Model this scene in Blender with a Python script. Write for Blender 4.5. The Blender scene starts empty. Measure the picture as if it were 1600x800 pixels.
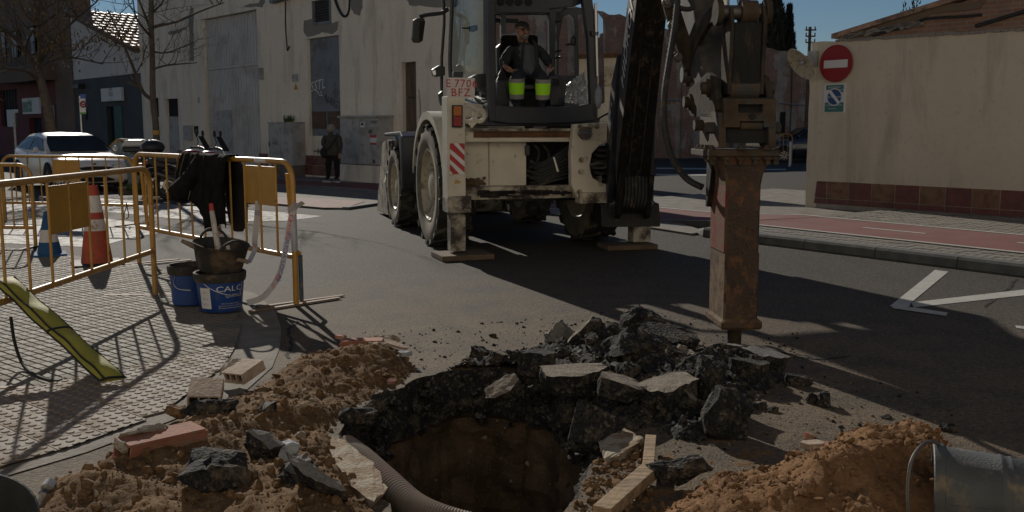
import bpy, bmesh, math, random
from mathutils import Vector, Matrix, noise
from mathutils.geometry import tessellate_polygon
V = Vector
R = math.radians
rnd = random.Random(7)
scene = bpy.context.scene
COL = scene.collection

# ------------------------------------------------------------------ camera
CAM_H, FPX, PITCH = 1.5, 1500.0, math.atan(200 / 1500.0)
cam = bpy.data.objects.new("camera", bpy.data.cameras.new("camera"))
COL.objects.link(cam)
cam.location = (0, 0, CAM_H)
cam.rotation_euler = (math.pi / 2 - PITCH, 0, 0)
cam.data.sensor_width = 36
cam.data.lens = 36 * FPX / 1600
cam.data.clip_end = 2000
cam.data.clip_start = 0.05
scene.camera = cam

# ------------------------------------------------------------------ light
SUN_AZ, SUN_EL = R(-24.0), R(25.0)          # azimuth measured from +Y towards +X
SUN_DIR = V((math.sin(SUN_AZ) * math.cos(SUN_EL), math.cos(SUN_AZ) * math.cos(SUN_EL), math.sin(SUN_EL)))
world = bpy.data.worlds.new("World")
scene.world = world
world.use_nodes = True
wn = world.node_tree
sky = wn.nodes.new("ShaderNodeTexSky")
sky.sky_type = 'NISHITA'
sky.sun_disc = False
sky.sun_elevation = SUN_EL
sky.sun_rotation = SUN_AZ
sky.air_density = 1.0
sky.dust_density = 0.0
sky.ozone_density = 4.8
wn.nodes["Background"].inputs[1].default_value = 0.05
wn.links.new(sky.outputs[0], wn.nodes["Background"].inputs[0])
sl = bpy.data.lights.new("sun", 'SUN')
sl.energy = 5.0
sl.angle = R(0.53)
sl.color = (1.0, 0.93, 0.82)
sun = bpy.data.objects.new("sun", sl)
COL.objects.link(sun)
sun.rotation_euler = SUN_DIR.to_track_quat('Z', 'Y').to_euler()
scene.view_settings.view_transform = 'Standard'
scene.view_settings.look = 'None'
scene.view_settings.exposure = -0.4
scene.view_settings.gamma = 1.0

# ------------------------------------------------------------------ measuring helpers (photo pixels -> places)
FW = V((0, math.cos(PITCH), -math.sin(PITCH)))
UP = V((0, math.sin(PITCH), math.cos(PITCH)))
EYE = V((0, 0, CAM_H))
def ray(px, py):
    return V(((px - 800) / FPX, 0, 0)) + FW + UP * ((400 - py) / FPX)
def G(px, py, z=0.0):
    d = ray(px, py)
    return EYE + d * ((z - CAM_H) / d.z)
def D(px, py, Y):
    d = ray(px, py)
    return EYE + d * (Y / d.y)
class Frame:
    """upright plane frame: u along, n out of the plane (right-handed with z), point (u, n, z)"""
    def __init__(s, P0, ang):
        s.P0 = V((P0.x, P0.y, 0)); s.u = V((math.cos(ang), math.sin(ang), 0)); s.n = V((-math.sin(ang), math.cos(ang), 0))
    def w(s, x, y, z):
        return s.P0 + s.u * x + s.n * y + V((0, 0, z))
    def hit(s, px, py, y=0.0):
        d = ray(px, py); q = s.P0 + s.n * y
        p = EYE + d * ((q - EYE).dot(s.n) / d.dot(s.n))
        return p
    def l(s, px, py, y=0.0):
        p = s.hit(px, py, y)
        return ((p - s.P0).dot(s.u), p.z)
    def mat(s):
        return Matrix(((s.u.x, s.n.x, 0, s.P0.x), (s.u.y, s.n.y, 0, s.P0.y), (0, 0, 1, 0), (0, 0, 0, 1)))

# ------------------------------------------------------------------ materials
def nd(t, typ, **kw):
    n = t.nodes.new(typ)
    for k, v in kw.items():
        if k in n.inputs.keys(): n.inputs[k].default_value = v
        else: setattr(n, k, v)
    return n
def rgb(c): return (c[0], c[1], c[2], 1)
def mixc(t, f, a, b, mode='MIX'):
    n = nd(t, "ShaderNodeMix", data_type='RGBA', blend_type=mode)
    L = t.links
    for s, v in ((0, f), (6, a), (7, b)):
        if hasattr(v, 'links') or hasattr(v, 'is_linked'): L.new(v, n.inputs[s])
        else: n.inputs[s].default_value = v if not isinstance(v, tuple) else rgb(v)
    return n.outputs[2]
def ramp(t, v, lo, hi, a=0.0, b=1.0):
    n = nd(t, "ShaderNodeMapRange")
    t.links.new(v, n.inputs[0])
    n.inputs[1].default_value = lo; n.inputs[2].default_value = hi
    n.inputs[3].default_value = a; n.inputs[4].default_value = b
    return n.outputs[0]
def noi(t, co, scale, detail=4.0, rough=0.55, dist=0.0):
    n = nd(t, "ShaderNodeTexNoise")
    n.inputs["Scale"].default_value = scale; n.inputs["Detail"].default_value = detail
    n.inputs["Roughness"].default_value = rough; n.inputs["Distortion"].default_value = dist
    t.links.new(co, n.inputs["Vector"])
    return n.outputs[0]
def newmat(name):
    m = bpy.data.materials.new(name); m.use_nodes = True
    t = m.node_tree; b = t.nodes["Principled BSDF"]
    co = t.nodes.new("ShaderNodeTexCoord").outputs["Object"]
    return m, t, b, co
def mul(c, k): return tuple(min(1, x * k) for x in c)
def M(name, col, rough=0.7, metal=0.0, var=0.2, vs=3.0, bump=0.0, bs=60.0, dirt=None, dscale=2.5, dlo=0.5, dhi=0.62, spec=0.5, stretch=None, coat=0.0, fine=0.0):
    m, t, b, co = newmat(name)
    if stretch:
        mp = nd(t, "ShaderNodeMapping"); mp.inputs["Scale"].default_value = stretch
        t.links.new(co, mp.inputs[0]); co2 = mp.outputs[0]
    else: co2 = co
    c = mixc(t, ramp(t, noi(t, co2, vs, 5), 0.3, 0.7), mul(col, 1 - var), mul(col, 1 + var))
    if fine:
        c = mixc(t, ramp(t, noi(t, co, 180, 2), 0.35, 0.65), c, mixc(t, fine, c, (0.02, 0.02, 0.02)))
    r = rough
    if dirt:
        f = ramp(t, noi(t, co2, dscale, 8, 0.65), dlo, dhi)
        c = mixc(t, f, c, dirt)
        rr = ramp(t, f, 0, 1, rough, 0.9); t.links.new(rr, b.inputs["Roughness"])
    else: b.inputs["Roughness"].default_value = rough
    t.links.new(c, b.inputs["Base Color"])
    b.inputs["Metallic"].default_value = metal
    b.inputs["Specular IOR Level"].default_value = spec
    b.inputs["Coat Weight"].default_value = coat
    if bump:
        bn = nd(t, "ShaderNodeBump"); bn.inputs["Strength"].default_value = bump; bn.inputs["Distance"].default_value = 0.02
        t.links.new(noi(t, co, bs, 4), bn.inputs["Height"]); t.links.new(bn.outputs[0], b.inputs["Normal"])
    return m
def glassmat(name, tint=(0.75, 0.85, 0.82), dark=0.25):
    m = bpy.data.materials.new(name); m.use_nodes = True; t = m.node_tree
    t.nodes.remove(t.nodes["Principled BSDF"])
    tr = nd(t, "ShaderNodeBsdfTransparent"); tr.inputs[0].default_value = rgb(mul(tint, 1 - dark))
    gl = nd(t, "ShaderNodeBsdfGlossy"); gl.inputs["Roughness"].default_value = 0.03
    df = nd(t, "ShaderNodeBsdfDiffuse"); df.inputs[0].default_value = (0.35, 0.34, 0.3, 1)
    co = t.nodes.new("ShaderNodeTexCoord").outputs["Object"]
    m0 = nd(t, "ShaderNodeMixShader"); t.links.new(ramp(t, noi(t, co, 2.2, 6, 0.6, 1.0), 0.4, 0.8, 0.02, 0.14), m0.inputs[0])
    t.links.new(tr.outputs[0], m0.inputs[1]); t.links.new(df.outputs[0], m0.inputs[2])
    fr = nd(t, "ShaderNodeFresnel"); fr.inputs[0].default_value = 1.5
    m1 = nd(t, "ShaderNodeMixShader"); t.links.new(fr.outputs[0], m1.inputs[0])
    t.links.new(m0.outputs[0], m1.inputs[1]); t.links.new(gl.outputs[0], m1.inputs[2])
    t.links.new(m1.outputs[0], t.nodes["Material Output"].inputs[0])
    return m

def asphalt_mat():
    m, t, b, co = newmat("asphalt")
    L = t.links
    big = noi(t, co, 0.35, 6, 0.6); mid = noi(t, co, 2.2, 6, 0.65); gr = noi(t, co, 85, 2, 0.75); g2 = noi(t, co, 30, 3, 0.7)
    vor = nd(t, "ShaderNodeTexVoronoi"); vor.inputs["Scale"].default_value = 85; L.new(co, vor.inputs["Vector"])
    c = mixc(t, ramp(t, big, 0.35, 0.65), (0.052, 0.0445, 0.036), (0.074, 0.064, 0.051))
    c = mixc(t, ramp(t, mid, 0.35, 0.7), c, mixc(t, 0.35, c, (0.09, 0.078, 0.06)))
    st = ramp(t, noi(t, co, 0.9, 8, 0.7, 1.5), 0.58, 0.7, 0, 0.5)
    c = mixc(t, st, c, (0.024, 0.023, 0.021))
    mpt = nd(t, "ShaderNodeMapping"); mpt.inputs["Rotation"].default_value = (0, 0, R(38)); mpt.inputs["Scale"].default_value = (2.2, 0.16, 1); L.new(co, mpt.inputs[0])
    c = mixc(t, ramp(t, noi(t, mpt.outputs[0], 1.0, 5, 0.6), 0.52, 0.7, 0, 0.4), c, (0.028, 0.026, 0.024))
    c = mixc(t, ramp(t, noi(t, co, 1.7, 7, 0.75, 2.5), 0.62, 0.66, 0, 0.35), c, (0.1, 0.085, 0.062))
    # tan soil dust trodden round the dig
    ds = nd(t, "ShaderNodeVectorMath", operation='DISTANCE'); ds.inputs[1].default_value = (-0.2, 4.9, 0)
    L.new(co, ds.inputs[0])
    near = ramp(t, ds.outputs["Value"], 1.8, 6.0, 1.0, 0.0)
    ad = nd(t, "ShaderNodeMath", operation='MULTIPLY'); L.new(near, ad.inputs[0]); L.new(ramp(t, mid, 0.34, 0.58, 0.2, 1.0), ad.inputs[1])
    # stone chips in the wearing course
    c = mixc(t, ramp(t, gr, 0.44, 0.62), mixc(t, 0.5, c, (0.01, 0.01, 0.01)), mixc(t, 0.32, c, (0.17, 0.155, 0.13)))
    c = mixc(t, ramp(t, g2, 0.35, 0.68, 0.5, 0.0), c, (0.02, 0.019, 0.018))
    vs = nd(t, "ShaderNodeSeparateColor"); L.new(vor.outputs["Color"], vs.inputs[0])
    c = mixc(t, ramp(t, vs.outputs[0], 0.84, 0.92, 0, 0.45), c, (0.2, 0.18, 0.145))
    da = nd(t, "ShaderNodeMath", operation='MULTIPLY'); L.new(ad.outputs[0], da.inputs[0]); L.new(ramp(t, gr, 0.35, 0.6, 0.55, 0.95), da.inputs[1])
    c = mixc(t, da.outputs[0], c, mixc(t, ramp(t, g2, 0.35, 0.65), (0.095, 0.064, 0.036), (0.195, 0.142, 0.088)))
    L.new(c, b.inputs["Base Color"]); b.inputs["Roughness"].default_value = 0.85
    b.inputs["Specular IOR Level"].default_value = 0.22
    bn = nd(t, "ShaderNodeBump"); bn.inputs["Strength"].default_value = 0.6; bn.inputs["Distance"].default_value = 0.006
    hh = nd(t, "ShaderNodeMath", operation='ADD'); L.new(gr, hh.inputs[0]); L.new(vor.outputs["Distance"], hh.inputs[1])
    L.new(hh.outputs[0], bn.inputs["Height"]); L.new(bn.outputs[0], b.inputs["Normal"])
    return m
def soil_mat(name, a=(0.098, 0.056, 0.026), bcol=(0.19, 0.114, 0.056), pale=(0.29, 0.2, 0.118)):
    m, t, b, co = newmat(name); L = t.links
    n1 = noi(t, co, 5, 6, 0.65); n2 = noi(t, co, 60, 5, 0.7); n3 = noi(t, co, 2.0, 5, 0.6)
    c = mixc(t, ramp(t, n1, 0.35, 0.65), a, bcol)
    c = mixc(t, ramp(t, n2, 0.5, 0.72, 0, 0.6), c, pale)
    c = mixc(t, ramp(t, n3, 0.52, 0.7, 0, 0.3), c, mixc(t, 0.5, c, pale))
    L.new(c, b.inputs["Base Color"]); b.inputs["Roughness"].default_value = 0.95; b.inputs["Specular IOR Level"].default_value = 0.15
    bn = nd(t, "ShaderNodeBump"); bn.inputs["Strength"].default_value = 0.8; bn.inputs["Distance"].default_value = 0.012
    h = nd(t, "ShaderNodeMath", operation='ADD'); L.new(n2, h.inputs[0]); L.new(noi(t, co, 25, 4, 0.6), h.inputs[1])
    L.new(h.outputs[0], bn.inputs["Height"]); L.new(bn.outputs[0], b.inputs["Normal"])
    return m
def tar_mat(name, dust=0.25):
    m, t, b, co = newmat(name); L = t.links
    n1 = noi(t, co, 9, 6, 0.7); n2 = noi(t, co, 70, 4, 0.7)
    vor = nd(t, "ShaderNodeTexVoronoi"); vor.inputs["Scale"].default_value = 60; L.new(co, vor.inputs["Vector"])
    c = mixc(t, ramp(t, n2, 0.4, 0.7), (0.01, 0.01, 0.0105), (0.036, 0.035, 0.034))
    sc = nd(t, "ShaderNodeSeparateColor"); L.new(vor.outputs["Color"], sc.inputs[0])
    c = mixc(t, ramp(t, sc.outputs[0], 0.85, 0.95, 0, 0.5), c, (0.16, 0.14, 0.11))
    c = mixc(t, ramp(t, n1, 0.5, 0.68, 0, dust * 2), c, (0.17, 0.13, 0.085))
    L.new(c, b.inputs["Base Color"]); b.inputs["Roughness"].default_value = 0.88; b.inputs["Specular IOR Level"].default_value = 0.22
    bn = nd(t, "ShaderNodeBump"); bn.inputs["Strength"].default_value = 0.9; bn.inputs["Distance"].default_value = 0.012
    h = nd(t, "ShaderNodeMath", operation='ADD'); L.new(n2, h.inputs[0]); L.new(vor.outputs["Distance"], h.inputs[1])
    L.new(h.outputs[0], bn.inputs["Height"]); L.new(bn.outputs[0], b.inputs["Normal"])
    return m
def brick_mat(name, plaster=0.5, plo=0.48, phi=0.52, c1=(0.26, 0.12, 0.08), c2=(0.33, 0.18, 0.12), pl=(0.36, 0.31, 0.25), pl2=(0.25, 0.22, 0.19), bw=0.28, rh=0.085):
    m, t, b, co = newmat(name); L = t.links
    sp = nd(t, "ShaderNodeSeparateXYZ"); L.new(co, sp.inputs[0])
    cb = nd(t, "ShaderNodeCombineXYZ"); L.new(sp.outputs[0], cb.inputs[0]); L.new(sp.outputs[2], cb.inputs[1])
    br = nd(t, "ShaderNodeTexBrick"); L.new(cb.outputs[0], br.inputs["Vector"])
    br.inputs["Color1"].default_value = rgb(c1); br.inputs["Color2"].default_value = rgb(c2); br.inputs["Mortar"].default_value = (0.26, 0.22, 0.18, 1)
    br.inputs["Scale"].default_value = 1; br.inputs["Brick Width"].default_value = bw; br.inputs["Row Height"].default_value = rh; br.inputs["Mortar Size"].default_value = 0.012
    n1 = noi(t, co, 0.55, 8, 0.6, 0.6); n2 = noi(t, co, 1.6, 8, 0.6)
    mp = nd(t, "ShaderNodeMapping"); mp.inputs["Scale"].default_value = (1.3, 1.3, 0.22); L.new(co, mp.inputs[0])
    n3 = noi(t, mp.outputs[0], 1.0, 8, 0.6, 0.4)
    c = mixc(t, ramp(t, n2, 0.35, 0.7, 0, 0.6), br.outputs[0], (0.13, 0.09, 0.07))
    p = mixc(t, ramp(t, n2, 0.4, 0.6), pl, pl2)
    av = nd(t, "ShaderNodeMath", operation='MULTIPLY_ADD'); L.new(n1, av.inputs[0]); av.inputs[1].default_value = 0.45
    m2 = nd(t, "ShaderNodeMath", operation='MULTIPLY'); L.new(n3, m2.inputs[0]); m2.inputs[1].default_value = 0.55; L.new(m2.outputs[0], av.inputs[2])
    f = ramp(t, av.outputs[0], plo, phi)
    c = mixc(t, f, c, p)
    L.new(c, b.inputs["Base Color"]); b.inputs["Roughness"].default_value = 0.92
    bn = nd(t, "ShaderNodeBump"); bn.inputs["Strength"].default_value = 0.7; bn.inputs["Distance"].default_value = 0.02
    L.new(f, bn.inputs["Height"]); L.new(bn.outputs[0], b.inputs["Normal"])
    return m
def plaster_mat(name, a, bcol, stain=(0.2, 0.17, 0.13), samt=0.45, bump=0.25):
    m, t, b, co = newmat(name); L = t.links
    mp = nd(t, "ShaderNodeMapping"); mp.inputs["Scale"].default_value = (1.6, 1.6, 0.3); L.new(co, mp.inputs[0])
    c = mixc(t, ramp(t, noi(t, co, 0.7, 7, 0.65), 0.3, 0.7), a, bcol)
    c = mixc(t, ramp(t, noi(t, mp.outputs[0], 1.3, 8, 0.65, 0.5), 0.5, 0.75, 0, samt), c, stain)
    c = mixc(t, ramp(t, noi(t, co, 9, 8, 0.75), 0.55, 0.8, 0, samt), c, mul(stain, 0.8))
    c = mixc(t, ramp(t, noi(t, co, 3.1, 9, 0.72, 0.8), 0.66, 0.69, 0, samt * 0.9), c, mul(stain, 0.6))
    L.new(c, b.inputs["Base Color"]); b.inputs["Roughness"].default_value = 0.9; b.inputs["Specular IOR Level"].default_value = 0.2
    bn = nd(t, "ShaderNodeBump"); bn.inputs["Strength"].default_value = bump; bn.inputs["Distance"].default_value = 0.02
    L.new(noi(t, co, 14, 6, 0.65), bn.inputs["Height"]); L.new(bn.outputs[0], b.inputs["Normal"])
    return m

RUST = (0.10, 0.045, 0.02)
MT = dict(
    asphalt=asphalt_mat(), soil=soil_mat("soil"), soil_dark=soil_mat("soil_damp", (0.06, 0.04, 0.025), (0.125, 0.086, 0.055), (0.2, 0.15, 0.1)),  # pit soil uses darker browns than the spoil
    heap=soil_mat("soil_orange", (0.125, 0.065, 0.029), (0.225, 0.123, 0.058), (0.28, 0.18, 0.1)),
    tar=tar_mat("broken_asphalt"), tar_dusty=tar_mat("dusty_asphalt", 0.42),
    worn=M("worn_face_and_lit_edge", (0.185, 0.15, 0.108), 0.9, var=0.35, vs=30, bump=0.6, bs=90, dirt=(0.12, 0.1, 0.08), dscale=12),
    worn_grey=M("grey_road_face", (0.13, 0.122, 0.11), 0.85, var=0.3, vs=60, bump=0.5, bs=110),
    concrete=M("concrete", (0.17, 0.152, 0.125), 0.9, var=0.25, vs=4, bump=0.4, bs=45, dirt=(0.13, 0.105, 0.075), dscale=3),
    concrete_pale=M("pale_concrete", (0.36, 0.31, 0.235), 0.92, var=0.3, vs=9, bump=0.7, bs=50, dirt=(0.2, 0.135, 0.075), dscale=9, dlo=0.44, dhi=0.56),
    kerb=M("kerb_granite", (0.10, 0.10, 0.095), 0.85, var=0.3, vs=5, bump=0.4, bs=60, fine=0.3),
    paver=M("grey_paver", (0.19, 0.172, 0.142), 0.9, var=0.2, vs=2.3, bump=0.3, bs=70, dirt=(0.12, 0.108, 0.09), dscale=5),
    joint=M("joint_sand", (0.12, 0.098, 0.07), 0.95, var=0.3, vs=20),
    tile=M("pavement_tile", (0.165, 0.147, 0.117), 0.8, var=0.3, vs=2.5, bump=0.25, bs=60, dirt=(0.145, 0.118, 0.085), dscale=3.0, dlo=0.47, dhi=0.64),
    stud=M("tactile_tile", (0.2, 0.16, 0.125), 0.8, var=0.25, vs=3, bump=0.25, bs=60, dirt=(0.17, 0.125, 0.08), dscale=3, dlo=0.46, dhi=0.64),
    pinkpave=M("pink_paver", (0.26, 0.17, 0.145), 0.9, var=0.25, vs=8, bump=0.3, bs=20),
    lane=M("bike_lane_red", (0.165, 0.052, 0.042), 0.85, var=0.2, vs=2, bump=0.25, bs=70, dirt=(0.13, 0.075, 0.06), dscale=2, dlo=0.5, dhi=0.7, stretch=None),
    white=M("road_paint", (0.4, 0.385, 0.345), 0.75, var=0.12, vs=6, dirt=(0.2, 0.19, 0.17), dscale=30, dlo=0.6, dhi=0.66, bump=0.3, bs=90),
    zebra=M("worn_zebra_paint", (0.27, 0.255, 0.23), 0.75, var=0.15, vs=6, dirt=(0.13, 0.12, 0.11), dscale=8, dlo=0.5, dhi=0.62, bump=0.3, bs=90),
    cream=plaster_mat("cream_plaster", (0.8, 0.73, 0.61), (0.72, 0.65, 0.54), samt=0.55),
    wallcream=plaster_mat("yellow_plaster", (0.62, 0.54, 0.42), (0.54, 0.47, 0.365), stain=(0.28, 0.235, 0.175), samt=0.66),
    cement=plaster_mat("cement_render", (0.27, 0.255, 0.225), (0.22, 0.21, 0.19)),
    greywall=plaster_mat("white_house_plaster", (0.68, 0.66, 0.62), (0.58, 0.56, 0.53), stain=(0.35, 0.33, 0.31)),
    darkgrey=M("dark_grey_paint", (0.06, 0.062, 0.068), 0.8, var=0.2, vs=0.8),
    maroon=M("maroon_paint", (0.14, 0.032, 0.034), 0.8, var=0.2, vs=0.8),
    brown=M("brown_render", (0.16, 0.115, 0.085), 0.9, var=0.2, vs=0.8, bump=0.3, bs=20),
    ruin=brick_mat("ruined_brick_wall", plo=0.52, phi=0.54), gable=brick_mat("gable_brick", plo=0.56, phi=0.6, c1=(0.23, 0.105, 0.07), c2=(0.28, 0.15, 0.1), pl=(0.25, 0.19, 0.14), pl2=(0.2, 0.15, 0.11)),
    gablerender=plaster_mat("gable_render", (0.18, 0.135, 0.1), (0.135, 0.1, 0.076)),
    redtile=M("red_plinth_tile", (0.145, 0.052, 0.04), 0.42, var=0.25, vs=6, bump=0.12, bs=20, dirt=(0.12, 0.05, 0.04), dscale=5),
    tantile=M("tan_plinth_tile", (0.18, 0.1, 0.052), 0.42, var=0.25, vs=6, bump=0.12, bs=20, dirt=(0.14, 0.06, 0.035), dscale=5),
    grout=M("grout", (0.3, 0.27, 0.22), 0.95, var=0.2),
    rooftile=M("roof_tile", (0.33, 0.2, 0.13), 0.5, var=0.35, vs=3, dirt=(0.13, 0.1, 0.08), dscale=4),
    garage=M("garage_door_paint", (0.52, 0.5, 0.47), 0.6, var=0.1, vs=1, dirt=(0.42, 0.4, 0.37), dscale=1.4),
    bluegrey=M("blue_grey_paint", (0.17, 0.19, 0.21), 0.6, var=0.15, vs=1.5, dirt=(0.14, 0.14, 0.145), dscale=2.2),
    cabinet=M("grey_cabinet_paint", (0.36, 0.36, 0.355), 0.6, var=0.12, vs=2, dirt=(0.27, 0.26, 0.24), dscale=3),
    wood_old=M("old_door_wood", (0.12, 0.085, 0.06), 0.85, var=0.35, vs=2, stretch=(6, 6, 0.7), bump=0.3, bs=30),
    louvre=M("brown_louvre", (0.15, 0.1, 0.075), 0.8, var=0.2),
    black=M("black_plastic", (0.014, 0.014, 0.015), 0.5, var=0.2), blackrub=M("black_rubber", (0.02, 0.02, 0.02), 0.75, var=0.3, vs=8, dirt=(0.1, 0.07, 0.042), dscale=9, dlo=0.56, dhi=0.68, bump=0.15, bs=40),
    void=M("dark_interior", (0.01, 0.01, 0.011), 0.9, var=0.1),
    yellow=M("barrier_yellow", (0.4, 0.205, 0.03), 0.38, var=0.12, vs=6, dirt=(0.12, 0.06, 0.025), dscale=16, dlo=0.62, dhi=0.68),
    rustyyellow=M("rusty_barrier_yellow", (0.38, 0.205, 0.042), 0.42, var=0.15, vs=6, dirt=(0.13, 0.06, 0.03), dscale=24, dlo=0.6, dhi=0.67),
    blueleg=M("blue_leg_paint", (0.03, 0.07, 0.13), 0.5, var=0.2, dirt=(0.16, 0.13, 0.1), dscale=14), footbar=M("rusty_foot_bar", (0.17, 0.105, 0.06), 0.75, var=0.3, vs=12),
    steel=M("steel", (0.45, 0.44, 0.42), 0.35, 0.9, var=0.15), blackplate=M("scratched_black_plate", (0.008, 0.008, 0.009), 0.45, var=0.3, vs=6, dirt=(0.06, 0.042, 0.026), dscale=5, dlo=0.57, dhi=0.66, stretch=(4, 4, 1), bump=0.1, bs=40, spec=0.15), chrome=M("chrome_rod", (0.75, 0.75, 0.75), 0.12, 1.0, var=0.05), darksteel=M("dark_steel", (0.11, 0.1, 0.09), 0.5, 0.6, var=0.3, vs=8),
    mcream=M("machine_cream", (0.53, 0.49, 0.4), 0.45, var=0.12, vs=3, dirt=(0.2, 0.15, 0.1), dscale=11, dlo=0.6, dhi=0.72),
    mcreamdirty=M("machine_cream_worn", (0.42, 0.375, 0.29), 0.55, var=0.15, vs=3, dirt=(0.05, 0.04, 0.032), dscale=4.5, dlo=0.42, dhi=0.6),
    mrust=M("rust_streak", RUST, 0.85, var=0.4, vs=8), mdark=M("machine_dark_blue", (0.014, 0.017, 0.025), 0.42, var=0.25, vs=4, dirt=(0.05, 0.045, 0.04), dscale=6, dlo=0.55, dhi=0.75),
    boom=M("boom_dirty_black", (0.012, 0.0105, 0.0095), 0.5, var=0.4, vs=5, dirt=(0.06, 0.042, 0.028), dscale=3.0, dlo=0.55, dhi=0.68, stretch=(5, 5, 0.7), bump=0.15, bs=30, spec=0.25),
    boomside=M("boom_side_grey", (0.05, 0.048, 0.048), 0.75, spec=0.2, var=0.3, vs=4, dirt=(0.09, 0.075, 0.06), dscale=5),
    linkgrey=M("link_dusty_steel", (0.036, 0.031, 0.026), 0.9, 0.0, spec=0.08, var=0.4, vs=7, dirt=(0.062, 0.047, 0.031), dscale=9, dlo=0.48, dhi=0.6, bump=0.15, bs=50),
    bracket=M("bracket_earthy_steel", (0.064, 0.045, 0.03), 0.8, 0.1, spec=0.2, var=0.35, vs=6, dirt=(0.06, 0.062, 0.06), dscale=7, dlo=0.5, dhi=0.62, bump=0.25, bs=60),
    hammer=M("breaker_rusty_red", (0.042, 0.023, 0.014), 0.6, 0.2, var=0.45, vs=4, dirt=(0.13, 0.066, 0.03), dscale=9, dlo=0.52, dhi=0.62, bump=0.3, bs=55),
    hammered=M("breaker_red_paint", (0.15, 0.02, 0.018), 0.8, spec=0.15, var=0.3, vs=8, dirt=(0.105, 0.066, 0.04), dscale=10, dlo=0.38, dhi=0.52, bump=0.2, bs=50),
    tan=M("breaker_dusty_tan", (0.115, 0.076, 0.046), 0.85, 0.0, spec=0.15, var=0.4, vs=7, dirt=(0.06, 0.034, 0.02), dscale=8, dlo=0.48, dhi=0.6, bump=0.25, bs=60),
    tyre=M("tyre_rubber", (0.024, 0.023, 0.021), 0.85, var=0.3, vs=5, dirt=(0.13, 0.11, 0.08), dscale=6, dlo=0.5, dhi=0.7), tyredust=M("dusty_tyre_wall", (0.15, 0.125, 0.09), 0.9, var=0.35, vs=6),
    tyreclean=M("car_tyre", (0.02, 0.02, 0.02), 0.8, var=0.2), rim=M("wheel_cream", (0.44, 0.39, 0.28), 0.5, var=0.2, vs=6, dirt=(0.2, 0.16, 0.11), dscale=6),
    plank=M("plank_wood", (0.26, 0.18, 0.1), 0.85, var=0.35, vs=3, stretch=(1, 9, 9), bump=0.3, bs=40, dirt=(0.15, 0.1, 0.06), dscale=5),
    plankdark=M("dirty_plank", (0.11, 0.075, 0.048), 0.9, var=0.35, vs=5, bump=0.4, bs=40), 
    glass=glassmat("cab_glass"), carglass=M("car_window", (0.022, 0.022, 0.021), 0.08, var=0.3, vs=3, spec=0.12), carwhite=M("white_car_paint", (0.78, 0.73, 0.65), 0.3, var=0.03, coat=0.3), cardark=M("dark_car_paint", (0.018, 0.022, 0.03), 0.25, var=0.05, coat=0.6),
    headlamp=M("headlamp", (0.4, 0.42, 0.44), 0.1, 0.6, var=0.3, vs=20), alloy=M("alloy", (0.2, 0.2, 0.2), 0.3, 0.9, var=0.1),
    amber=M("amber_lens", (0.42, 0.12, 0.01), 0.25, var=0.1), red=M("red_lens", (0.28, 0.012, 0.012), 0.25, var=0.1), redpaint=M("sign_red", (0.26, 0.012, 0.014), 0.5, var=0.06), redprint=M("red_print", (0.4, 0.03, 0.03), 0.6, var=0.1, dirt=(0.3, 0.2, 0.16), dscale=30, dlo=0.6, dhi=0.68),
    signwhite=M("sign_white", (0.62, 0.62, 0.62), 0.5, var=0.04), plate=M("plate_pinkish", (0.56, 0.51, 0.48), 0.5, var=0.06), signblue=M("sign_blue", (0.02, 0.06, 0.17), 0.5, var=0.05), signgreen=M("sign_green", (0.05, 0.17, 0.14), 0.5, var=0.05), bluesign=M("bright_blue_sign", (0.06, 0.12, 0.4), 0.5), grass_green=M("green_sign", (0.1, 0.3, 0.06), 0.5),
    coneorange=M("cone_orange", (0.4, 0.062, 0.03), 0.7, var=0.2, vs=8, dirt=(0.22, 0.08, 0.05), dscale=12, dlo=0.48, dhi=0.64), conewhite=M("cone_white", (0.58, 0.55, 0.51), 0.6, var=0.1, dirt=(0.3, 0.22, 0.17), dscale=16, dlo=0.56, dhi=0.65), coneblue=M("cone_blue", (0.015, 0.075, 0.19), 0.85, var=0.15), 
    bucketblue=M("bucket_blue", (0.016, 0.055, 0.22), 0.42, var=0.12, vs=7, dirt=(0.07, 0.075, 0.1), dscale=9, dlo=0.58, dhi=0.72), lid=M("bucket_rim_dark", (0.03, 0.026, 0.022), 0.7, var=0.3, dirt=(0.13, 0.09, 0.055), dscale=10),
    basket=M("muddy_rubber_basket", (0.022, 0.021, 0.018), 0.75, var=0.3, dirt=(0.12, 0.08, 0.045), dscale=6, dlo=0.5, dhi=0.62, bump=0.2, bs=30), pail=M("grey_rubber_pail", (0.062, 0.066, 0.066), 0.6, var=0.25, vs=6, dirt=(0.2, 0.155, 0.1), dscale=8, dlo=0.56, dhi=0.7, bump=0.25, bs=130),
    handle=M("white_handle", (0.5, 0.47, 0.42), 0.65, var=0.2, dirt=(0.25, 0.19, 0.13), dscale=12), stick=M("tool_wood", (0.16, 0.12, 0.085), 0.8, var=0.3, vs=8), 
    cloth=M("black_cloth", (0.012, 0.0115, 0.011), 0.95, var=0.4, vs=12, bump=0.2, bs=150, spec=0.1), clothseam=M("cloth_dust_edge", (0.09, 0.075, 0.055), 0.95, var=0.3), bag=M("black_bag", (0.009, 0.009, 0.01), 0.85, var=0.3), 
    yelbag=M("yellow_green_fabric", (0.27, 0.25, 0.035), 0.7, var=0.12, vs=5, bump=0.2, bs=120), blacktrim=M("black_webbing", (0.014, 0.014, 0.014), 0.85, var=0.2),
    tape=M("white_tape", (0.42, 0.4, 0.4), 0.35, var=0.08), tapeblue=M("tape_blue", (0.03, 0.08, 0.35), 0.4), tapered=M("tape_red", (0.5, 0.05, 0.06), 0.4),
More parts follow.
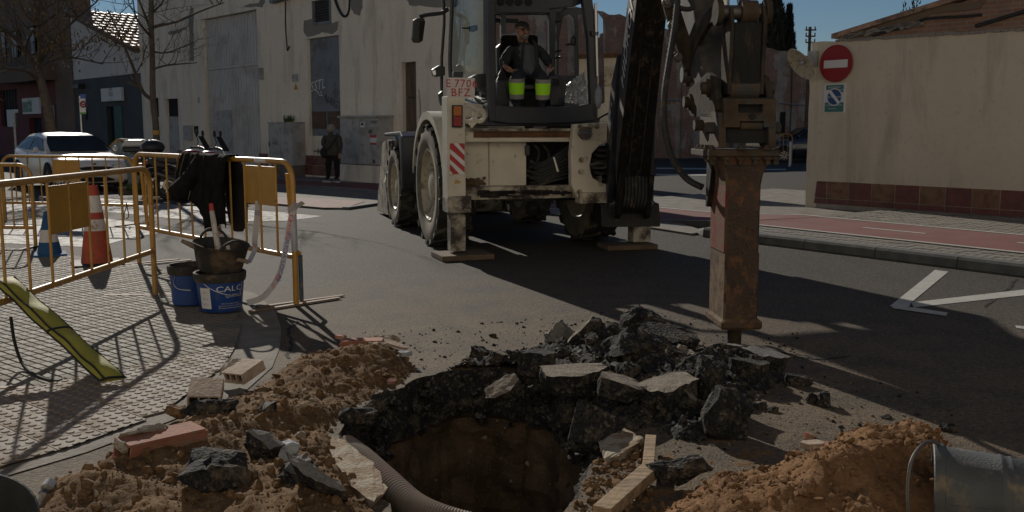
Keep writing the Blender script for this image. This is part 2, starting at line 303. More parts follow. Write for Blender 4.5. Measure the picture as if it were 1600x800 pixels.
    navy=M("navy_workwear", (0.02, 0.023, 0.033), 0.9, var=0.25, vs=9), jacket=M("operator_jacket", (0.022, 0.025, 0.032), 0.9, var=0.3, vs=8), shirt=M("grey_shirt", (0.09, 0.1, 0.11), 0.9, var=0.15, vs=8), hivis=M("hi_vis_yellow", (0.4, 0.85, 0.02), 0.7, var=0.06), reflect=M("grey_reflective_band", (0.25, 0.24, 0.23), 0.5, var=0.1),
    skin=M("skin", (0.36, 0.19, 0.13), 0.6, var=0.1, vs=12), greyhair=M("grey_hair", (0.24, 0.23, 0.215), 0.85, var=0.35, vs=40, bump=0.4, bs=90), darkhair=M("dark_hair", (0.055, 0.05, 0.046), 0.8, var=0.3, vs=40), beard=M("grey_beard", (0.15, 0.135, 0.12), 0.9, var=0.3, vs=50),
    olive=M("olive_brown_jacket", (0.05, 0.046, 0.038), 0.9, var=0.25, vs=8), blackcloth=M("black_trousers", (0.008, 0.008, 0.009), 0.95), sole=M("white_sole", (0.45, 0.45, 0.43), 0.7),
    bark=M("bark", (0.105, 0.085, 0.062), 0.95, var=0.3, vs=9, bump=0.5, bs=35), barkdark=M("twig_bark", (0.075, 0.058, 0.042), 0.95, var=0.3), dryleaf=M("dry_leaf", (0.16, 0.1, 0.04), 0.85, var=0.35, vs=3), cypress=M("cypress_leaf", (0.014, 0.022, 0.012), 0.8, var=0.45, vs=2), weed=M("weed_leaf", (0.07, 0.11, 0.025), 0.8, var=0.3),
    pipe=M("corrugated_conduit_red", (0.22, 0.11, 0.095), 0.75, var=0.2, vs=9, dirt=(0.22, 0.18, 0.14), dscale=4, dlo=0.36, dhi=0.56), terracotta=M("terracotta", (0.29, 0.115, 0.07), 0.85, var=0.2, vs=9, dirt=(0.24, 0.17, 0.12), dscale=14, dlo=0.52, dhi=0.62, bump=0.2, bs=60), palebrick=M("dusty_brick", (0.37, 0.285, 0.215), 0.9, var=0.25, vs=10, bump=0.35, bs=50), mortar=M("mortar_crust", (0.3, 0.265, 0.21), 0.95, var=0.25, vs=14, bump=0.7, bs=45), stone=M("limestone", (0.25, 0.19, 0.125), 0.9, var=0.3, vs=8, bump=0.6, bs=35), bluestone=M("bluish_stone", (0.27, 0.29, 0.31), 0.85, var=0.3, vs=10, bump=0.4, bs=35), 
    lampcream=M("lamp_enamel", (0.47, 0.42, 0.3), 0.4, var=0.12, dirt=(0.3, 0.22, 0.13), dscale=9), foil=M("crumpled_film", (0.55, 0.57, 0.58), 0.18, 0.35, var=0.2, vs=12), teal=M("teal_door", (0.035, 0.1, 0.09), 0.7), ochre=M("ochre_trim", (0.42, 0.25, 0.05), 0.6), palegreen=M("pale_green_panel", (0.3, 0.37, 0.34), 0.6), shutter=M("white_shutter", (0.35, 0.36, 0.37), 0.7), pinkbox=M("faded_pink_sign", (0.4, 0.25, 0.2), 0.7), moto_red=M("motorbike_red", (0.22, 0.015, 0.02), 0.25, var=0.1, coat=0.5), silverlid=M("silver_plastic", (0.36, 0.365, 0.37), 0.35, 0.3, var=0.06), bikered=M("tail_lens", (0.3, 0.02, 0.03), 0.2),
)
# ------------------------------------------------------------------ mesh builder
ROOTM = {}
def rot_to(d):
    return V(d).normalized().to_track_quat('Z', 'Y').to_matrix()
class MB:
    def __init__(s): s.v = []; s.f = []; s.m = []; s.sm = []
    def add(s, verts, faces, mi=0, smooth=False):
        o = len(s.v); s.v += [V(p) for p in verts]
        for f in faces: s.f.append([i + o for i in f]); s.m.append(mi); s.sm.append(smooth)
    def box(s, c, size, rot=None, mi=0, F=None):
        hx, hy, hz = size[0] / 2, size[1] / 2, size[2] / 2
        ps = [V((x * hx, y * hy, z * hz)) for x in (-1, 1) for y in (-1, 1) for z in (-1, 1)]
        if rot is not None: ps = [rot @ p for p in ps]
        ps = [p + V(c) for p in ps]
        if F: ps = [F.w(*p) for p in ps]
        s.add(ps, [(0, 1, 3, 2), (4, 6, 7, 5), (0, 4, 5, 1), (2, 3, 7, 6), (0, 2, 6, 4), (1, 5, 7, 3)], mi)
        return s
    def prism(s, poly, ext, mi=0, smooth=False):
        """poly: 3-D points (planar), ext: extrusion vector"""
        a = [V(p) for p in poly]; e = V(ext); n = len(a)
        nrm = V((0, 0, 0))
        for i in range(n): nrm += a[i].cross(a[(i + 1) % n])
        if nrm.dot(e) > 0: a = a[::-1]
        s.add(a + [p + e for p in a], [tuple(range(n)), tuple(range(2 * n - 1, n - 1, -1))] + [(i, i + n, (i + 1) % n + n, (i + 1) % n) for i in range(n)], mi, smooth)
        return s
    def tube(s, pts, r, n=8, mi=0, caps=True, smooth=True, closed=False):
        pts = [V(p) for p in pts]; k = len(pts)
        rs = r if isinstance(r, (list, tuple)) else [r] * k
        t0 = (pts[1] - pts[0]).normalized()
        x = t0.orthogonal().normalized()
        vs = []
        for i, p in enumerate(pts):
            if closed: t = pts[(i + 1) % k] - pts[i - 1]
            elif i == 0: t = pts[1] - pts[0]
            elif i == k - 1: t = pts[-1] - pts[-2]
            else: t = (pts[i + 1] - pts[i]).normalized() + (pts[i] - pts[i - 1]).normalized()
            if t.length < 1e-9: t = t0
            t.normalize()
            x = (x - t * x.dot(t))
            if x.length < 1e-6: x = t.orthogonal()
            x.normalize(); y = t.cross(x)
            for j in range(n):
                a = 2 * math.pi * j / n
                vs.append(p + (x * math.cos(a) + y * math.sin(a)) * rs[i])
        fs = []
        for i in range(k if closed else k - 1):
            for j in range(n):
                a = i * n + j; b = i * n + (j + 1) % n; i2 = ((i + 1) % k) * n
                fs.append((a, b, i2 + (j + 1) % n, i2 + j))
        s.add(vs, fs, mi, smooth)
        if caps and not closed:
            o = len(s.v) - len(vs)
            s.f.append([o + j for j in range(n - 1, -1, -1)]); s.m.append(mi); s.sm.append(False)
            s.f.append([o + (k - 1) * n + j for j in range(n)]); s.m.append(mi); s.sm.append(False)
        return s
    def cyl(s, a, b, r0, r1=None, n=16, mi=0, smooth=True):
        return s.tube([a, b], [r0, r0 if r1 is None else r1], n, mi, True, smooth)
    def lathe(s, prof, c, axis=(0, 0, 1), n=24, mi=0, smooth=True, mis=None):
        """prof: (r, h) along axis from c"""
        q = rot_to(axis); c = V(c); k = len(prof)
        vs = [c + q @ V((p[0] * math.cos(2 * math.pi * j / n), p[0] * math.sin(2 * math.pi * j / n), p[1])) for p in prof for j in range(n)]
        o = len(s.v); s.v += vs
        for i in range(k - 1):
            for j in range(n):
                s.f.append([o + i * n + j, o + i * n + (j + 1) % n, o + (i + 1) * n + (j + 1) % n, o + (i + 1) * n + j])
                s.m.append(mis[i] if mis else mi); s.sm.append(smooth)
        return s
    def disc(s, c, axis, r, n=24, mi=0):
        q = rot_to(axis); o = len(s.v)
        s.v += [V(c) + q @ V((r * math.cos(2 * math.pi * j / n), r * math.sin(2 * math.pi * j / n), 0)) for j in range(n)]
        s.f.append([o + j for j in range(n)]); s.m.append(mi); s.sm.append(False)
        return s
    def ball(s, c, r, n=10, mi=0, sc=(1, 1, 1), rot=None):
        k = max(4, n // 2 + 1); vs = []
        for i in range(k + 1):
            th = math.pi * i / k
            for j in range(n):
                ph = 2 * math.pi * j / n
                p = V((math.sin(th) * math.cos(ph) * sc[0], math.sin(th) * math.sin(ph) * sc[1], math.cos(th) * sc[2])) * r
                if rot is not None: p = rot @ p
                vs.append(V(c) + p)
        s.add(vs, [(i * n + j, (i + 1) * n + j, (i + 1) * n + (j + 1) % n, i * n + (j + 1) % n) for i in range(k) for j in range(n)], mi, True)
        return s
    def grid(s, fn, nu, nv, mi=0, smooth=True):
        vs = [fn(i / nu, j / nv) for j in range(nv + 1) for i in range(nu + 1)]
        s.add(vs, [(j * (nu + 1) + i, j * (nu + 1) + i + 1, (j + 1) * (nu + 1) + i + 1, (j + 1) * (nu + 1) + i) for j in range(nv) for i in range(nu)], mi, smooth)
        return s
    def build(s, name, mats, parent=None, bevel=0.0, origin=None, sharp=40):
        if not isinstance(mats, (list, tuple)): mats = [mats]
        me = bpy.data.meshes.new(name)
        vs = s.v
        inv = ROOTM.get(parent.name) if parent else None
        if inv is not None: vs = [inv @ p for p in vs]
        if origin is not None: vs = [p - V(origin) for p in vs]
        me.from_pydata([tuple(p) for p in vs], [], s.f)
        for m in mats: me.materials.append(MT[m] if isinstance(m, str) else m)
        me.polygons.foreach_set("material_index", s.m)
        me.polygons.foreach_set("use_smooth", s.sm)
        me.validate()
        if bevel:
            bm = bmesh.new(); bm.from_mesh(me)
            bmesh.ops.remove_doubles(bm, verts=bm.verts, dist=1e-5)
            ed = [e for e in bm.edges if len(e.link_faces) == 2 and e.calc_face_angle(0) > R(35)]
            bmesh.ops.bevel(bm, geom=ed, offset=bevel, segments=2, profile=0.6, affect='EDGES', clamp_overlap=True)
            bm.to_mesh(me); bm.free()
        if any(s.sm): me.set_sharp_from_angle(angle=R(sharp))
        me.update()
        o = bpy.data.objects.new(name, me); COL.objects.link(o)
        if parent:
            o.parent = parent
            if inv is not None: ROOTM[o.name] = inv
        elif origin is not None: o.location = origin
        return o
def tag(o, label=None, cat=None, group=None, kind=None):
    if label: o["label"] = label
    if cat: o["category"] = cat
    if group: o["group"] = group
    if kind: o["kind"] = kind
    return o
def thing(name, label, cat, mat=None, group=None):
    o = bpy.data.objects.new(name, None); COL.objects.link(o)
    mat = mat or Matrix.Identity(4)
    if isinstance(mat, Vector): mat = Matrix.Translation(mat)
    o.matrix_world = mat; o.empty_display_size = 0.2
    ROOTM[o.name] = mat.inverted()
    return tag(o, label, cat, group)
def struct(o, label=None): return tag(o, label, None, None, "structure")
def copy_tree(o, parent=None):
    c = o.copy(); COL.objects.link(c)
    if parent: c.parent = parent
    if o.name in ROOTM: ROOTM[c.name] = ROOTM[o.name]
    for ch in [x for x in bpy.data.objects if x.parent == o]: copy_tree(ch, c)
    return c
def arc(c, r, a0, a1, n, ax, ay):
    return [V(c) + V(ax) * (r * math.cos(a0 + (a1 - a0) * i / n)) + V(ay) * (r * math.sin(a0 + (a1 - a0) * i / n)) for i in range(n + 1)]
def spline(pts, n=8):
    pts = [V(p) for p in pts]; out = []
    for i in range(len(pts) - 1):
        p0 = pts[max(0, i - 1)]; p1 = pts[i]; p2 = pts[i + 1]; p3 = pts[min(len(pts) - 1, i + 2)]
        for k in range(n):
            t = k / n
            out.append(0.5 * ((2 * p1) + (p2 - p0) * t + (2 * p0 - 5 * p1 + 4 * p2 - p3) * t * t + (3 * p1 - p0 - 3 * p2 + p3) * t ** 3))
    out.append(pts[-1]); return out
def text(s, size, org, xd, yd, mat, parent, name="lettering", wrap=None, depth=0.002, space=1.0, shear=0.0, sx=1.0):
    cu = bpy.data.curves.new("t", 'FONT'); cu.body = s; cu.size = size; cu.align_x = 'CENTER'; cu.align_y = 'CENTER'
    cu.resolution_u = 2; cu.space_character = space; cu.shear = shear
    to = bpy.data.objects.new("t", cu); COL.objects.link(to)
    dg = bpy.context.evaluated_depsgraph_get()
    me0 = bpy.data.meshes.new_from_object(to.evaluated_get(dg))
    mb = MB(); xd = V(xd).normalized(); yd = V(yd).normalized(); nz = xd.cross(yd)
    if wrap: vs = [wrap(v.co.x * sx, v.co.y) for v in me0.vertices]
    else: vs = [V(org) + xd * (v.co.x * sx) + yd * v.co.y + nz * depth for v in me0.vertices]
    mb.add(vs, [tuple(p.vertices) for p in me0.polygons])
    bpy.data.objects.remove(to); bpy.data.curves.remove(cu); bpy.data.meshes.remove(me0)
    return mb.build(name, mat, parent)
def pip(x, y, poly):
    c = False; n = len(poly); j = n - 1
    for i in range(n):
        xi, yi = poly[i]; xj, yj = poly[j]
        if (yi > y) != (yj > y) and x < (xj - xi) * (y - yi) / (yj - yi) + xi: c = not c
        j = i
    return c
def edist(x, y, poly):
    d = 1e9; n = len(poly)
    for i in range(n):
        ax, ay = poly[i]; bx, by = poly[(i + 1) % n]
        dx, dy = bx - ax, by - ay
        t = max(0, min(1, ((x - ax) * dx + (y - ay) * dy) / max(1e-9, dx * dx + dy * dy)))
        d = min(d, math.hypot(x - ax - t * dx, y - ay - t * dy))
    return d
def fbm(x, y, z, o=5): return noise.fractal(V((x, y, z)), 0.9, 2.0, o, noise_basis='PERLIN_ORIGINAL')
def gp(lst, z=0.0): return [(p.x, p.y) for p in (G(a, b, z) for a, b in lst)]
def sheet(name, poly, z, mat, label=None, kind="structure", parent=None):
    mb = MB(); pl = [V((x, y, z)) for x, y in poly]
    mb.add(pl, [t for t in tessellate_polygon([pl])])
    for i, f in enumerate(mb.f):
        a, b, c = (mb.v[k] for k in f)
        if (b - a).cross(c - a).z < 0: mb.f[i] = list(reversed(f))
    o = mb.build(name, mat, parent)
    if not parent: tag(o, label, None, None, kind)
    return o
def rock(w, d, h, seed, npts=18, sub=1, rough=0.06, flat=None):
    """irregular broken lump (bmesh hull), centred on its base; returns verts, faces, top-face flags"""
    rr = random.Random(seed); bm = bmesh.new()
    if flat:
        k = rr.randint(6, 9); ang = sorted((i + rr.uniform(-0.42, 0.42)) * 2 * math.pi / k for i in range(k))
        for a in ang:
            q = rr.uniform(0.68, 1.08)
            for z in (0, 1):
                s2 = q * (rr.uniform(0.84, 1.0) if z == 0 else 1)
                bm.verts.new((math.cos(a) * w / 2 * s2, math.sin(a) * d / 2 * s2, (z - 0.5) * h))
    else:
        for i in range(npts):
            p = V((rr.gauss(0, 1), rr.gauss(0, 1), rr.gauss(0, 1))).normalized()
            k = max(abs(p.x), abs(p.y), abs(p.z)); p = p.lerp(p / k, 0.55) * rr.uniform(0.86, 1.05)
            bm.verts.new((p.x * w / 2, p.y * d / 2, p.z * h / 2))
    bmesh.ops.convex_hull(bm, input=bm.verts[:])
    bmesh.ops.delete(bm, geom=[v for v in bm.verts if not v.link_faces], context='VERTS')
    if sub:
        bmesh.ops.subdivide_edges(bm, edges=bm.edges[:], cuts=sub, use_grid_fill=True)
        bmesh.ops.triangulate(bm, faces=bm.faces[:])
    bm.normal_update(); bm.verts.ensure_lookup_table()
    tops = [f.normal.z > 0.8 for f in bm.faces]
    s = (w * d * h) ** (1 / 3)
    off = V((seed * 3.1, seed * 1.7, 0))
    vs = []
    for v in bm.verts:
        n = noise.noise_vector(v.co / s * 3.2 + off) * rough * s + noise.noise_vector(v.co / s * 8 + off) * rough * 0.5 * s
        if flat and v.normal.z > 0.75: n *= 0.35
        vs.append(v.co + n)
    fs = [[l.vert.index for l in f.loops] for f in bm.faces]
    bm.free(); return vs, fs, tops
def put_rock(name, label, cat, px, py, w, d, h, yaw=0, pit=0, rol=0, lift=0.0, seed=1, mats=("tar", "tar"), flat=False, sub=2, group=None, rough=0.06, npts=18, pos=None):
    vs, fs, tops = rock(w, d, h, seed, npts, sub, rough, flat)
    q = Matrix.Rotation(R(yaw), 3, 'Z') @ Matrix.Rotation(R(pit), 3, 'X') @ Matrix.Rotation(R(rol), 3, 'Y')
    vs = [q @ v for v in vs]
    mz = min(v.z for v in vs)
    base = pos if pos is not None else G(px, py)
    o = V((base.x, base.y, lift - mz - 0.012))
    mb = MB(); mb.v = [v + o for v in vs]; mb.f = [list(f) for f in fs]; mb.m = [1 if t else 0 for t in tops]; mb.sm = [False] * len(fs)
    ob = mb.build(name, list(mats), None, origin=o)
    return tag(ob, label, cat, group)
# ================================================================== SETTING
# ------------------------------------------------------------------ road with the dug pit
RIM_PX = [(524, 672), (548, 648), (572, 634), (604, 616), (652, 590), (700, 580), (760, 578), (820, 584), (870, 598), (915, 625), (945, 655), (958, 690),
          (925, 735), (895, 775), (885, 840), (840, 900), (720, 930), (650, 880), (612, 800), (578, 752), (540, 712)]
rim0 = [V((x, y, 0)) for x, y in gp(RIM_PX)]
rim = []
for i in range(len(rim0)):
    a, b = rim0[i], rim0[(i + 1) % len(rim0)]
    for k in range(7):
        p = a.lerp(b, k / 7); q = noise.noise_vector(p * 5) * 0.05 + noise.noise_vector(p * 17) * 0.025
        rim.append(V((p.x + q.x, p.y + q.y, 0)))
RC = sum(rim, V((0, 0, 0))) / len(rim)
RIM2 = [(p.x, p.y) for p in rim]
S = 350
outer = [V((-S, -S, 0)), V((S, -S, 0)), V((S, S, 0)), V((-S, S, 0))]
mid_r = [V((-6, 0.5, 0)), V((7, 0.5, 0)), V((7, 10, 0)), V((-6, 10, 0))]
mb = MB()
for ring in ((outer, mid_r), (mid_r, rim)):
    al = ring[0] + ring[1]; mb.add(al, tessellate_polygon([ring[0], ring[1][::-1]]) if False else tessellate_polygon([ring[0], ring[1]]))
for i, f in enumerate(mb.f):
    a, b, c = (mb.v[k] for k in f)
    if (b - a).cross(c - a).z < 0: mb.f[i] = list(reversed(f))
struct(mb.build("road", "asphalt"), "worn grey asphalt road round the dug pit")
n = len(rim); mb = MB(); levels = []
for z, ins in [(0, 0), (-0.03, 0.012), (-0.07, 0.02), (-0.12, 0.05), (-0.17, 0.06), (-0.22, 0.085), (-0.27, 0.10)] + [(-0.30 - .035 * i, .06 + .008 * math.sin(i * .9) + .008 * i) for i in range(21)] + [(-1.03, .3)]:
    row = []
    for p in rim:
        d = (RC - p); d.z = 0; d.normalize()
        nz = noise.noise_vector(V((p.x * 7, p.y * 7, z * 8)))
        amp = 0.0 if z == 0 else (0.06 if z > -0.3 else 0.055)
        n2_ = noise.noise(V((p.x * 11, p.y * 11, z * 12))) + .5 * noise.noise(V((p.x * 27, p.y * 27, z * 30)))
        row.append(p + d * (ins + nz.x * amp + (n2_ * .028 if z < -.02 else 0)) + V((0, 0, z + nz.z * amp * 0.4 if z else 0)))
    levels.append(row)
for i, row in enumerate(levels[:-1]):
    o = len(mb.v); mb.v += row + levels[i + 1]
    for j in range(n):
        mb.f.append([o + j, o + (j + 1) % n, o + n + (j + 1) % n, o + n + j]); mb.m.append(0 if i < 6 else 1); mb.sm.append(i >= 7)
o = len(mb.v); mb.v += levels[-1] + [RC + V((0, 0, -1.05))]
for j in range(n): mb.f.append([o + j, o + (j + 1) % n, o + n]); mb.m.append(1); mb.sm.append(True)
n_rim = n
struct(mb.build("pit", ["tar", "soil_dark"]), "deep pit dug through black asphalt into dark brown soil")

# ------------------------------------------------------------------ near left pavement of grooved and studded tiles
PAVE_PX = [(-500, 385), (0, 386), (120, 400), (215, 412), (330, 438), (400, 460), (430, 486), (440, 515), (437, 545), (425, 575), (380, 615), (250, 665), (135, 708), (0, 748), (-300, 830)]
PAVE = gp(PAVE_PX)
pave = sheet("pavement", PAVE, 0.005, "concrete", "tiled corner pavement with a smooth concrete edge")
ROOTM["pavement"] = Matrix.Identity(4)
A2 = V((math.sin(R(39)), math.cos(R(39)), 0)); B2 = V((A2.y, -A2.x, 0)); T = 0.26
b0 = G(0, 618); b1 = G(320, 550)
grid_m = MB()
for i in range(4):
    for j in range(2):
        x0, x1 = -T / 2 + i * T / 4 + 0.005, -T / 2 + (i + 1) * T / 4 - 0.005
        y0, y1 = -T / 2 + j * T / 2 + 0.005, -T / 2 + (j + 1) * T / 2 - 0.005
        z0, z1, c = 0.0, 0.0085, 0.003
        grid_m.add([(x0, y0, z0), (x1, y0, z0), (x1, y1, z0), (x0, y1, z0), (x0 + c, y0 + c, z1), (x1 - c, y0 + c, z1), (x1 - c, y1 - c, z1), (x0 + c, y1 - c, z1)],
                   [(4, 5, 6, 7), (0, 1, 5, 4), (1, 2, 6, 5), (2, 3, 7, 6), (3, 0, 4, 7)])
grid_m.add([(-T / 2, -T / 2, .002), (T / 2, -T / 2, .002), (T / 2, T / 2, .002), (-T / 2, T / 2, .002)], [(0, 1, 2, 3)])
stud_m = MB(); h = T / 2 - 0.003
stud_m.add([(-h, -h, .008), (h, -h, .008), (h, h, .008), (-h, h, .008), (-h, -h, 0), (h, -h, 0), (h, h, 0), (-h, h, 0)], [(0, 1, 2, 3), (4, 5, 1, 0), (5, 6, 2, 1), (6, 7, 3, 2), (7, 4, 0, 3)])
for i in range(4):
    for j in range(4):
        c = V(((i - 1.5) * T / 4, (j - 1.5) * T / 4, 0)); k = 8
        vs = [c + V((math.cos(a * 2 * math.pi / k) * rr_, math.sin(a * 2 * math.pi / k) * rr_, z)) for rr_, z in ((0.023, .008), (0.018, .0125)) for a in range(k)]
        stud_m.add(vs, [tuple(range(k, 2 * k))] + [(a, (a + 1) % k, k + (a + 1) % k, k + a) for a in range(k)])
slots = {"grid": [], "stud": []}; clipped = []
org = b0
for i in range(-30, 40):
    for j in range(-40, 30):
        c = org + A2 * ((i + 0.5) * T) + B2 * ((j + 0.5) * T)
        if c.y < 2.5 or c.x < -7 or c.x > 0: continue
        if not (-0.62 < c.x / c.y) or not pip(c.x, c.y, PAVE): continue
        cut = []
        for e_ in range(len(PAVE)):
            a_, b_ = V((*PAVE[e_], 0)), V((*PAVE[(e_ + 1) % len(PAVE)], 0)); t_ = (b_ - a_).normalized(); nn = V((t_.y, -t_.x, 0))   # inward
            if (V((-3.2, 6.5, 0)) - a_).dot(nn) < 0: nn = -nn
            k_ = .11 if a_.y < 5.6 and a_.x < -1.2 else .30
            if e_ < 4: k_ = .05
            mid = (a_ + b_) / 2
            if (c - mid).length > (b_ - a_).length / 2 + .5: continue
            dd = (c - a_).dot(nn) - k_
            if dd < .19: cut.append((a_ + nn * k_, nn, dd))
        if any(q[2] < -.1 for q in cut): continue
        if cut:
            clipped.append((c, "stud" if j >= 0 else "grid", cut)); continue
        slots["stud" if j >= 0 else "grid"].append(c)
for kind, src, mt, nm in (("grid", grid_m, "tile", "paving_tile"), ("stud", stud_m, "stud", "tactile_tile")):
    lst = sorted(slots[kind], key=lambda c: (c - EYE).length); first = None; rest = MB()
    for k, c in enumerate(lst):
        q = Matrix(((B2.x, A2.x, 0), (B2.y, A2.y, 0), (0, 0, 1))) @ Matrix.Rotation(R(rnd.uniform(-0.4, 0.4)), 3, 'Z') @ Matrix.Rotation(R(rnd.uniform(-0.35, 0.35)), 3, 'X')
        if kind == "grid": q = q @ Matrix.Rotation(R(90), 3, 'Z')
        pos = V((c.x, c.y, 0.006 + rnd.uniform(0, 0.003)))
        if k < 290:
            if first is None:
                first = src.build(nm, mt, None); o = first
            else:
                o = first.copy(); COL.objects.link(o)
            o.parent = pave; o.matrix_local = Matrix.Translation(pos) @ q.to_4x4()
        else:
            rest.add([q @ v + pos for v in src.v], src.f)
    if rest.v: tag(rest.build(nm + "_field", mt, pave), kind="stuff")

for c, kind, cut in clipped:
    src, mt, nm = (grid_m, "tile", "paving_tile") if kind == "grid" else (stud_m, "stud", "tactile_tile")
    q = Matrix(((B2.x, A2.x, 0), (B2.y, A2.y, 0), (0, 0, 1)))
    if kind == "grid": q = q @ Matrix.Rotation(R(90), 3, 'Z')
    bm = bmesh.new(); vv = [bm.verts.new(q @ v + V((c.x, c.y, .007))) for v in src.v]
    for f in src.f: bm.faces.new([vv[k] for k in f])
    for p_, nn, _ in cut: bmesh.ops.bisect_plane(bm, geom=bm.verts[:] + bm.edges[:] + bm.faces[:], plane_co=p_, plane_no=nn, clear_inner=True)
    bm.verts.index_update(); mb = MB(); mb.v = [v.co.copy() for v in bm.verts]
    for f in bm.faces: mb.f.append([l.vert.index for l in f.loops]); mb.m.append(0); mb.sm.append(False)
    bm.free()
    if mb.f: mb.build(nm, mt, pave)

# ------------------------------------------------------------------ right pavement: kerb, pavers, bike lane
K0, K1 = G(1187, 382), G(1600, 434)
KF = Frame(K0, math.atan2((K1 - K0).y, (K1 - K0).x))
ZP = 0.125
def koff(px, py, z=ZP): return (G(px, py, z) - KF.P0).dot(KF.n)
def ks(px, py, z=ZP): return (G(px, py, z) - KF.P0).dot(KF.u)
o_lo = (koff(1187, 352) + koff(1600, 397)) / 2; o_hi = (koff(1187, 330) + koff(1600, 367)) / 2
s0 = ks(1048, 356); s1 = 8.5
WF_P = G(1264, 316, ZP); WF_Q = G(1600, 339, ZP)
WF = Frame(WF_P, math.atan2((WF_Q - WF_P).y, (WF_Q - WF_P).x))
def kq(s, o, z): return KF.w(s, o, z)
pr = []
for s_, o_ in ((s0 + 0.3, 0.16), (s1, 0.16), (s1, 9), (s0 - 0.2, 9), (s0 - 0.1, o_hi + 0.4), (s0 - 0.1, o_lo), (s0, 0.5)):
    p = kq(s_, o_, 0); pr.append((p.x, p.y))
rp = sheet("right_pavement", pr, ZP - 0.01, "joint", "paver pavement with a red bike lane in front of the cream wall")
ROOTM["right_pavement"] = Matrix.Identity(4)
cc = MB().prism([kq(s0 - 1.0, o_lo - 0.02, 0.001), kq(s0, 0.4, 0.001), kq(s0 + 0.05, 0.02, 0.001), kq(s0 - 2.0, 0.3, 0.001), kq(s0 - 5, o_lo - 0.6, 0.001), kq(s0 - 6, 9, .001), kq(s0 - .1, 9, .001), kq(s0 - .1, o_hi + .5, .001)], (0, 0, 0.03))
struct(cc.build("concrete_ramp", "concrete"), "pale concrete ramp at the end of the kerb")
# kerb stones
km = None; s = s0; first = True
while s < s1:
    L_ = 1.0; mb = MB()
    a = 0.2 if first else 0.0
    prof = [(0.012, 0.0), (0.0, 0.02), (0.012, 0.105), (0.03, 0.132), (0.16, 0.137), (0.16, 0.0)]
    for k, (ss, dy, dz) in enumerate(((s + 0.006, a, -0.05 if first else 0), (s + 0.3, 0, 0), (s + L_ - 0.006, 0, 0))):
        mb.v += [kq(ss, min(q[0] + dy, 0.3), q[1] + (dz if q[1] > .05 else 0)) for q in prof]
    m_ = len(prof)
    for k in range(2):
        for j in range(m_): mb.f.append([k * m_ + j, k * m_ + (j + 1) % m_, (k + 1) * m_ + (j + 1) % m_, (k + 1) * m_ + j]); mb.m.append(0); mb.sm.append(False)
    mb.f += [list(range(m_ - 1, -1, -1)), list(range(2 * m_, 3 * m_))]; mb.m += [0, 0]; mb.sm += [False, False]
    mb.build("kerb_stone", "kerb", rp); s += L_; first = False
PS, PN = 0.105, 0.21
pl = []
row = 0
for o_a, o_b in ((0.165, o_lo - 0.06), (o_hi + 0.06, o_hi + 3.4)):
    nr = int((o_b - o_a) / PN)
    st = (o_b - o_a) / nr if o_a < 0.5 else PN
    for r_ in range(nr):
        s = s0 + 0.35 - (.3 if o_a > 1 else 0) + (PS / 2 if r_ % 2 else 0)
        while s < s1 - 0.2:
            c = kq(s + PS / 2, o_a + (r_ + .5) * st, 0)
            w = (c - WF.P0).dot(WF.n)
            if (w < -0.12 or (c - WF.P0).dot(WF.u) < -0.2) and abs(c.x / c.y) < 0.62: pl.append((c, st))
            s += PS
pl.sort(key=lambda t: t[0].y)
first = None; rest = MB()
hx, hy, ch = PS / 2 - 0.0055, 0.5, 0.004
def pav(st, z):
    hy = st / 2 - 0.004
    return [(-hx, -hy, -.02), (hx, -hy, -.02), (hx, hy, -.02), (-hx, hy, -.02), (-hx + ch, -hy + ch, z), (hx - ch, -hy + ch, z), (hx - ch, hy - ch, z), (-hx + ch, hy - ch, z)]
PF = [(4, 5, 6, 7), (0, 1, 5, 4), (1, 2, 6, 5), (2, 3, 7, 6), (3, 0, 4, 7)]
for k, (c, st) in enumerate(pl):
    q = Matrix(((KF.u.x, KF.n.x, 0), (KF.u.y, KF.n.y, 0), (0, 0, 1))) @ Matrix.Rotation(R(rnd.uniform(-.8, .8)), 3, 'Y')
    pos = V((c.x, c.y, ZP + rnd.uniform(-.003, .002)))
    if k < 290:
        if first is None:
            m0 = MB(); m0.add(pav(st, 0), PF); first = m0.build("paver", "paver"); o = first
        else: o = first.copy(); COL.objects.link(o)
        o.parent = rp; o.matrix_local = Matrix.Translation(pos) @ q.to_4x4()
    else: rest.add([q @ V(v) + pos for v in pav(st, 0)], PF)
tag(rest.build("paver_field", "paver", rp), kind="stuff")
# bike lane as one bent ribbon, with its lines
cl = [kq(s1, (o_lo + o_hi) / 2, 0), kq(s0 + 1, (o_lo + o_hi) / 2, 0), kq(s0 - 1.2, (o_lo + o_hi) / 2, 0), V((-3.2, 23.9, 0)), V((-5.7, 25.8, 0)), V((-10.5, 30.3, 0)), V((-17, 38, 0))]
cl = spline(cl, 14); hw = (o_hi - o_lo) / 2
def ribbon(path, a, b, z):
    mb = MB(); vs = []
    for i, p in enumerate(path):
        t = path[min(i + 1, len(path) - 1)] - path[max(i - 1, 0)]; t.z = 0; t.normalize(); nn = V((t.y, -t.x, 0)); zz = z(p) if callable(z) else z
        vs += [p + nn * a + V((0, 0, zz)), p + nn * b + V((0, 0, zz))]
    mb.add(vs, [(2 * i, 2 * i + 1, 2 * i + 3, 2 * i + 2) for i in range(len(path) - 1)])
    for i, f in enumerate(mb.f):
        if (mb.v[f[1]] - mb.v[f[0]]).cross(mb.v[f[2]] - mb.v[f[0]]).z < 0: mb.f[i] = list(reversed(f))
    return mb
def lz(dz): return lambda p: .036 + (ZP - .036) * max(0, min(1, ((p - KF.P0).dot(KF.u) - (s0 - 1.7)) / 1.5)) + dz
struct(ribbon(cl, -hw, hw, lz(0.002)).build("bike_lane", "lane"), "worn red bike lane running along the far pavement")
mb = MB()
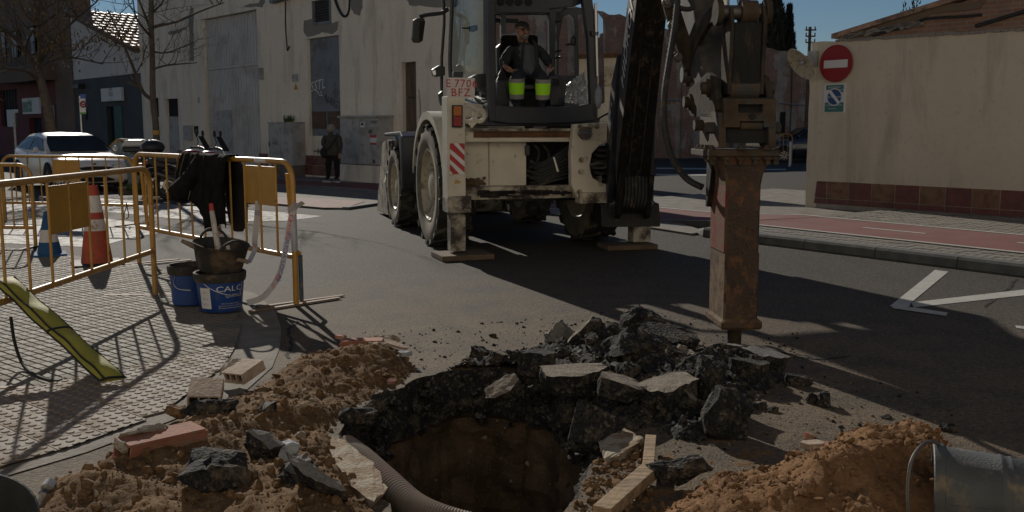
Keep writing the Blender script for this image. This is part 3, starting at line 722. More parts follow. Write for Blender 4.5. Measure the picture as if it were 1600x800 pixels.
for e_ in (-hw, hw):
    vs = []
    for i, p in enumerate(cl):
        t = cl[min(i + 1, len(cl) - 1)] - cl[max(i - 1, 0)]; t.z = 0; t.normalize(); nn = V((t.y, -t.x, 0)); q = p + nn * e_; vs += [V((q.x, q.y, 0)), V((q.x, q.y, lz(0.0015)(p)))]
    mb.add(vs, [(2 * i, 2 * i + 1, 2 * i + 3, 2 * i + 2) for i in range(len(cl) - 1)])
struct(mb.build("bike_lane_edge", "concrete"), "concrete edge under the red bike lane")
for a in (-hw, hw - 0.09): struct(ribbon(cl, a, a + 0.09, lz(0.007)).build("bike_lane_line", "white"), "thin white edge line of the red bike lane")
for sa, sb in ((ks(1348, 356), ks(1460, 364)), (ks(1600, 378), ks(1700, 390))):
    om = (o_lo + o_hi) / 2
    struct(MB().prism([kq(sa, om - .04, ZP + .003), kq(sb, om - .04, ZP + .003), kq(sb, om + .04, ZP + .003), kq(sa, om + .04, ZP + .003)], (0, 0, .004)).build("bike_lane_dash", "white"), "white centre dash on the red bike lane")

# far pavement in front of the warehouse
fp = gp([(150, 296), (300, 308), (400, 318), (505, 327), (545, 328), (625, 316), (760, 300), (900, 309), (960, 316), (960, 270), (620, 262), (300, 240), (100, 236), (60, 262)])
sheet("far_pavement", fp, 0.03, "concrete", "pale concrete pavement in front of the warehouse")
pk = gp([(300, 301), (420, 308), (505, 311), (570, 315), (540, 325), (505, 325), (400, 316), (300, 307)], .03)
sheet("pink_paving", pk, 0.038, "pinkpave", "pink paver corner of the far pavement")
far_k = [V((x, y, 0)) for x, y in gp([(300, 308), (400, 318), (505, 327), (545, 328), (625, 316), (760, 300)])]
mb = MB()
for i in range(len(far_k) - 1):
    a, b = far_k[i], far_k[i + 1]; t = (b - a).normalized(); nn = V((-t.y, t.x, 0))
    h1 = (.035, .035, .035, .05, .09, .09)[i]
    mb.prism([a, b, b + nn * .14, a + nn * .14], (0, 0, h1))
struct(mb.build("far_kerb", "kerb"), "low kerb along the far pavement corner")
# painted marks on the road
def paint(px, z, mat, label): return sheet("road_marking", gp(px), z, mat, label)
paint([(1461, 422), (1482, 425), (1424, 473), (1419, 482), (1390, 479)], .004, "white", "thick slanting stroke of the white road arrow")
paint([(1424, 473), (1600, 453), (1700, 442), (1700, 450), (1600, 462), (1428, 481)], .0041, "white", "long thin stroke of the white road arrow")
paint([(1394, 480), (1430, 482), (1481, 490), (1478, 495), (1395, 483)], .0081, "white", "short white stroke below the road arrow")
paint([(1586, 509), (1640, 514), (1640, 520), (1588, 513)], .004, "white", "stub of white paint at the right of the road")
paint([(150, 309), (300, 322), (440, 332), (503, 338), (455, 345), (330, 347), (265, 341), (120, 326)], .004, "zebra", "far worn white zebra stripe behind the barriers")
paint([(120, 336), (215, 348), (262, 362), (200, 373), (150, 387), (0, 380), (0, 350)], .004, "zebra", "near worn white zebra stripe behind the cones")
paint([(0, 316), (60, 318), (100, 326), (0, 332)], .004, "zebra", "leftmost worn white zebra stripe")
for q in ([(1025, 262), (1110, 263), (1110, 265), (1025, 264)], [(1195, 264), (1228, 264), (1228, 266), (1195, 266)], [(1025, 272), (1180, 273), (1180, 275), (1025, 274)]):
    paint(q, .004, "white", "thin white parking line in the side street")
crk = [[(985, 540), (1010, 543), (1040, 539), (1075, 552), (1100, 547), (1140, 556)], [(1195, 545), (1225, 552), (1260, 556), (1290, 566)], [(1240, 558), (1290, 562), (1330, 556)], [(1540, 480), (1570, 455), (1590, 436)], [(470, 500), (452, 515), (456, 540), (450, 560)]]
for c_ in crk:
    pts = spline([G(a, b) for a, b in c_], 5); pts = [p + V((noise.noise(p * 9) * .03, noise.noise(p * 9 + V((5, 0, 0))) * .03, 0)) for p in pts]
    struct(ribbon(pts, -.012, .012, .003).build("road_crack", "tar"), "dark crack across the asphalt")

# ------------------------------------------------------------------ cream wall at the right
wall = thing("garden_wall", "long plain cream rendered wall with red and tan tile skirting at right", "wall", WF.mat())
def wl(px, py, y=0): return WF.l(px, py, y)
ut = wl(1268, 66)[0]
topz = wl(1268, 66)[1]
tp = [(wl(px, py)) for px, py in ((1268, 66), (1300, 64), (1340, 63), (1380, 60), (1450, 56), (1530, 51), (1600, 47))]
tp += [(tp[-1][0] + 5, tp[-1][1] - 0.05)]
top = []
for i in range(len(tp) - 1):
    for k in range(6):
        a, b = tp[i], tp[i + 1]; u_ = a[0] + (b[0] - a[0]) * k / 6
        top.append((u_, a[1] + (b[1] - a[1]) * k / 6 + noise.noise(V((u_ * 4, 3, 0))) * .03))
top.append(tp[-1])
edge = [(tp[0][0] + noise.noise(V((z * 4, 1, 0))) * .035, z) for z in [i * 0.2 for i in range(0, 16)]]
poly = [WF.w(u_, 0, z) for u_, z in edge] + [WF.w(u_, 0, z) for u_, z in top] + [WF.w(tp[-1][0], 0, 0)]
mb = MB().prism(poly, WF.n * 0.32); mb.build("wall_body", "wallcream", wall)
mb = MB()
for i in range(len(top) - 1):
    u_, z = top[i]; u2 = top[i + 1][0]
    if u_ > tp[1][0]: mb.box(((u_ + u2) / 2, .15, z + 0.008), (u2 - u_ - .01, .36, .03 + .015 * rnd.random()), F=WF)
mb.build("coping", "cement", wall)
u_ = wl(1276, 290)[0]; k = 0; TW = .445
zt = wl(1300, 284)[1]; first_u = u_ + 0.22
us = [(u_, u_ + .22)] + [(u_ + .22 + i * TW, u_ + .22 + (i + 1) * TW) for i in range(22)]
for k, (a, b) in enumerate(us):
    tj = rnd.uniform(-.004, .003)
    MB().prism([WF.w(a + .009 - (.03 if k == 0 else 0), -.014 + tj, .224), WF.w(b - .009, -.014 + tj, .224), WF.w(b - .009, -.014 + tj, zt), WF.w(a + .009, -.014 + tj, zt)], WF.n * .022).build("skirting_tile", "redtile" if k % 2 == 0 else "tantile", wall)
    MB().prism([WF.w(a + .008 - (.04 if k == 0 else 0), -.02, .12), WF.w(b - .008, -.02, .12), WF.w(b - .008, -.016, .213), WF.w(a + .008 - (.03 if k == 0 else 0), -.016, .213)], WF.n * .022).build("skirting_tile", "redtile", wall)
MB().box(((us[0][0] + us[-1][1]) / 2, 0.0, (zt) / 2), (us[-1][1] - us[0][0] - .02, .014, zt - .01), F=WF).build("grout_bed", "grout", wall)

# brick gable behind the wall
GF = Frame(WF.w(0, 3.4, 0), math.atan2(WF.u.y, WF.u.x))
gb = thing("brick_gable_building", "brick building with a long sloping roof edge rising behind the cream wall", "building", GF.mat())
r0, r1_, r2 = GF.l(1311, 53), GF.l(1480, 0), GF.l(1640, -50)
gx = r2[0] + 4
gz = r0[1] + (r2[1] - r0[1]) / (r2[0] - r0[0]) * (gx - r0[0])
MB().prism([GF.w(r0[0] + .1, 0, 0), GF.w(gx, 0, 0), GF.w(gx, 0, gz - .1), GF.w(r0[0] + .1, 0, r0[1] - .12)], GF.n * 6).build("gable_wall", "gable", gb)
MB().prism([GF.w(r0[0] - .1, -.14, r0[1] - .1), GF.w(gx, -.14, gz - .1), GF.w(gx, -.14, gz), GF.w(r0[0] - .1, -.14, r0[1])], GF.n * 6.3).build("roof", "rooftile", gb)
rd = [GF.l(a, b, -.02) for a, b in ((1316, 56), (1480, 4), (1540, 0), (1530, 12), (1490, 16), (1455, 20), (1440, 30), (1420, 36), (1390, 44), (1350, 54), (1325, 60))]
MB().prism([GF.w(a, -.03, b - .02) for a, b in rd], GF.n * .035).build("render_patch", "gablerender", gb)
pts = [GF.w(*(lambda q: (q[0], -.06, q[1]))(GF.l(a, b, -.06))) for a, b in ((1362, 57), (1390, 48), (1420, 41), (1440, 31), (1460, 28), (1500, 26), (1534, 23))]
MB().tube(spline(pts, 4), .025, 6).build("cable", "black", gb)
pts = [GF.w(*(lambda q: (q[0], -.06, q[1]))(GF.l(a, b, -.06))) for a, b in ((1524, 41), (1600, 18), (1680, -8))]
MB().tube(pts, .035, 6).build("pipe", "black", gb)
# loose debris ledges along the flashing line
mb = MB()
for i in range(60):
    px = rnd.uniform(1316, 1440); py = 58 - (px - 1316) * .17 + rnd.uniform(-3, 2); a, b = GF.l(px, py, -.05)
    mb.box((a, -.06, b), (rnd.uniform(.05, .25), .06, rnd.uniform(.02, .06)), Matrix.Rotation(R(rnd.uniform(-25, 10)), 3, 'Y'), F=GF)
tag(mb.build("broken_mortar", "cement", gb), kind="stuff")
pm = MB()
for px in (1411, 1416, 1424, 1427, 1434):
    a, b = GF.l(px, 20 - (px - 1413) * .35, .1)
    for j in range(7):
        p = GF.w(a + rnd.uniform(-.03, .03), .1 + rnd.uniform(-.03, .03), b - .06 + j * .035); q = Matrix.Rotation(rnd.uniform(0, 6), 3, 'Z')
        pm.add([p + q @ V((-.02, 0, 0)), p + q @ V((.02, 0, 0)), p + q @ V((.03, .01, .09))], [(0, 1, 2)])
tag(pm.build("roof_plant", "cypress"), "small dark weeds sprouting on the sloping roof edge", "plant")

# ------------------------------------------------------------------ ruined brick wall across the side street
Pa, Pb = G(1020, 247.5), G(1262, 246.5)
RF = Frame(Pa, math.atan2((Pb - Pa).y, (Pb - Pa).x))
rw = thing("ruined_wall", "tall ruined brick wall with patches of fallen plaster behind the digger", "wall", RF.mat())
tpx = [(600, -70), (690, -35), (780, -14), (860, 2), (925, 15), (968, 24), (1022, 36), (1035, 44), (1090, 56), (1150, 66), (1188, 73), (1262, 86), (1400, 106)]
tl = [RF.l(a, b) for a, b in tpx]; tt = []
for i in range(len(tl) - 1):
    for k in range(5):
        u_ = tl[i][0] + (tl[i + 1][0] - tl[i][0]) * k / 5; tt.append((u_, tl[i][1] + (tl[i + 1][1] - tl[i][1]) * k / 5 + noise.noise(V((u_ * 2, 7, 0))) * .12))
MB().prism([RF.w(tl[0][0], 0, 0), RF.w(tt[-1][0], 0, 0)] + [RF.w(a, 0, b) for a, b in reversed(tt)], RF.n * .5).build("wall_body", "ruin", rw)
a, b = RF.l(1221, 175); a2, b2 = RF.l(1224, 208)
MB().box(((a + a2) / 2, -.03, (b + b2) / 2), (.25, .08, b - b2), F=RF).build("slit_window", "void", rw)
pts = [RF.w(*(lambda q: (q[0], -.06, q[1]))(RF.l(c, d, -.06))) for c, d in ((1238, 95), (1237, 150), (1234, 222))]
MB().tube(pts, .025, 5).build("cable", "black", rw)
pts = [RF.w(*(lambda q: (q[0], -.06, q[1]))(RF.l(c, d, -.06))) for c, d in ((1022, 155), (1060, 157), (1130, 160), (1205, 160), (1262, 165))]
MB().tube(pts, .03, 5).build("cable", "steel", rw)
for px in (1070, 1150, 1195, 1208):
    a, _ = RF.l(px, 200); zt_ = RF.l(px, 70 + (px - 1150) * .17 if px > 1100 else 56)[1] - .15
    MB().box((a, -.06, zt_ / 2), (.45, .14, zt_), F=RF).build("pilaster", "ruin", rw)
# low cream gate wall with a rail seen right of the cab
LF = Frame(G(930, 292), R(-20))
lw = thing("gate_wall", "low cream wall seen between the digger cab and its boom", "wall", LF.mat())
la, lb = LF.l(905, 92), LF.l(972, 88)
MB().prism([LF.w(la[0], 0, 0), LF.w(lb[0], 0, 0), LF.w(lb[0], 0, lb[1]), LF.w(la[0], 0, la[1])], LF.n * .3).build("wall_body", "wallcream", lw)
MB().box(((la[0] + lb[0]) / 2, .1, la[1] + .06), (lb[0] - la[0] + .1, .4, .1), F=LF).build("coping", "mrust", lw)
# ------------------------------------------------------------------ buildings on the left
P_ = G(470, 274, .05)
FF = Frame(P_, math.atan2(-.738, .674))
def fl(px, py, y=0): return FF.l(px, py, y)
def wall_open(F, u0, u1, z0, z1, ops, th, depth, name, mat, parent, top=None):
    zt = lambda u, z: top(u) if (top and z == z1) else z
    us = sorted({u0, u1, *[c for o in ops for c in o[:2] if u0 < c < u1]}); zs = sorted({z0, z1, *[c for o in ops for c in o[2:] if z0 < c < z1]})
    mb = MB()
    for i in range(len(us) - 1):
        for j in range(len(zs) - 1):
            um, zm = (us[i] + us[i + 1]) / 2, (zs[j] + zs[j + 1]) / 2
            if any(o[0] < um < o[1] and o[2] < zm < o[3] for o in ops): continue
            mb.add([F.w(us[i], 0, zs[j]), F.w(us[i + 1], 0, zs[j]), F.w(us[i + 1], 0, zt(us[i + 1], zs[j + 1])), F.w(us[i], 0, zt(us[i], zs[j + 1]))], [(0, 1, 2, 3)])
    for a, b, c, d in ops:
        q = [(a, c), (b, c), (b, d), (a, d)]
        for k in range(4):
            p, r = q[k], q[(k + 1) % 4]
            mb.add([F.w(p[0], 0, p[1]), F.w(p[0], th, p[1]), F.w(r[0], th, r[1]), F.w(r[0], 0, r[1])], [(0, 1, 2, 3)])
    mb.add([F.w(u0, 0, z0), F.w(u0, depth, z0), F.w(u0, depth, zt(u0, z1)), F.w(u0, 0, zt(u0, z1)), F.w(u1, 0, z0), F.w(u1, depth, z0), F.w(u1, depth, zt(u1, z1)), F.w(u1, 0, zt(u1, z1))], [(0, 3, 2, 1), (4, 5, 6, 7), (3, 7, 6, 2), (1, 2, 6, 5)])
    return mb.build(name, mat, parent)
wh = thing("warehouse", "cream rendered warehouse with tall ribbed garage door and blue double door", "building", FF.mat())
uL, uR = fl(224, 200)[0], fl(722, 200)[0]
WH = 9.0
def wtop(u): return 6.9 + (4.95 - 6.9) * (u - uL) / (uR - uL)
def opx(xa, xb, ya, yb):
    xm, ym = (xa + xb) / 2, (ya + yb) / 2
    return (fl(xa, ym)[0], fl(xb, ym)[0], fl(xm, yb)[1], fl(xm, ya)[1])
gar = opx(318, 405, 21.5, 262); gar = (gar[0], gar[1], 0.04, gar[3])
bd = opx(481.5, 531, 57.5, 212.5); uw = opx(489, 517, -1, 37); wd = opx(621, 650.5, 97, 209); w1 = opx(234, 248, 153, 183); d1 = opx(261, 280, 154, 258); d1 = (d1[0], d1[1], .05, d1[3])
ops = [gar, bd, uw, wd, w1, d1]
wall_open(FF, uL, uR, 0, WH, ops, .22, 0.7, "facade", "cream", wh, wtop)
def panel(F, o, y, name, mat, parent, th=.04, gap=0.0):
    return MB().box(((o[0] + o[1]) / 2, y + th / 2, (o[2] + o[3]) / 2), (o[1] - o[0] - gap, th, o[3] - o[2] - gap), F=F).build(name, mat, parent)
# garage door with ribs
gd = panel(FF, gar, .2, "garage_door", "darksteel", wh)
mb = MB(); k = int((gar[1] - gar[0]) / .19)
for i in range(k):
    u_ = gar[0] + (i + .5) * (gar[1] - gar[0]) / k
    for za, zb in ((gar[2] + .02, fl(360, 103)[1] - .06), (fl(360, 103)[1] + .06, gar[3] - .02)):
        mb.box((u_, .185, (za + zb) / 2), (.163, .04, zb - za), F=FF)
mb.build("door_rib", "garage", gd)
zb = fl(360, 103)[1]; MB().box(((gar[0] + gar[1]) / 2, .17, zb), (gar[1] - gar[0], .07, .1), F=FF).build("door_rail", "garage", gd)
wk = opx(332, 357, 172, 243); panel(FF, wk, .14, "wicket_door", "cabinet", gd, .03)
# blue double door
bm_ = (bd[0] + bd[1]) / 2
for a, b in ((bd[0], bm_ - .006), (bm_ + .006, bd[1])):
    lf = panel(FF, (a, b, bd[2], bd[3]), .10, "door_leaf", "bluegrey", wh, .05)
    lz0, lz1 = fl(505, 201)[1], fl(505, 174)[1]
    MB().box(((a + b) / 2, .09, (lz0 + lz1) / 2), (b - a - .12, .02, lz1 - lz0), F=FF).build("louvre_back", "void", lf)
    mb = MB()
    for i in range(10): mb.box(((a + b) / 2, .082, lz0 + (i + .5) * (lz1 - lz0) / 10), (b - a - .12, .03, .045), Matrix.Rotation(R(35), 3, 'X'), F=FF)
    mb.build("louvre", "louvre", lf)
    if a == bd[0]: left_leaf = lf
    else: right_leaf = lf
def ftext(s, px, py, size, mat, parent, y=0.095, sh=0.0, rot=0.0, **kw):
    u_, z = fl(px, py, y); xd = FF.u * math.cos(rot) + V((0, 0, math.sin(rot))); yd = -FF.u * math.sin(rot) + V((0, 0, math.cos(rot)))
    return text(s, size, FF.w(u_, y, z), xd, yd, mat, parent, "graffiti", shear=sh, **kw)
ftext("SSTL", 496, 134, .42, "signwhite", left_leaf, sh=.3, rot=.12); ftext("~>", 499, 146, .34, "signwhite", left_leaf, rot=-.5)
ftext("NAIGT", 519, 160, .32, "black", right_leaf, sh=.3, rot=-.3)
# other openings
panel(FF, uw, .08, "window_louvre", "void", wh)
mb = MB()
for i in range(16): mb.box(((uw[0] + uw[1]) / 2, .06, uw[2] + .05 + i * .075), (uw[1] - uw[0] - .08, .03, .05), Matrix.Rotation(R(35), 3, 'X'), F=FF)
mb.build("window_slats", "darkgrey", wh)
mb = MB(); fr = .055
for (a, b, c, d) in ((uw[0] - .02, uw[0] + fr, uw[2] - .02, uw[3]), (uw[1] - fr, uw[1] + .02, uw[2] - .02, uw[3]), (uw[0] + fr, uw[1] - fr, uw[2] - .02, uw[2] + fr)): mb.box(((a + b) / 2, .0, (c + d) / 2), (b - a, .05, d - c), F=FF)
mb.build("window_frame", "bluegrey", wh)
u2 = fl(627, 150)[0]
for a, b in ((u2, (u2 + wd[1]) / 2 - .004), ((u2 + wd[1]) / 2 + .004, wd[1])):
    for c, d in ((wd[2] + .04, fl(638, 152)[1] - .01), (fl(638, 152)[1] + .01, wd[3])): panel(FF, (a, b, c, d), .15, "wooden_door_board", "wood_old", wh, .04)
MB().box(((wd[0] + u2) / 2, .12, (wd[2] + wd[3]) / 2), (u2 - wd[0], .18, wd[3] - wd[2]), F=FF).build("door_reveal", "cream", wh)
panel(FF, w1, .12, "dark_window", "void", wh)
dz = fl(270, 182)[1]
panel(FF, (d1[0], d1[1], dz, d1[3]), .12, "dark_window", "void", wh); panel(FF, (d1[0], d1[1], d1[2], dz), .08, "side_door", "cabinet", wh)
# boxes, conduit, cables and patches on the facade
for (xa, xb, ya, yb, y, th, mt, nm) in ((291, 302, 196, 219, -.12, .12, "cabinet", "meter_box"), (304, 310, 197, 209, -.02, .03, "void", "vent_hole"), (310, 312, 152, 161, -.03, .03, "cabinet", "wall_box"),
        (457, 466, 116, 128, -.02, .02, "cabinet", "notice_plate"), (408, 412, 106, 124, -.1, .1, "cabinet", "security_box")):
    panel(FF, opx(xa, xb, ya, yb), y, nm, mt, wh, th)
o = opx(459, 466, 130, 140); MB().prism([FF.w(o[0], -.012, o[2]), FF.w(o[1], -.012, o[2]), FF.w((o[0] + o[1]) / 2, -.012, o[3])], FF.n * .012).build("warning_triangle", "ochre", wh)
a = fl(425, 3, -.1); b = fl(492, -8, -.1)
MB().prism([FF.w(a[0], -.2, a[1] - .05), FF.w(b[0], -.2, a[1] + .05), FF.w(b[0], -.2, a[1] + .3), FF.w(a[0], -.2, a[1] + .2)], FF.n * .2).build("awning_box", "bluegrey", wh)
def fpts(l, y=-.03): return spline([FF.w(fl(a, b, y)[0], y, fl(a, b, y)[1]) for a, b in l], 5)
MB().tube(fpts([(446, 2), (446, 40), (448, 70), (449, 79), (452, 72)]), .02, 5).build("cable", "black", wh)
MB().tube(fpts([(520, -10), (526, 8), (533, 22), (539, 26), (544, 20), (546, 6), (545, -12)]), .03, 6).build("cable", "black", wh)
MB().tube(fpts([(523, -10), (528, 8), (534, 21), (539, 25)], -.06), .018, 6).build("cable", "black", wh)
MB().tube(fpts([(654, 140), (656, 170), (655, 198)], -.03), .02, 5).build("pipe", "cabinet", wh)
def patch(pxs, nm="cement_patch", mt="cement", y=-.004):
    pts = []
    for i in range(len(pxs)):
        a, b = pxs[i], pxs[(i + 1) % len(pxs)]
        for k in range(5):
            t = k / 5; x, yy = a[0] + (b[0] - a[0]) * t, a[1] + (b[1] - a[1]) * t
            x += noise.noise(V((x * .35, yy * .35, 1))) * 2.2; yy += noise.noise(V((x * .35, yy * .35, 9))) * 2.2
            q = fl(x, yy, y); pts.append(FF.w(q[0], y, q[1]))
    mb = MB(); mb.add(pts, tessellate_polygon([pts]))
    for i, f in enumerate(mb.f):
        p, q, r = (mb.v[k] for k in f)
        if (q - p).cross(r - p).dot(FF.n) > 0: mb.f[i] = list(reversed(f))
    return mb.build(nm, mt, wh)
patch([(475, 32), (488, 30), (489, 40), (518, 36), (529, 32), (528, 46), (520, 54), (505, 50), (492, 56), (480, 58), (474, 50)])
patch([(548, -10), (566, -10), (566, 12), (562, 24), (553, 22), (548, 10)]); patch([(628, -12), (720, -12), (715, 10), (680, 12), (640, 8)])
patch([(262, 50), (292, 42), (298, 10), (302, 12), (303, 95), (297, 96), (296, 42), (280, 52), (263, 54)]); patch([(372, 12), (404, 4), (412, -10), (418, -10), (410, 12), (398, 10)])
# red plinth tiles
ub, zt2 = fl(411, 240)[0], .66
u_ = uL + .1; k = 0
while u_ < uR - .35:
    px = 800 + (FF.w(u_ + .15, 0, 0).x / FF.w(u_ + .15, 0, 0).y) * 1500
    if (280 < px < 312) or (410 < px < 422) or (452 < px < 549) or (px > 598):
        for r_ in range(2):
            MB().box((u_ + .15, -.006, .08 + .15 + r_ * .3), (.296, .02, .292), F=FF).build("plinth_tile", "tantile" if (k * 7 + r_ * 3) % 6 == 0 else "redtile", wh)
    u_ += .305; k += 1
# white house with the dark grey ground floor
h2 = thing("tiled_roof_house", "white house with tiled roof and dark grey shop front", "building", FF.mat())
H0, H1 = fl(118, 200)[0], uL - .02
zg = (fl(120, 121)[1] + fl(215, 118)[1]) / 2
HF = Frame(FF.w(0, .06, 0), math.atan2(FF.u.y, FF.u.x))
dr = HF.l(168, 200)[0], HF.l(192, 200)[0], .05, HF.l(180, 166)[1]
wall_open(HF, H0, H1, 0, zg, [dr], .2, 7, "shop_front", "darkgrey", h2)
ra, rb = HF.l(116, 16), HF.l(221, 78)
rz0, rz1 = ra[1], rb[1]
MB().prism([HF.w(H0, -.01, zg), HF.w(H1, -.01, zg), HF.w(H1, -.01, rz1 - .1), HF.w(H0, -.01, rz0 - .1)], HF.n * 7).build("upper_wall", "greywall", h2)
sl_ = V((H1 - H0, 0, rz1 - rz0)); ln = sl_.length; sl_.normalize()
MB().prism([HF.w(H0 - .05, -.3, rz0 - .1), HF.w(H1 - .02, -.3, rz1 - .12), HF.w(H1 - .02, -.3, rz1 - .02), HF.w(H0 - .05, -.3, rz0)], HF.n * 7.7).build("roof_deck", "brown", h2)
first = None; nrow = 12; tlen = ln / nrow
for r_ in range(nrow):
    for c_ in range(24):
        y = -.25 + c_ * .32; p = V((H0, y, rz0 + .02)) + sl_ * (tlen * r_)
        if first is None:
            m0 = MB(); kk = 5; L2 = tlen * 1.12
            vs = [V((x, .13 * w_ * math.cos(math.pi * j / kk), .1 * w_ * math.sin(math.pi * j / kk) + zo)) for x, w_, zo in ((0, .85, 0), (L2, 1.1, .05)) for j in range(kk + 1)]
            m0.add(vs, [(j, j + 1, kk + 1 + j + 1, kk + 1 + j) for j in range(kk)] + [tuple(range(kk + 1, 2 * kk + 2))], 0, True)
            first = m0.build("roof_tile", "rooftile"); o = first
        else: o = first.copy(); COL.objects.link(o)
        ang = math.atan2(sl_.z, sl_.x)
        o.parent = h2; o.matrix_local = Matrix.Translation(p + V((0, .06, 0)) + V((0, rnd.uniform(-.015, .015), rnd.uniform(-.01, .01)))) @ Matrix.Rotation(-ang, 4, 'Y')
panel(HF, dr, .18, "door_opening", "void", h2)
dx = HF.l(180, 200)[0]
MB().box(((dx + dr[1]) / 2 + .05, -.02, (dr[2] + dr[3]) / 2), (dr[1] - dx, .05, dr[3] - dr[2]), F=HF).build("door_leaf", "teal", h2)
MB().box((dr[0] - .02, -.01, (dr[2] + dr[3]) / 2), (.07, .06, dr[3] - dr[2]), F=HF).build("door_frame", "teal", h2)
q = (HF.l(163, 148)[0], HF.l(194.5, 148)[0], HF.l(178, 158)[1], HF.l(178, 137.5)[1])
sg = panel(HF, q, -.14, "shop_sign", "signwhite", h2, .12)
cx, cz = (q[0] + q[1]) / 2, (q[2] + q[3]) / 2
[text(t_, .24, HF.w(cx, -.145, cz + dz_), HF.u, (0, 0, 1), "black", sg) for t_, dz_ in (("DIM", .22), ("DOK", .0))]; text("estudi de disseny", .07, HF.w(cx, -.145, cz - .2), HF.u, (0, 0, 1), "cabinet", sg)
q = (HF.l(125, 138)[0], HF.l(133, 138)[0], HF.l(129, 138)[1], HF.l(129, 131)[1]); panel(HF, q, -.3, "wall_lamp_box", "black", h2, .3)
panel(HF, (HF.l(134, 180)[0], HF.l(137, 180)[0], HF.l(136, 187)[1], HF.l(136, 169)[1]), -.03, "wall_vent", "void", h2, .04)
# maroon building with dark upper floors
rbd = thing("maroon_building", "dark brown apartment building with maroon ground floor shop at far left", "building", FF.mat())
Q0, Q1 = fl(-90, 200)[0], H0 - .02
um = fl(90, 200)[0]; zq = fl(60, 124)[1]
od = (fl(46, 200)[0], fl(66, 200)[0], .05, fl(56, 184)[1]); ow = (fl(3, 200)[0], fl(30, 200)[0], fl(16, 198)[1], fl(16, 140)[1])
wall_open(FF, Q0, um, 0, zq, [od, ow], .3, 1.0, "ground_floor_wall", "maroon", rbd)
panel(FF, od, .25, "door_opening", "void", rbd); panel(FF, ow, .2, "shop_window", "void", rbd)
mb = MB()
for i in range(6): mb.box((ow[0] + (i + .5) * (ow[1] - ow[0]) / 6, .1, (ow[2] + ow[3]) / 2), (.04, .04, ow[3] - ow[2]), F=FF)
mb.build("window_bars", "black", rbd)
panel(FF, (fl(9, 180)[0], fl(30, 180)[0], fl(20, 198)[1], fl(20, 171)[1]), .05, "poster", "signwhite", rbd, .02)
wz = []
for xa, xb, ya, yb in ((-30, -12, 45, 92), (0, 10, 48, 90), (15, 34, 48, 90), (45, 58, 40, 88)):
    wz.append((fl(xa, 60)[0], fl(xb, 60)[0], fl((xa + xb) / 2, yb)[1], fl((xa + xb) / 2, ya)[1]))
ZB = fl(60, 104)[1]
wall_open(FF, Q0, Q1, zq + .01, 8.6, wz, .25, 1.0, "upper_wall", "brown", rbd)
MB().box(((um + Q1) / 2, .5, zq / 2), (Q1 - um - .01, 1.0, zq), F=FF).build("side_pier", "brown", rbd)
for i, o in enumerate(wz):
    panel(FF, o, .22, "window", "void", rbd)
    a, b = o[0], o[1]
    panel(FF, (a, a + (b - a) * .42, o[2] + .05, o[3] - .05), .06, "shutter", "shutter", rbd, .04)
# curved balcony slab
mb = MB(); ba, bb = fl(-20, 118)[0], fl(88, 118)[0]
mb.prism([FF.w(ba, -.9, ZB - .6), FF.w(ba + (bb - ba) * .25, -1.0, ZB - .35), FF.w(ba + (bb - ba) * .5, -1.0, ZB - .75), FF.w(ba + (bb - ba) * .9, -1.0, ZB - .8), FF.w(bb, -.9, ZB - .75), FF.w(bb, -.9, ZB), FF.w(ba, -.9, ZB)], FF.n * .9)
mb.build("balcony_slab", "gablerender", rbd)
mb = MB()
for i in range(26): mb.box((ba + (i + .5) * (bb - ba) / 26, -.85, ZB + .5), (.025, .025, 1.0), F=FF)
mb.box(((ba + bb) / 2, -.85, ZB + 1.0), (bb - ba, .05, .05), F=FF); mb.build("balcony_railing", "black", rbd)
q = (fl(38, 165)[0], fl(65, 165)[0], fl(52, 178)[1], fl(52, 153)[1]); sg = panel(FF, q, -.1, "shop_sign", "signwhite", rbd, .08)
cx, w_ = (q[0] + q[1]) / 2, q[1] - q[0]
panel(FF, (q[0] + .03, cx + .18, q[2] + .1, q[2] + .62), -.11, "sign_panel", "signgreen", sg, .01)
[text(t_, .17, FF.w(cx, -.115, q[3] - dz_), FF.u, (0, 0, 1), "black", sg) for t_, dz_ in (("Peluqueria", .12), ("Canina", .29))]; text("Dino", .34, FF.w(cx - .08, -.12, q[2] + .37), FF.u, (0, 0, 1), "signwhite", sg)
q = (fl(79, 190)[0], fl(87, 190)[0], fl(83, 215)[1], fl(83, 164)[1]); sg = panel(FF, q, -.08, "sign_column", "shutter", rbd, .06)
for i, m_ in enumerate(("signgreen", "signwhite", "signgreen", "signwhite", "signgreen")):
    z = q[3] - .12 - i * (q[3] - q[2]) / 5.2; panel(FF, (q[0] + .03, q[1] - .03, z - .18, z), -.09, "sign_panel", m_, sg, .01)

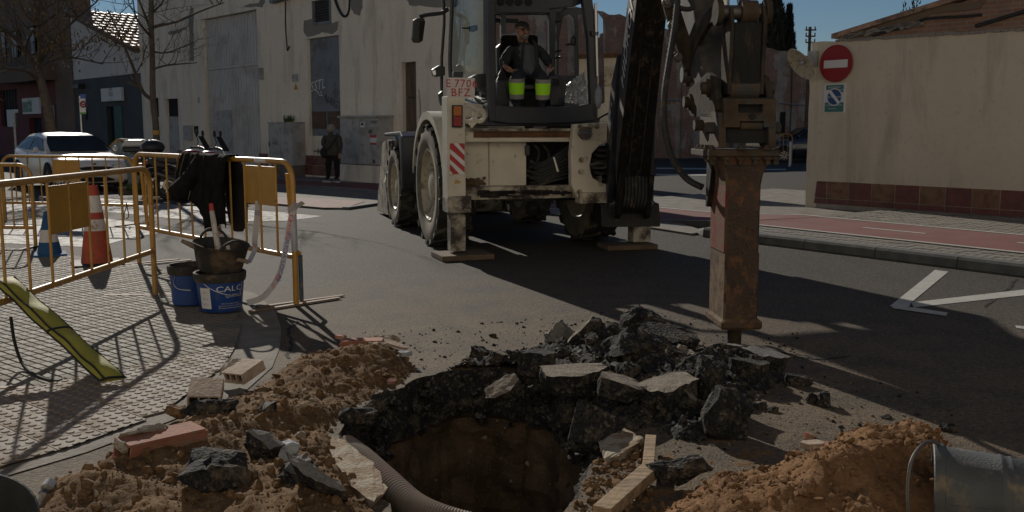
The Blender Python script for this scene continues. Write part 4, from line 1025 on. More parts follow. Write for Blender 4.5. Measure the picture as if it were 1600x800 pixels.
# ------------------------------------------------------------------ trees
def limb(mb, pts, r0, r1, n=7):
    pts = spline(pts, 4); k = len(pts)
    mb.tube(pts, [r0 + (r1 - r0) * i / (k - 1) for i in range(k)], n)
    return pts
def twigs(mb, lf, p, d, L, r, lvl, rr, leaf):
    n = 5; pts = [p]; dd = V(d)
    for i in range(n):
        dd = (dd + V((rr.uniform(-.28, .28), rr.uniform(-.28, .28), rr.uniform(-.1, .24)))).normalized(); pts.append(pts[-1] + dd * L / n)
    mb.tube(pts, [r * (1 - .75 * i / n) for i in range(n + 1)], 4 if lvl else 3, caps=False)
    if lvl:
        for k in range(rr.randint(3, 5)):
            i = rr.randint(1, n); ax = V((rr.uniform(-1, 1), rr.uniform(-1, 1), rr.uniform(-.4, .9)))
            twigs(mb, lf, pts[i], (dd * .6 + ax * .8).normalized(), L * rr.uniform(.4, .65), r * .5, lvl - 1, rr, leaf)
    elif leaf:
        for k in range(leaf):
            q = pts[rr.randint(2, n)] + V((rr.uniform(-.08, .08), rr.uniform(-.08, .08), rr.uniform(-.16, .02))); s_ = rr.uniform(.025, .05)
            m_ = Matrix.Rotation(rr.uniform(0, 6), 3, 'Z') @ Matrix.Rotation(rr.uniform(-1, 1), 3, 'X')
            lf.add([q + m_ @ V((-s_ * .5, 0, 0)), q + m_ @ V((s_ * .5, 0, 0)), q + m_ @ V((s_ * .3, 0, -s_ * 2.2)), q + m_ @ V((-s_ * .3, 0, -s_ * 2.2))], [(0, 1, 2, 3)])
def tree(label, Y, trunk, limbs, r, seed, leaf, ntw, band=None):
    rr = random.Random(seed); base = D(trunk[0][0], trunk[0][1], Y); base.z = 0.0
    root = thing("bare_tree", label, "tree", V((base.x, base.y, 0)), "bare street trees by the buildings")
    tp = [D(a, b, Y) for a, b in trunk]; tp[0].z = 0
    m1 = MB(); limb(m1, tp, r, r * .62, 10); m1.build("trunk", "bark", root)
    m2, lf = MB(), MB()
    for lb in limbs:
        rad = lb[0]; pts = [D(a, b, Y + dy) for a, b, dy in lb[1]]
        ps = limb(m2, pts, rad, rad * .3, 6)
        for k in range(ntw):
            i = rr.randint(2, len(ps) - 1); t = (ps[i] - ps[i - 1]).normalized()
            twigs(m2, lf, ps[i], (t * .5 + V((rr.uniform(-1, 1), rr.uniform(-1, 1), rr.uniform(-.3, .8))).normalized()).normalized(), rr.uniform(.7, 1.5), rad * .3, 2, rr, leaf)
    m2.build("branches", "barkdark", root)
    if lf.v: tag(lf.build("dry_leaves", "dryleaf", root), kind="stuff")
    if band: a = D(band[0], band[1], Y); MB().cyl(a - V((0, 0, .05)), a + V((0, 0, .05)), r * .98 + .008, n=12).build("yellow_band", "ochre", root)
    return root
tree("leaning bare tree with dry brown leaves behind the white car", 27.5, [(84, 265), (81, 210), (70, 150), (59, 106)],
     [(.09, [(59, 108, 0), (40, 78, .3), (18, 55, .5), (-20, 30, .6), (-60, 0, .6)]), (.08, [(60, 106, 0), (62, 70, -.4), (60, 30, -.6), (64, -30, -.6)]), (.05, [(60, 106, 0), (80, 95, -.6), (112, 90, -1), (160, 100, -1.4)]),
      (.06, [(60, 100, 0), (84, 66, .5), (112, 36, .8), (150, 4, 1)]), (.05, [(62, 128, 0), (40, 112, -.5), (0, 106, -1), (-50, 100, -1)]), (.05, [(40, 78, .2), (50, 50, 1), (90, 20, 1.4), (110, -20, 1.5)])], .17, 3, 2, 10)
tree("slender bare tree with a yellow band beside the motorbikes", 23.5, [(245, 300), (244, 206), (239, 154), (238, 90), (236, 20), (238, -50)],
     [(.06, [(240, 156, 0), (224, 144, 0), (208, 105, -.2), (190, 62, -.3), (168, 15, -.5)]), (.045, [(237, 50, 0), (225, 20, .3), (205, -30, .5)]), (.032, [(238, 108, 0), (262, 102, -.3), (308, 98, -.6)]), (.04, [(237, 42, 0), (275, 34, -.5), (312, 18, -.9), (350, 4, -1.2)]),
      (.03, [(238, 80, 0), (262, 82, .3), (302, 66, .5)]), (.035, [(238, 60, 0), (214, 30, -.6), (208, 0, -.8)]), (.03, [(238, 20, 0), (256, 0, .5), (262, -30, .8)])], .085, 8, 0, 5, (244, 207))
def cypress(px, py_base, py_top, Y, rad, label, seed):
    rr = random.Random(seed); b = D(px, py_base, Y); t = D(px, py_top, Y)
    root = thing("cypress_tree", label, "tree", V((b.x, b.y, 0)), "cypresses behind the ruined wall")
    MB().tube([V((b.x, b.y, 0)), V((b.x, b.y, t.z * .9))], [.22, .05], 8).build("trunk", "bark", root)
    mb = MB(); H = t.z
    for i in range(9000):
        h = rr.random() ** .8; z = .5 + h * (H - .5); prof = rad * min(1, (1 - h) * 3.2 + .05) * (.75 + .35 * noise.noise(V((z * .9, seed, 0))) + .25)
        a = rr.uniform(0, 6.283); cl = .75 + .3 * noise.noise(V((math.cos(a) * 2, math.sin(a) * 2, z * 1.3 + seed)))
        q = prof * cl * (rr.random() ** .35); p = V((b.x + math.cos(a) * q, b.y + math.sin(a) * q, z)); s_ = rr.uniform(.06, .14)
        dv = V((math.cos(a) * .4 + rr.uniform(-.3, .3), math.sin(a) * .4 + rr.uniform(-.3, .3), 1)).normalized(); sv = dv.orthogonal().normalized(); sv.rotate(Matrix.Rotation(rr.uniform(0, 6), 3, dv))
        mb.add([p - sv * s_ * .5, p + sv * s_ * .5, p + dv * s_ * 2.6], [(0, 1, 2)])
    mb.build("crown", "cypress", root)
cypress(1206, 74, -45, 53, .85, "tall dark cypress rising out of frame behind the ruined wall", 2)
cypress(1231, 80, 12, 54, .5, "shorter dark cypress at the right of the pair", 5)
# distant utility pole
p = D(1264, 88, 45); t = D(1265, 42, 45)
up = thing("utility_pole", "thin distant utility pole with insulator crossarms above the wall", "pole", V((p.x, p.y, 0)))
MB().cyl((p.x, p.y, 0), (p.x, p.y, t.z), .09, .07, 8).build("mast", "plankdark", up)
for k in range(3):
    z = t.z - .15 - k * .28; MB().box((p.x, p.y - .1, z), (.5 - k * .06, .08, .06)).build("crossarm", "plankdark", up)
    for s_ in (-1, 1): MB().cyl((p.x + s_ * .2, p.y - .1, z), (p.x + s_ * .2, p.y - .1, z + .16), .035, .03, 6).build("insulator", "darksteel", up)
# unseen house fronts added behind the viewer to bounce warm light into the shade
mb = MB(); rr = random.Random(4); x = -46
while x < 46:
    w_ = rr.uniform(7, 11); hh = rr.uniform(13, 17); yy = -7.5 - rr.uniform(0, .4)
    mi = rr.randint(0, 1)
    mb.box((x + w_ / 2, yy - 4, hh / 2), (w_ - .02, 8, hh), mi=mi)
    for fz in (1.2, 4.3, 7.4, 10.5):
        for k in range(3): mb.box((x + (k + .5) * w_ / 3, yy, fz + .8), (.9, .12, 1.4), mi=2)
    mb.box((x + w_ / 2, yy + .15, hh - .1), (w_, .5, .2), mi=1)
    x += w_
struct(mb.build("added_street_front", [M("bounce_cream_render", (0.8, 0.7, 0.55), .9, var=.08), M("bounce_white_render", (0.82, 0.75, 0.65), .9, var=.08), "darkgrey"]), "unseen row of sunlit pale house fronts added behind the viewer for bounce light")
# ================================================================== BACKHOE LOADER
BF = Frame(V((0.44, 11.4, 0)), R(17))           # machine axes: x right, y forward (away), z up
AF = Frame(G(1145, 537), R(3))                  # arm axes, origin under the chisel tip
bk = thing("backhoe_loader", "cream backhoe loader with black boom and rusty red breaker, parked on stabilizers", "backhoe loader", BF.mat())
def bl(px, py, d): return BF.l(px, py, d)
def bw(px, py, d): x, z = bl(px, py, d); return BF.w(x, d, z)
def plate(px, d, th, name, mat, parent=bk, bevel=.006, F=BF):
    return MB().prism([F.w(*(lambda q: (q[0], d, q[1]))(F.l(a, b, d))) for a, b in px], F.n * th).build(name, mat, parent, bevel)
def bbox(x0, x1, y0, y1, z0, z1, name, mat, parent=bk, bevel=.008, F=BF):
    return MB().box(((x0 + x1) / 2, (y0 + y1) / 2, (z0 + z1) / 2), (x1 - x0, y1 - y0, z1 - z0), F=F).build(name, mat, parent, bevel)
def bolts(lst, r, L, name, mat, parent, F=BF, ax=None):
    for p in lst:
        a = F.w(*p); d = (ax if ax is not None else -F.n)
        mb = MB(); mb.cyl(a, a + d * L, r, r * .95, 6, smooth=False); mb.cyl(a, a + d * L * .35, r * 1.5, r * 1.5, 10)
        mb.build(name, mat, parent)
# ---- wheels
def wheel(x, y, Rr, W, rimR, side, nl=18):
    c = BF.w(x, y, Rr); ax = BF.u
    mb = MB(); h = W / 2
    prof = [(rimR, -h * .8), (rimR + .05, -h * .95), (Rr * .82, -h), (Rr * .93, -h * .92), (Rr * .955, -h * .6), (Rr * .955, h * .6), (Rr * .93, h * .92), (Rr * .82, h), (rimR + .05, h * .95), (rimR, h * .8)]
    mb.lathe(prof, c, ax, 40, mis=[1, 1, 1, 0, 0, 0, 1, 1, 1])
    t = mb.build("tyre", ["tyre", "tyredust"], bk)
    lm = MB(); q = rot_to(ax)
    for k in range(nl):
        for s in (-1, 1):
            a = 2 * math.pi * (k + (.5 if s > 0 else 0)) / nl
            def P(ang, r, ww): return c + q @ V((r * math.cos(ang), r * math.sin(ang), ww))
            a2 = a + .24; w_ = .075
            bot = [P(a - w_, Rr * .95, s * h * .04), P(a + w_, Rr * .95, s * h * .04), P(a2 + w_, Rr * .90, s * h * .98), P(a2 - w_, Rr * .90, s * h * .98)]
            tp_ = [P(a - w_ * .8, Rr, s * h * .04), P(a + w_ * .8, Rr, s * h * .04), P(a2 + w_ * .8, Rr * .975, s * h * 1.02), P(a2 - w_ * .8, Rr * .975, s * h * 1.02)]
            lm.add(bot + tp_, [(4, 5, 6, 7) if s > 0 else (7, 6, 5, 4), (0, 1, 5, 4), (1, 2, 6, 5), (2, 3, 7, 6), (3, 0, 4, 7)])
    lm.build("tread_lug", "tyre", t)
    rm = MB(); s = side
    rm.lathe([(rimR + .01, s * h * .86), (rimR - .02, s * h * .88), (rimR - .05, s * h * .6), (rimR * .62, s * h * .35), (rimR * .42, s * h * .42), (rimR * .4, s * h * .7), (rimR * .2, s * h * .78), (.001, s * h * .78)], c, ax, 32)
    rm.lathe([(rimR + .01, -s * h * .86), (rimR - .05, -s * h * .5), (.001, -s * h * .4)], c, ax, 32)
    for k in range(10):
        a = 2 * math.pi * k / 10; p = c + q @ V((rimR * .52 * math.cos(a), rimR * .52 * math.sin(a), s * h * .4)); rm.cyl(p, p + ax * s * .05, .018, n=6, smooth=False)
    return rm.build("wheel_rim", "rim", bk)
wheel(-1.0, 1.22, .78, .46, .46, -1); wheel(1.0, 1.22, .78, .46, .46, 1, )
wheel(-1.0, 3.75, .62, .42, .36, -1, 16); wheel(.97, 3.75, .62, .42, .36, 1, 16)
bbox(-.9, .9, 1.1, 1.35, .66, .9, "rear_axle", "mdark"); bbox(-.9, .9, 3.65, 3.85, .5, .72, "front_axle", "mdark")
bbox(-.45, .45, .3, 4.4, .62, 1.05, "chassis", "mdark"); bbox(-.48, .48, 2.4, 4.7, 1.05, 1.75, "engine_hood", "mcream", bevel=.06)
# ---- rear frame
xl0, xl1, xl2 = bl(697, 300, -.15)[0], bl(703, 300, -.15)[0], bl(728, 300, -.15)[0]
zt_ = bl(710, 150, -.15)[1]; zb_ = bl(710, 333, -.15)[1]; zmid = bl(710, 312, -.15)[1]
fr = bbox(xl0 + .02, xl2, -.15, .12, zmid, zt_, "stabilizer_post", "mcream", bevel=.012)
bbox(xl0 + .02, xl2 + .06, -.165, .13, zb_, zmid + .04, "post_collar", "mcreamdirty", fr, .01)
leg_l = bbox(bl(702, 360, -.02)[0], bl(725, 360, -.02)[0], -.1, .08, .09, zb_ + .5, "stabilizer_leg", "mcreamdirty", bevel=.008)
MB().box(((xl0 + xl2) / 2 + .1, -.03, .035), (.62, .5, .06), Matrix.Rotation(R(3), 3, 'Z'), F=BF).build("stabilizer_pad", "plankdark", leg_l, .008)
tz0, tz1 = bl(800, 222, -.1)[1], bl(800, 201, -.1)[1]; xr = bl(897, 212, -.1)[0]
tb = bbox(xl2 + .002, xr, -.12, .1, tz0, tz1, "upper_beam", "mcream", bevel=.014)
MB().box(((bl(740, 209, -.125)[0] + xr) / 2, -.124, (tz0 + tz1) / 2 + .01), (xr - bl(740, 209, -.125)[0], .012, .07), F=BF).build("rust_strip", "mrust", tb, .004)
MB().box(((xl2 + xr) / 2, -.14, tz1 - .012), (xr - xl2, .06, .03), F=BF).build("beam_lip", "mcreamdirty", tb, .006)
lz0, lz1 = bl(800, 311, -.1)[1], bl(800, 291, -.1)[1]; xr2 = bl(894, 300, -.1)[0]
lbm = bbox(xl2 + .002, xr2 + .35, -.13, .1, lz0, lz1, "lower_beam", "mcreamdirty", bevel=.014)
mb = MB()
for i in range(40):
    a = rnd.uniform(0.15, .95); mb.box((xl2 + (xr2 - xl2) * a, -.135, rnd.uniform(lz0 + .03, lz1 - .05)), (rnd.uniform(.05, .22), .012, rnd.uniform(.01, .04)), F=BF)
tag(mb.build("grease_smear", "boom", lbm), kind="stuff")
zz0, zz1 = lz1, tz0
px_ = bl(821, 260, .06)[0]; xm_ = bl(763, 260, .06)[0]
bbox(xl2, xm_ - .004, .03, .09, zz0, zz1, "back_panel", "mcream", bevel=.006); bbox(xm_ + .004, px_, .03, .09, zz0, zz1, "back_panel", "mcream", bevel=.006)
bbox(px_, xr2 + .3, .25, .3, zz0 - .1, zz1 + .1, "hose_recess", "void", bevel=0); bbox(px_ - .02, px_ + .03, -.02, .2, zz0 + .35, zz1 - .04, "recess_frame", "mdark")
mb = MB()
for (cx_, cz_, l_) in ((735, 284, 20), (744, 287, 12)):
    for i in range(16):
        p = bw(cx_ + rnd.gauss(0, 6), 288 - abs(rnd.gauss(0, 4)), -.02); mb.ball(p, rnd.uniform(.015, .035), 6)
tag(mb.build("mud_clod", "soil_dark", lbm), kind="stuff")
for i in range(9):                                               # hydraulic hoses in the recess
    z0_ = 248 + i * 4.6; pts = [bw(824 + rnd.uniform(-3, 8), z0_ + rnd.uniform(-4, 10), .12 + rnd.uniform(-.05, .05)), bw(842, z0_ + 8 - i * .5, .02), bw(866, z0_ - 3, -.04), bw(893, z0_ - 22 + i * 1.5, -.02), bw(905, z0_ - 28 + i, .1)]
    MB().tube(spline(pts, 5), .018, 6).build("hydraulic_hose", "blackrub", bk)
for (r_, q) in ((.018, [(832, 224), (842, 236), (838, 256), (826, 262)]), (.018, [(846, 224), (858, 240), (852, 260), (836, 270)])):
    MB().tube(spline([bw(a, b, .1) for a, b in q], 5), r_, 6).build("hydraulic_hose", "blackrub", bk)
plate([(864, 246), (867, 245), (874, 268), (870, 269)], -.08, .03, "hose_clamp", "steel")
# ---- side shift carriage (C-shaped cream plate)
CP = [(897, 194), (952, 191), (952, 222), (938, 226), (925, 240), (921, 262), (926, 278), (940, 286), (952, 288), (952, 300), (945, 314), (905, 314), (893, 290), (892, 240)]
car_ = plate(CP, -.24, .1, "carriage_plate", "mcream", bevel=.01)
cbl = [bl(a, b, -.24) for a, b in ((906, 198), (922, 197), (932, 197), (908, 250), (907, 268), (905, 300), (915, 308), (932, 309))]
bolts([(x, -.245, z) for x, z in cbl], .022, .035, "bolt", "mcreamdirty", car_)
x, z = bl(913, 208, -.25); MB().cyl(BF.w(x, -.2, z), BF.w(x, -.3, z), .075, n=20).build("pivot_boss", "darksteel", car_)
MB().tube([bw(902, 208, -.3), bw(925, 208, -.3)], .012, 6).build("retaining_pin", "steel", car_)
for (a, b, c, d, nm, mt) in ((905, 318, 955, 300, "carriage_foot", "mcreamdirty"),):
    x0, z0 = bl(a, b, -.28); x1, z1 = bl(c, d, -.28); bbox(x0, x1, -.3, -.14, min(z0, z1), max(z0, z1), nm, mt)
for i in range(8):
    z_ = 232 + i * 9; MB().tube(spline([bw(926, z_, -.12), bw(940, z_ + 3, -.2), bw(956, z_ + rnd.uniform(-3, 5), -.16), bw(975, z_ + 2, 0)], 4), .022, 6).build("hydraulic_hose", "blackrub", bk)
plate([(922, 230), (960, 226), (962, 300), (930, 304)], -.05, .06, "swing_block", "boom"); plate([(934, 276), (940, 274), (941, 290), (936, 292)], -.25, .05, "grease_valve", "mcreamdirty")
MB().tube(spline([bw(922, 258, -.24), bw(935, 255, -.3), bw(948, 257, -.3), bw(944, 262, -.26), bw(925, 262, -.25)], 4), .02, 6).build("hydraulic_hose", "darksteel", bk)
bbox(xr2 + .4, 1.25, -.12, .1, lz0, lz1, "lower_beam", "mcreamdirty", bevel=.01); bbox(xr, 1.28, .1, .2, tz0, tz1, "upper_beam", "mcreamdirty", bevel=.01)
# ---- right stabilizer
rx0, rx1 = bl(986, 350, .28)[0], bl(1013, 350, .28)[0]
leg_r = bbox(rx0, rx1, .2, .38, .08, bl(1000, 315, .28)[1], "stabilizer_leg", "mcreamdirty", bevel=.008)
bbox(rx0 - .1, rx1 + .03, .17, .42, bl(1000, 325, .28)[1], bl(1000, 313, .28)[1], "post_collar", "mcreamdirty", leg_r)
bbox(rx0 - .02, rx1 + .02, .18, .42, bl(1000, 313, .28)[1], 1.55, "stabilizer_post", "boom")
MB().box((bl(983, 385, .2)[0], .26, .035), (.66, .42, .06), Matrix.Rotation(R(-4), 3, 'Z'), F=BF).build("stabilizer_pad", "plankdark", leg_r, .008)
# ---- plate, lamp, stripes, lugs on the left post
lp = plate([(700, 121), (742, 122), (742, 153), (700, 152)], -.19, .02, "number_plate", "plate", bevel=.003)
x, z = bl(721, 131, -.195); text("7706", .125, BF.w(x + .05, -.192, z), BF.u, (0, 0, 1), "redprint", lp, space=1.1); text("E", .125, BF.w(x - .15, -.192, z), BF.u, (0, 0, 1), "redprint", lp)
x, z = bl(720, 145, -.195); text("BFZ", .125, BF.w(x, -.192, z), BF.u, (0, 0, 1), "redprint", lp, space=1.15)
plate([(709, 112), (724, 112), (724, 120), (709, 120)], -.17, .1, "plate_lamp", "black")
tl_ = plate([(707, 164), (723, 164), (723, 199), (707, 199)], -.185, .04, "tail_light", "black", bevel=.004)
plate([(709, 166), (721, 166), (721, 181), (709, 181)], -.2, .015, "amber_lens", "amber", tl_, .004); plate([(709, 182), (721, 182), (721, 197), (709, 197)], -.2, .015, "red_lens", "red", tl_, .004)
hz = plate([(703, 224), (726, 224), (726, 272), (703, 272)], -.156, .005, "hazard_panel", "signwhite", bevel=0)
for q in ([(703, 224), (708, 224), (726, 243), (726, 252), (703, 232)], [(716, 224), (726, 224), (726, 236)], [(703, 240), (726, 261), (726, 270), (703, 249)], [(703, 256), (718, 272), (708, 272), (703, 266)]):
    plate(q, -.16, .004, "red_stripe", "redprint", hz, 0)
plate([(712, 281), (720, 283), (719, 286), (710, 287)], -.157, .005, "warning_sticker", "ochre", bevel=0)
def ring(px, py, d, r, t, name, mat, parent=bk):
    x, z = bl(px, py, d); c = BF.w(x, d, z); return MB().tube(arc(c, r, 0, 6.283, 20, BF.u, (0, 0, 1))[:-1], t, 6, closed=True).build(name, mat, parent)
ring(732, 178, -.05, .085, .028, "lifting_lug", "mcream"); ring(749, 181, -.05, .06, .026, "lifting_lug", "mcream")
plate([(734, 194), (743, 183), (749, 188), (738, 200)], -.06, .05, "lug_arm", "mcream")
# ---- rear fenders (white arches)
for s in (-1, 1):
    mb = MB(); pts = []
    for k in range(15):
        a = R(8 + 160 * k / 14); y = 1.22 - .93 * math.cos(a); z = .78 + .90 * math.sin(a) + .03; pts.append((y, z))
    o = len(mb.v); x0, x1 = s * 1.22, s * .58
    for y, z in pts: mb.v += [BF.w(x0, y, z), BF.w(x1, y, z), BF.w(x1, y, z - .04), BF.w(x0, y, z - .1)]
    for k in range(14):
        for j in range(4): mb.f.append([o + k * 4 + j, o + k * 4 + (j + 1) % 4, o + k * 4 + 4 + (j + 1) % 4, o + k * 4 + 4 + j]); mb.m.append(0); mb.sm.append(True)
    mb.f += [[o, o + 3, o + 2, o + 1], [o + 56, o + 57, o + 58, o + 59]]; mb.m += [0, 0]; mb.sm += [False, False]
    mb.build("rear_fender", "mcream", bk)
mb = MB(); x = -1.2                                             # dark front fender
pts = [(-1.24, 2.95, 1.42), (-1.24, 3.4, 1.45), (-1.24, 3.05, 1.30), (-1.24, 2.92, .7)]
mb.prism([BF.w(-1.24, 2.86, .62), BF.w(-1.24, 2.82, 1.38), BF.w(-1.24, 3.0, 1.45), BF.w(-1.24, 4.3, 1.42), BF.w(-1.24, 4.3, 1.37), BF.w(-1.24, 3.12, 1.38), BF.w(-1.24, 2.96, 1.1), BF.w(-1.24, 2.92, .62)], BF.u * .5)
mb.build("front_fender", "mdark", bk, .02)
# ---- front loader
LB = [(-1.25, .1), (1.25, .1)]
mb = MB()
prof = [(5.35, .06), (6.15, .05), (6.2, .1), (5.5, .15), (5.2, .45), (5.25, .95), (5.4, 1.2), (5.35, 1.24), (5.18, 1.0), (5.1, .45)]
mb.prism([BF.w(-1.05, y, z) for y, z in prof], BF.u * 2.1); mb.build("front_bucket", "mcreamdirty", bk, .01)
for s in (-1, 1):
    mb = MB(); mb.prism([BF.w(s * 1.07, y, z) for y, z in ((5.1, .06), (6.2, .05), (6.1, .3), (5.5, 1.25), (5.1, 1.3))], BF.u * .05 * -s); mb.build("bucket_side", "mcreamdirty", bk, .006)
    MB().prism([BF.w(s * .66, y, z) for y, z in ((2.9, 1.55), (3.1, 1.75), (4.4, 1.3), (5.2, .5), (5.1, .3), (4.3, 1.0))], BF.u * .14).build("loader_arm", "mdark", bk, .02)
MB().cyl(BF.w(-.98, 4.55, 1.35), BF.w(-.98, 5.15, .55), .05, n=12).build("loader_cylinder", "steel", bk)
plate([(612, 219), (632, 219), (634, 226), (614, 226)], 4.7, .3, "loader_crossmember", "mdark"); plate([(613, 226), (630, 224), (631, 320), (616, 322)], 4.75, .1, "loader_bracket", "boom")
plate([(607, 219), (611, 219), (617, 312), (612, 316), (608, 290)], 4.65, .12, "bucket_edge_plate", "mcreamdirty"); plate([(601, 285), (609, 262), (611, 300), (605, 305)], 4.6, .12, "bucket_hook", "mcream")
# ---- cab
zs = bl(850, 194, .35)[1]; zs2 = bl(850, 166, .35)[1]
cl_, cr_ = bl(774, 180, .35)[0], bl(932, 180, .35)[0]
plate([(774, 164), (800, 166), (850, 167.5), (900, 166), (932, 161), (934, 188), (900, 192), (850, 194), (800, 194), (774, 191)], .33, .08, "cab_sill", "mdark", bevel=.015)
bbox(cl_ - .32, cr_ + .06, .38, 2.15, zs - .02, zs + .08, "cab_floor", "mdark")
plate([(760, -30), (773, -30), (776, 190), (765, 190), (762, 120)], .33, .09, "rear_pillar", "mdark", bevel=.012)
plate([(906, -30), (922, -30), (934, 60), (934, 188), (924, 188), (919, 60)], .33, .09, "rear_pillar", "mdark", bevel=.012)
plate([(929, 5), (933, 5), (935, 120), (932, 120)], .3, .03, "painted_sunlit_edge", "steel")  # bright steel strip stands in for sunlight along the pillar edge
ZR = bl(820, -28, .5)[1]
bbox(cl_ - .36, cr_ + .1, .3, 2.25, ZR + .16, ZR + .3, "cab_roof", "mcream", bevel=.05)
hd = bbox(cl_ - .28, cr_ + .02, .42, 2.1, ZR - .02, ZR + .155, "cab_headliner", "mdark", bevel=.02)
plate([(772, -20), (920, -20), (918, 2), (900, 9), (858, 14), (858, 20), (774, 20)], .45, .12, "rear_header", "mdark")
for a in (783, 797, 811, 826): x, z = bl(a, 3, .44); MB().cyl(BF.w(x, .455, z), BF.w(x, .43, z), .045, n=12).build("air_vent", "void", hd)
# front and side structure seen through the cab
for (a, b, c, d) in ((772, 21, 812, 30),): plate([(a, b + 7), (c - 2, b + 8), (c - 2, b + 15), (a, b + 14)], 2.05, .06, "front_crossbar", "mdark")
plate([(783, 20), (791, 20), (791, 120), (783, 120)], 2.0, .07, "front_post", "bluegrey"); plate([(858, 18), (871, 16), (871, 135), (859, 135)], 1.9, .08, "front_post", "mdark")
plate([(771, 15), (775, 15), (775, 120), (771, 120)], 2.05, .06, "front_post", "mdark"); plate([(772, 15), (918, 12), (918, 22), (772, 24)], 2.05, .06, "front_header", "mdark")
plate([(870, 18), (876, 20), (884, 12), (897, 14), (903, 24), (905, 150), (900, 150), (898, 30), (890, 22), (880, 26), (874, 60), (872, 150), (869, 150)], 1.2, .04, "door_frame", "mdark")
for py in (33, 79, 89): MB().tube([bw(868, py + 2, .9), bw(876, py, .8)], .014, 6).build("grab_handle", "black", bk)
MB().tube([bw(884, 70, .7), bw(893, 69, .7)], .012, 6).build("grab_handle", "black", bk); x, z = bl(896, 64, .6); MB().ball(BF.w(x, .6, z), .045, 10, sc=(.8, .5, 1.4)).build("work_light", "black", bk)
plate([(772, 118), (905, 118), (905, 166), (772, 166)], 1.95, .06, "front_panel", "mdark")
# glass
def pane(px, d0, name="cab_glass_pane", d1=None):
    mb = MB(); p = [bw(a, b, d) for a, b, d in px]; mb.add(p, [tuple(range(len(p)))]); return mb.build(name, "glass", bk)
gl_ = MB(); rows = [(-25, 708, 762), (10, 706, 762), (60, 704, 763), (100, 703, 764), (130, 706, 765), (150, 716, 765), (168, 766, 767)]
# curved side window between the corner pillar and the front post
vs = []; NS = 6
for py, xa, xb in rows:
    for k in range(NS + 1):
        t = k / NS; px = xb + (xa - xb) * t; d = .38 + 1.25 * t ** 1.6; vs.append(bw(px, py + 0, d))
gl_.add(vs, [(r_ * (NS + 1) + k, r_ * (NS + 1) + k + 1, (r_ + 1) * (NS + 1) + k + 1, (r_ + 1) * (NS + 1) + k) for r_ in range(len(rows) - 1) for k in range(NS)], 0, True)
gl_.build("side_window", "glass", bk)
edge_ = [bw(xa, py, 1.63) for py, xa, xb in rows[:5]] + [bw(716, 150, 1.63), bw(740, 160, 1.0), bw(768, 170, .4)]
MB().tube(spline(edge_, 3), .028, 6).build("window_frame", "mdark", bk)
MB().tube(spline([bw(692, -10, 1.75), bw(694, 30, 1.75), bw(691, 76, 1.75), bw(690, 100, 1.75), bw(690, 165, 1.75)], 4), .022, 6).build("grab_rail", "black", bk)
pane([(934, 20, .4), (942, 30, 1.6), (945, 160, 1.6), (936, 165, .4)], 0)
plate([(735, 40), (746, 39), (747, 47), (740, 50), (735, 48)], .9, .08, "interior_mirror", "black"); MB().tube([bw(722, 44, .9), bw(736, 44, .9)], .01, 5).build("mirror_stalk", "black", bk)
# left lower cab side and seat corner seen through the glass
plate([(700, 162), (730, 160), (772, 166), (772, 196), (745, 196), (700, 180)], .62, .2, "cab_side_panel", "mcream", bevel=.01)
plate([(737, 120), (745, 116), (762, 114), (762, 160), (742, 156)], 1.2, .2, "side_console", "mdark"); ring(753, 148, .7, .1, .012, "cup_ring", "darksteel")
# seat and controls
sx, _ = bl(820, 118, 1.1)
bbox(sx - .27, sx + .27, .85, 1.35, zs + .4, zs + .52, "seat_cushion", "cloth", bevel=.04); bbox(sx - .25, sx + .25, 1.28, 1.42, zs + .5, zs + 1.15, "seat_back", "cloth", bevel=.05)
plate([(777, 73), (785, 66), (792, 68), (792, 118), (778, 118)], 1.35, .12, "armrest_back", "black", bevel=.03); bbox(sx - .2, sx + .2, .8, 1.3, zs + .08, zs + .4, "seat_base", "void")
MB().box((sx, .78, zs + .46), (.36, .06, .05), F=BF).build("seat_front_rail", "darksteel", bk, .01)
for px, nm in ((786, 0), (868, 1)):
    pts = [(778, 125), (796, 125), (797, 166), (776, 166)] if nm == 0 else [(858, 118), (875, 116), (884, 166), (860, 166)]
    plate(pts, .72, .3, "control_console", "mdark", bevel=.02)
    bx, bz = bl(787 if nm == 0 else 866, 122, .7)
    MB().lathe([(.07, 0), (.045, .05), (.05, .06), (.03, .1), (.015, .12), (.012, .2)], BF.w(bx, .78, bz - .02), (.0, 0, 1), 12).build("joystick_boot", "black", bk)
    MB().lathe([(.001, 0), (.02, .005), (.026, .05), (.02, .09), (.001, .1)], BF.w(bx + (.01 if nm else -.01), .78, bz + .15), (0, 0, 1), 10).build("joystick_knob", "black", bk)
plate([(873, 124), (881, 121), (881, 132), (874, 134)], .6, .04, "control_lever_box", "black")
# mirror, indicator, lamps
mb = MB().tube(spline([bw(700, 14, 1.7), bw(690, 20, 1.75), bw(668, 23, 1.8), bw(656, 26, 1.8)], 5), .028, 8); mb.build("mirror_arm", "black", bk)
mr = plate([(646, 31), (651, 28), (663, 28), (665, 34), (661, 64), (656, 67), (647, 66), (644, 60)], 1.78, .09, "wing_mirror", "black", bevel=.02)
plate([(656, 33), (663, 33), (660, 62), (655, 63)], 1.772, .004, "mirror_glass", "carglass", mr, 0)
plate([(676, 108), (688, 101), (696, 104), (696, 118), (682, 120), (677, 118)], 1.6, .12, "front_indicator", "black", bevel=.02); plate([(675, 110), (681, 108), (682, 118), (677, 118)], 1.57, .05, "indicator_lens", "headlamp", bevel=.01)
plate([(686, 146), (692, 141), (694, 160), (689, 163)], 1.65, .1, "window_stay", "black", bevel=.02); plate([(924, 48), (936, 49), (935, 57), (924, 56)], .3, .06, "work_light", "black", bevel=.01)
plate([(932, 166), (945, 164), (950, 178), (950, 192), (934, 192)], .6, .2, "cab_side_panel", "mcream", bevel=.02)
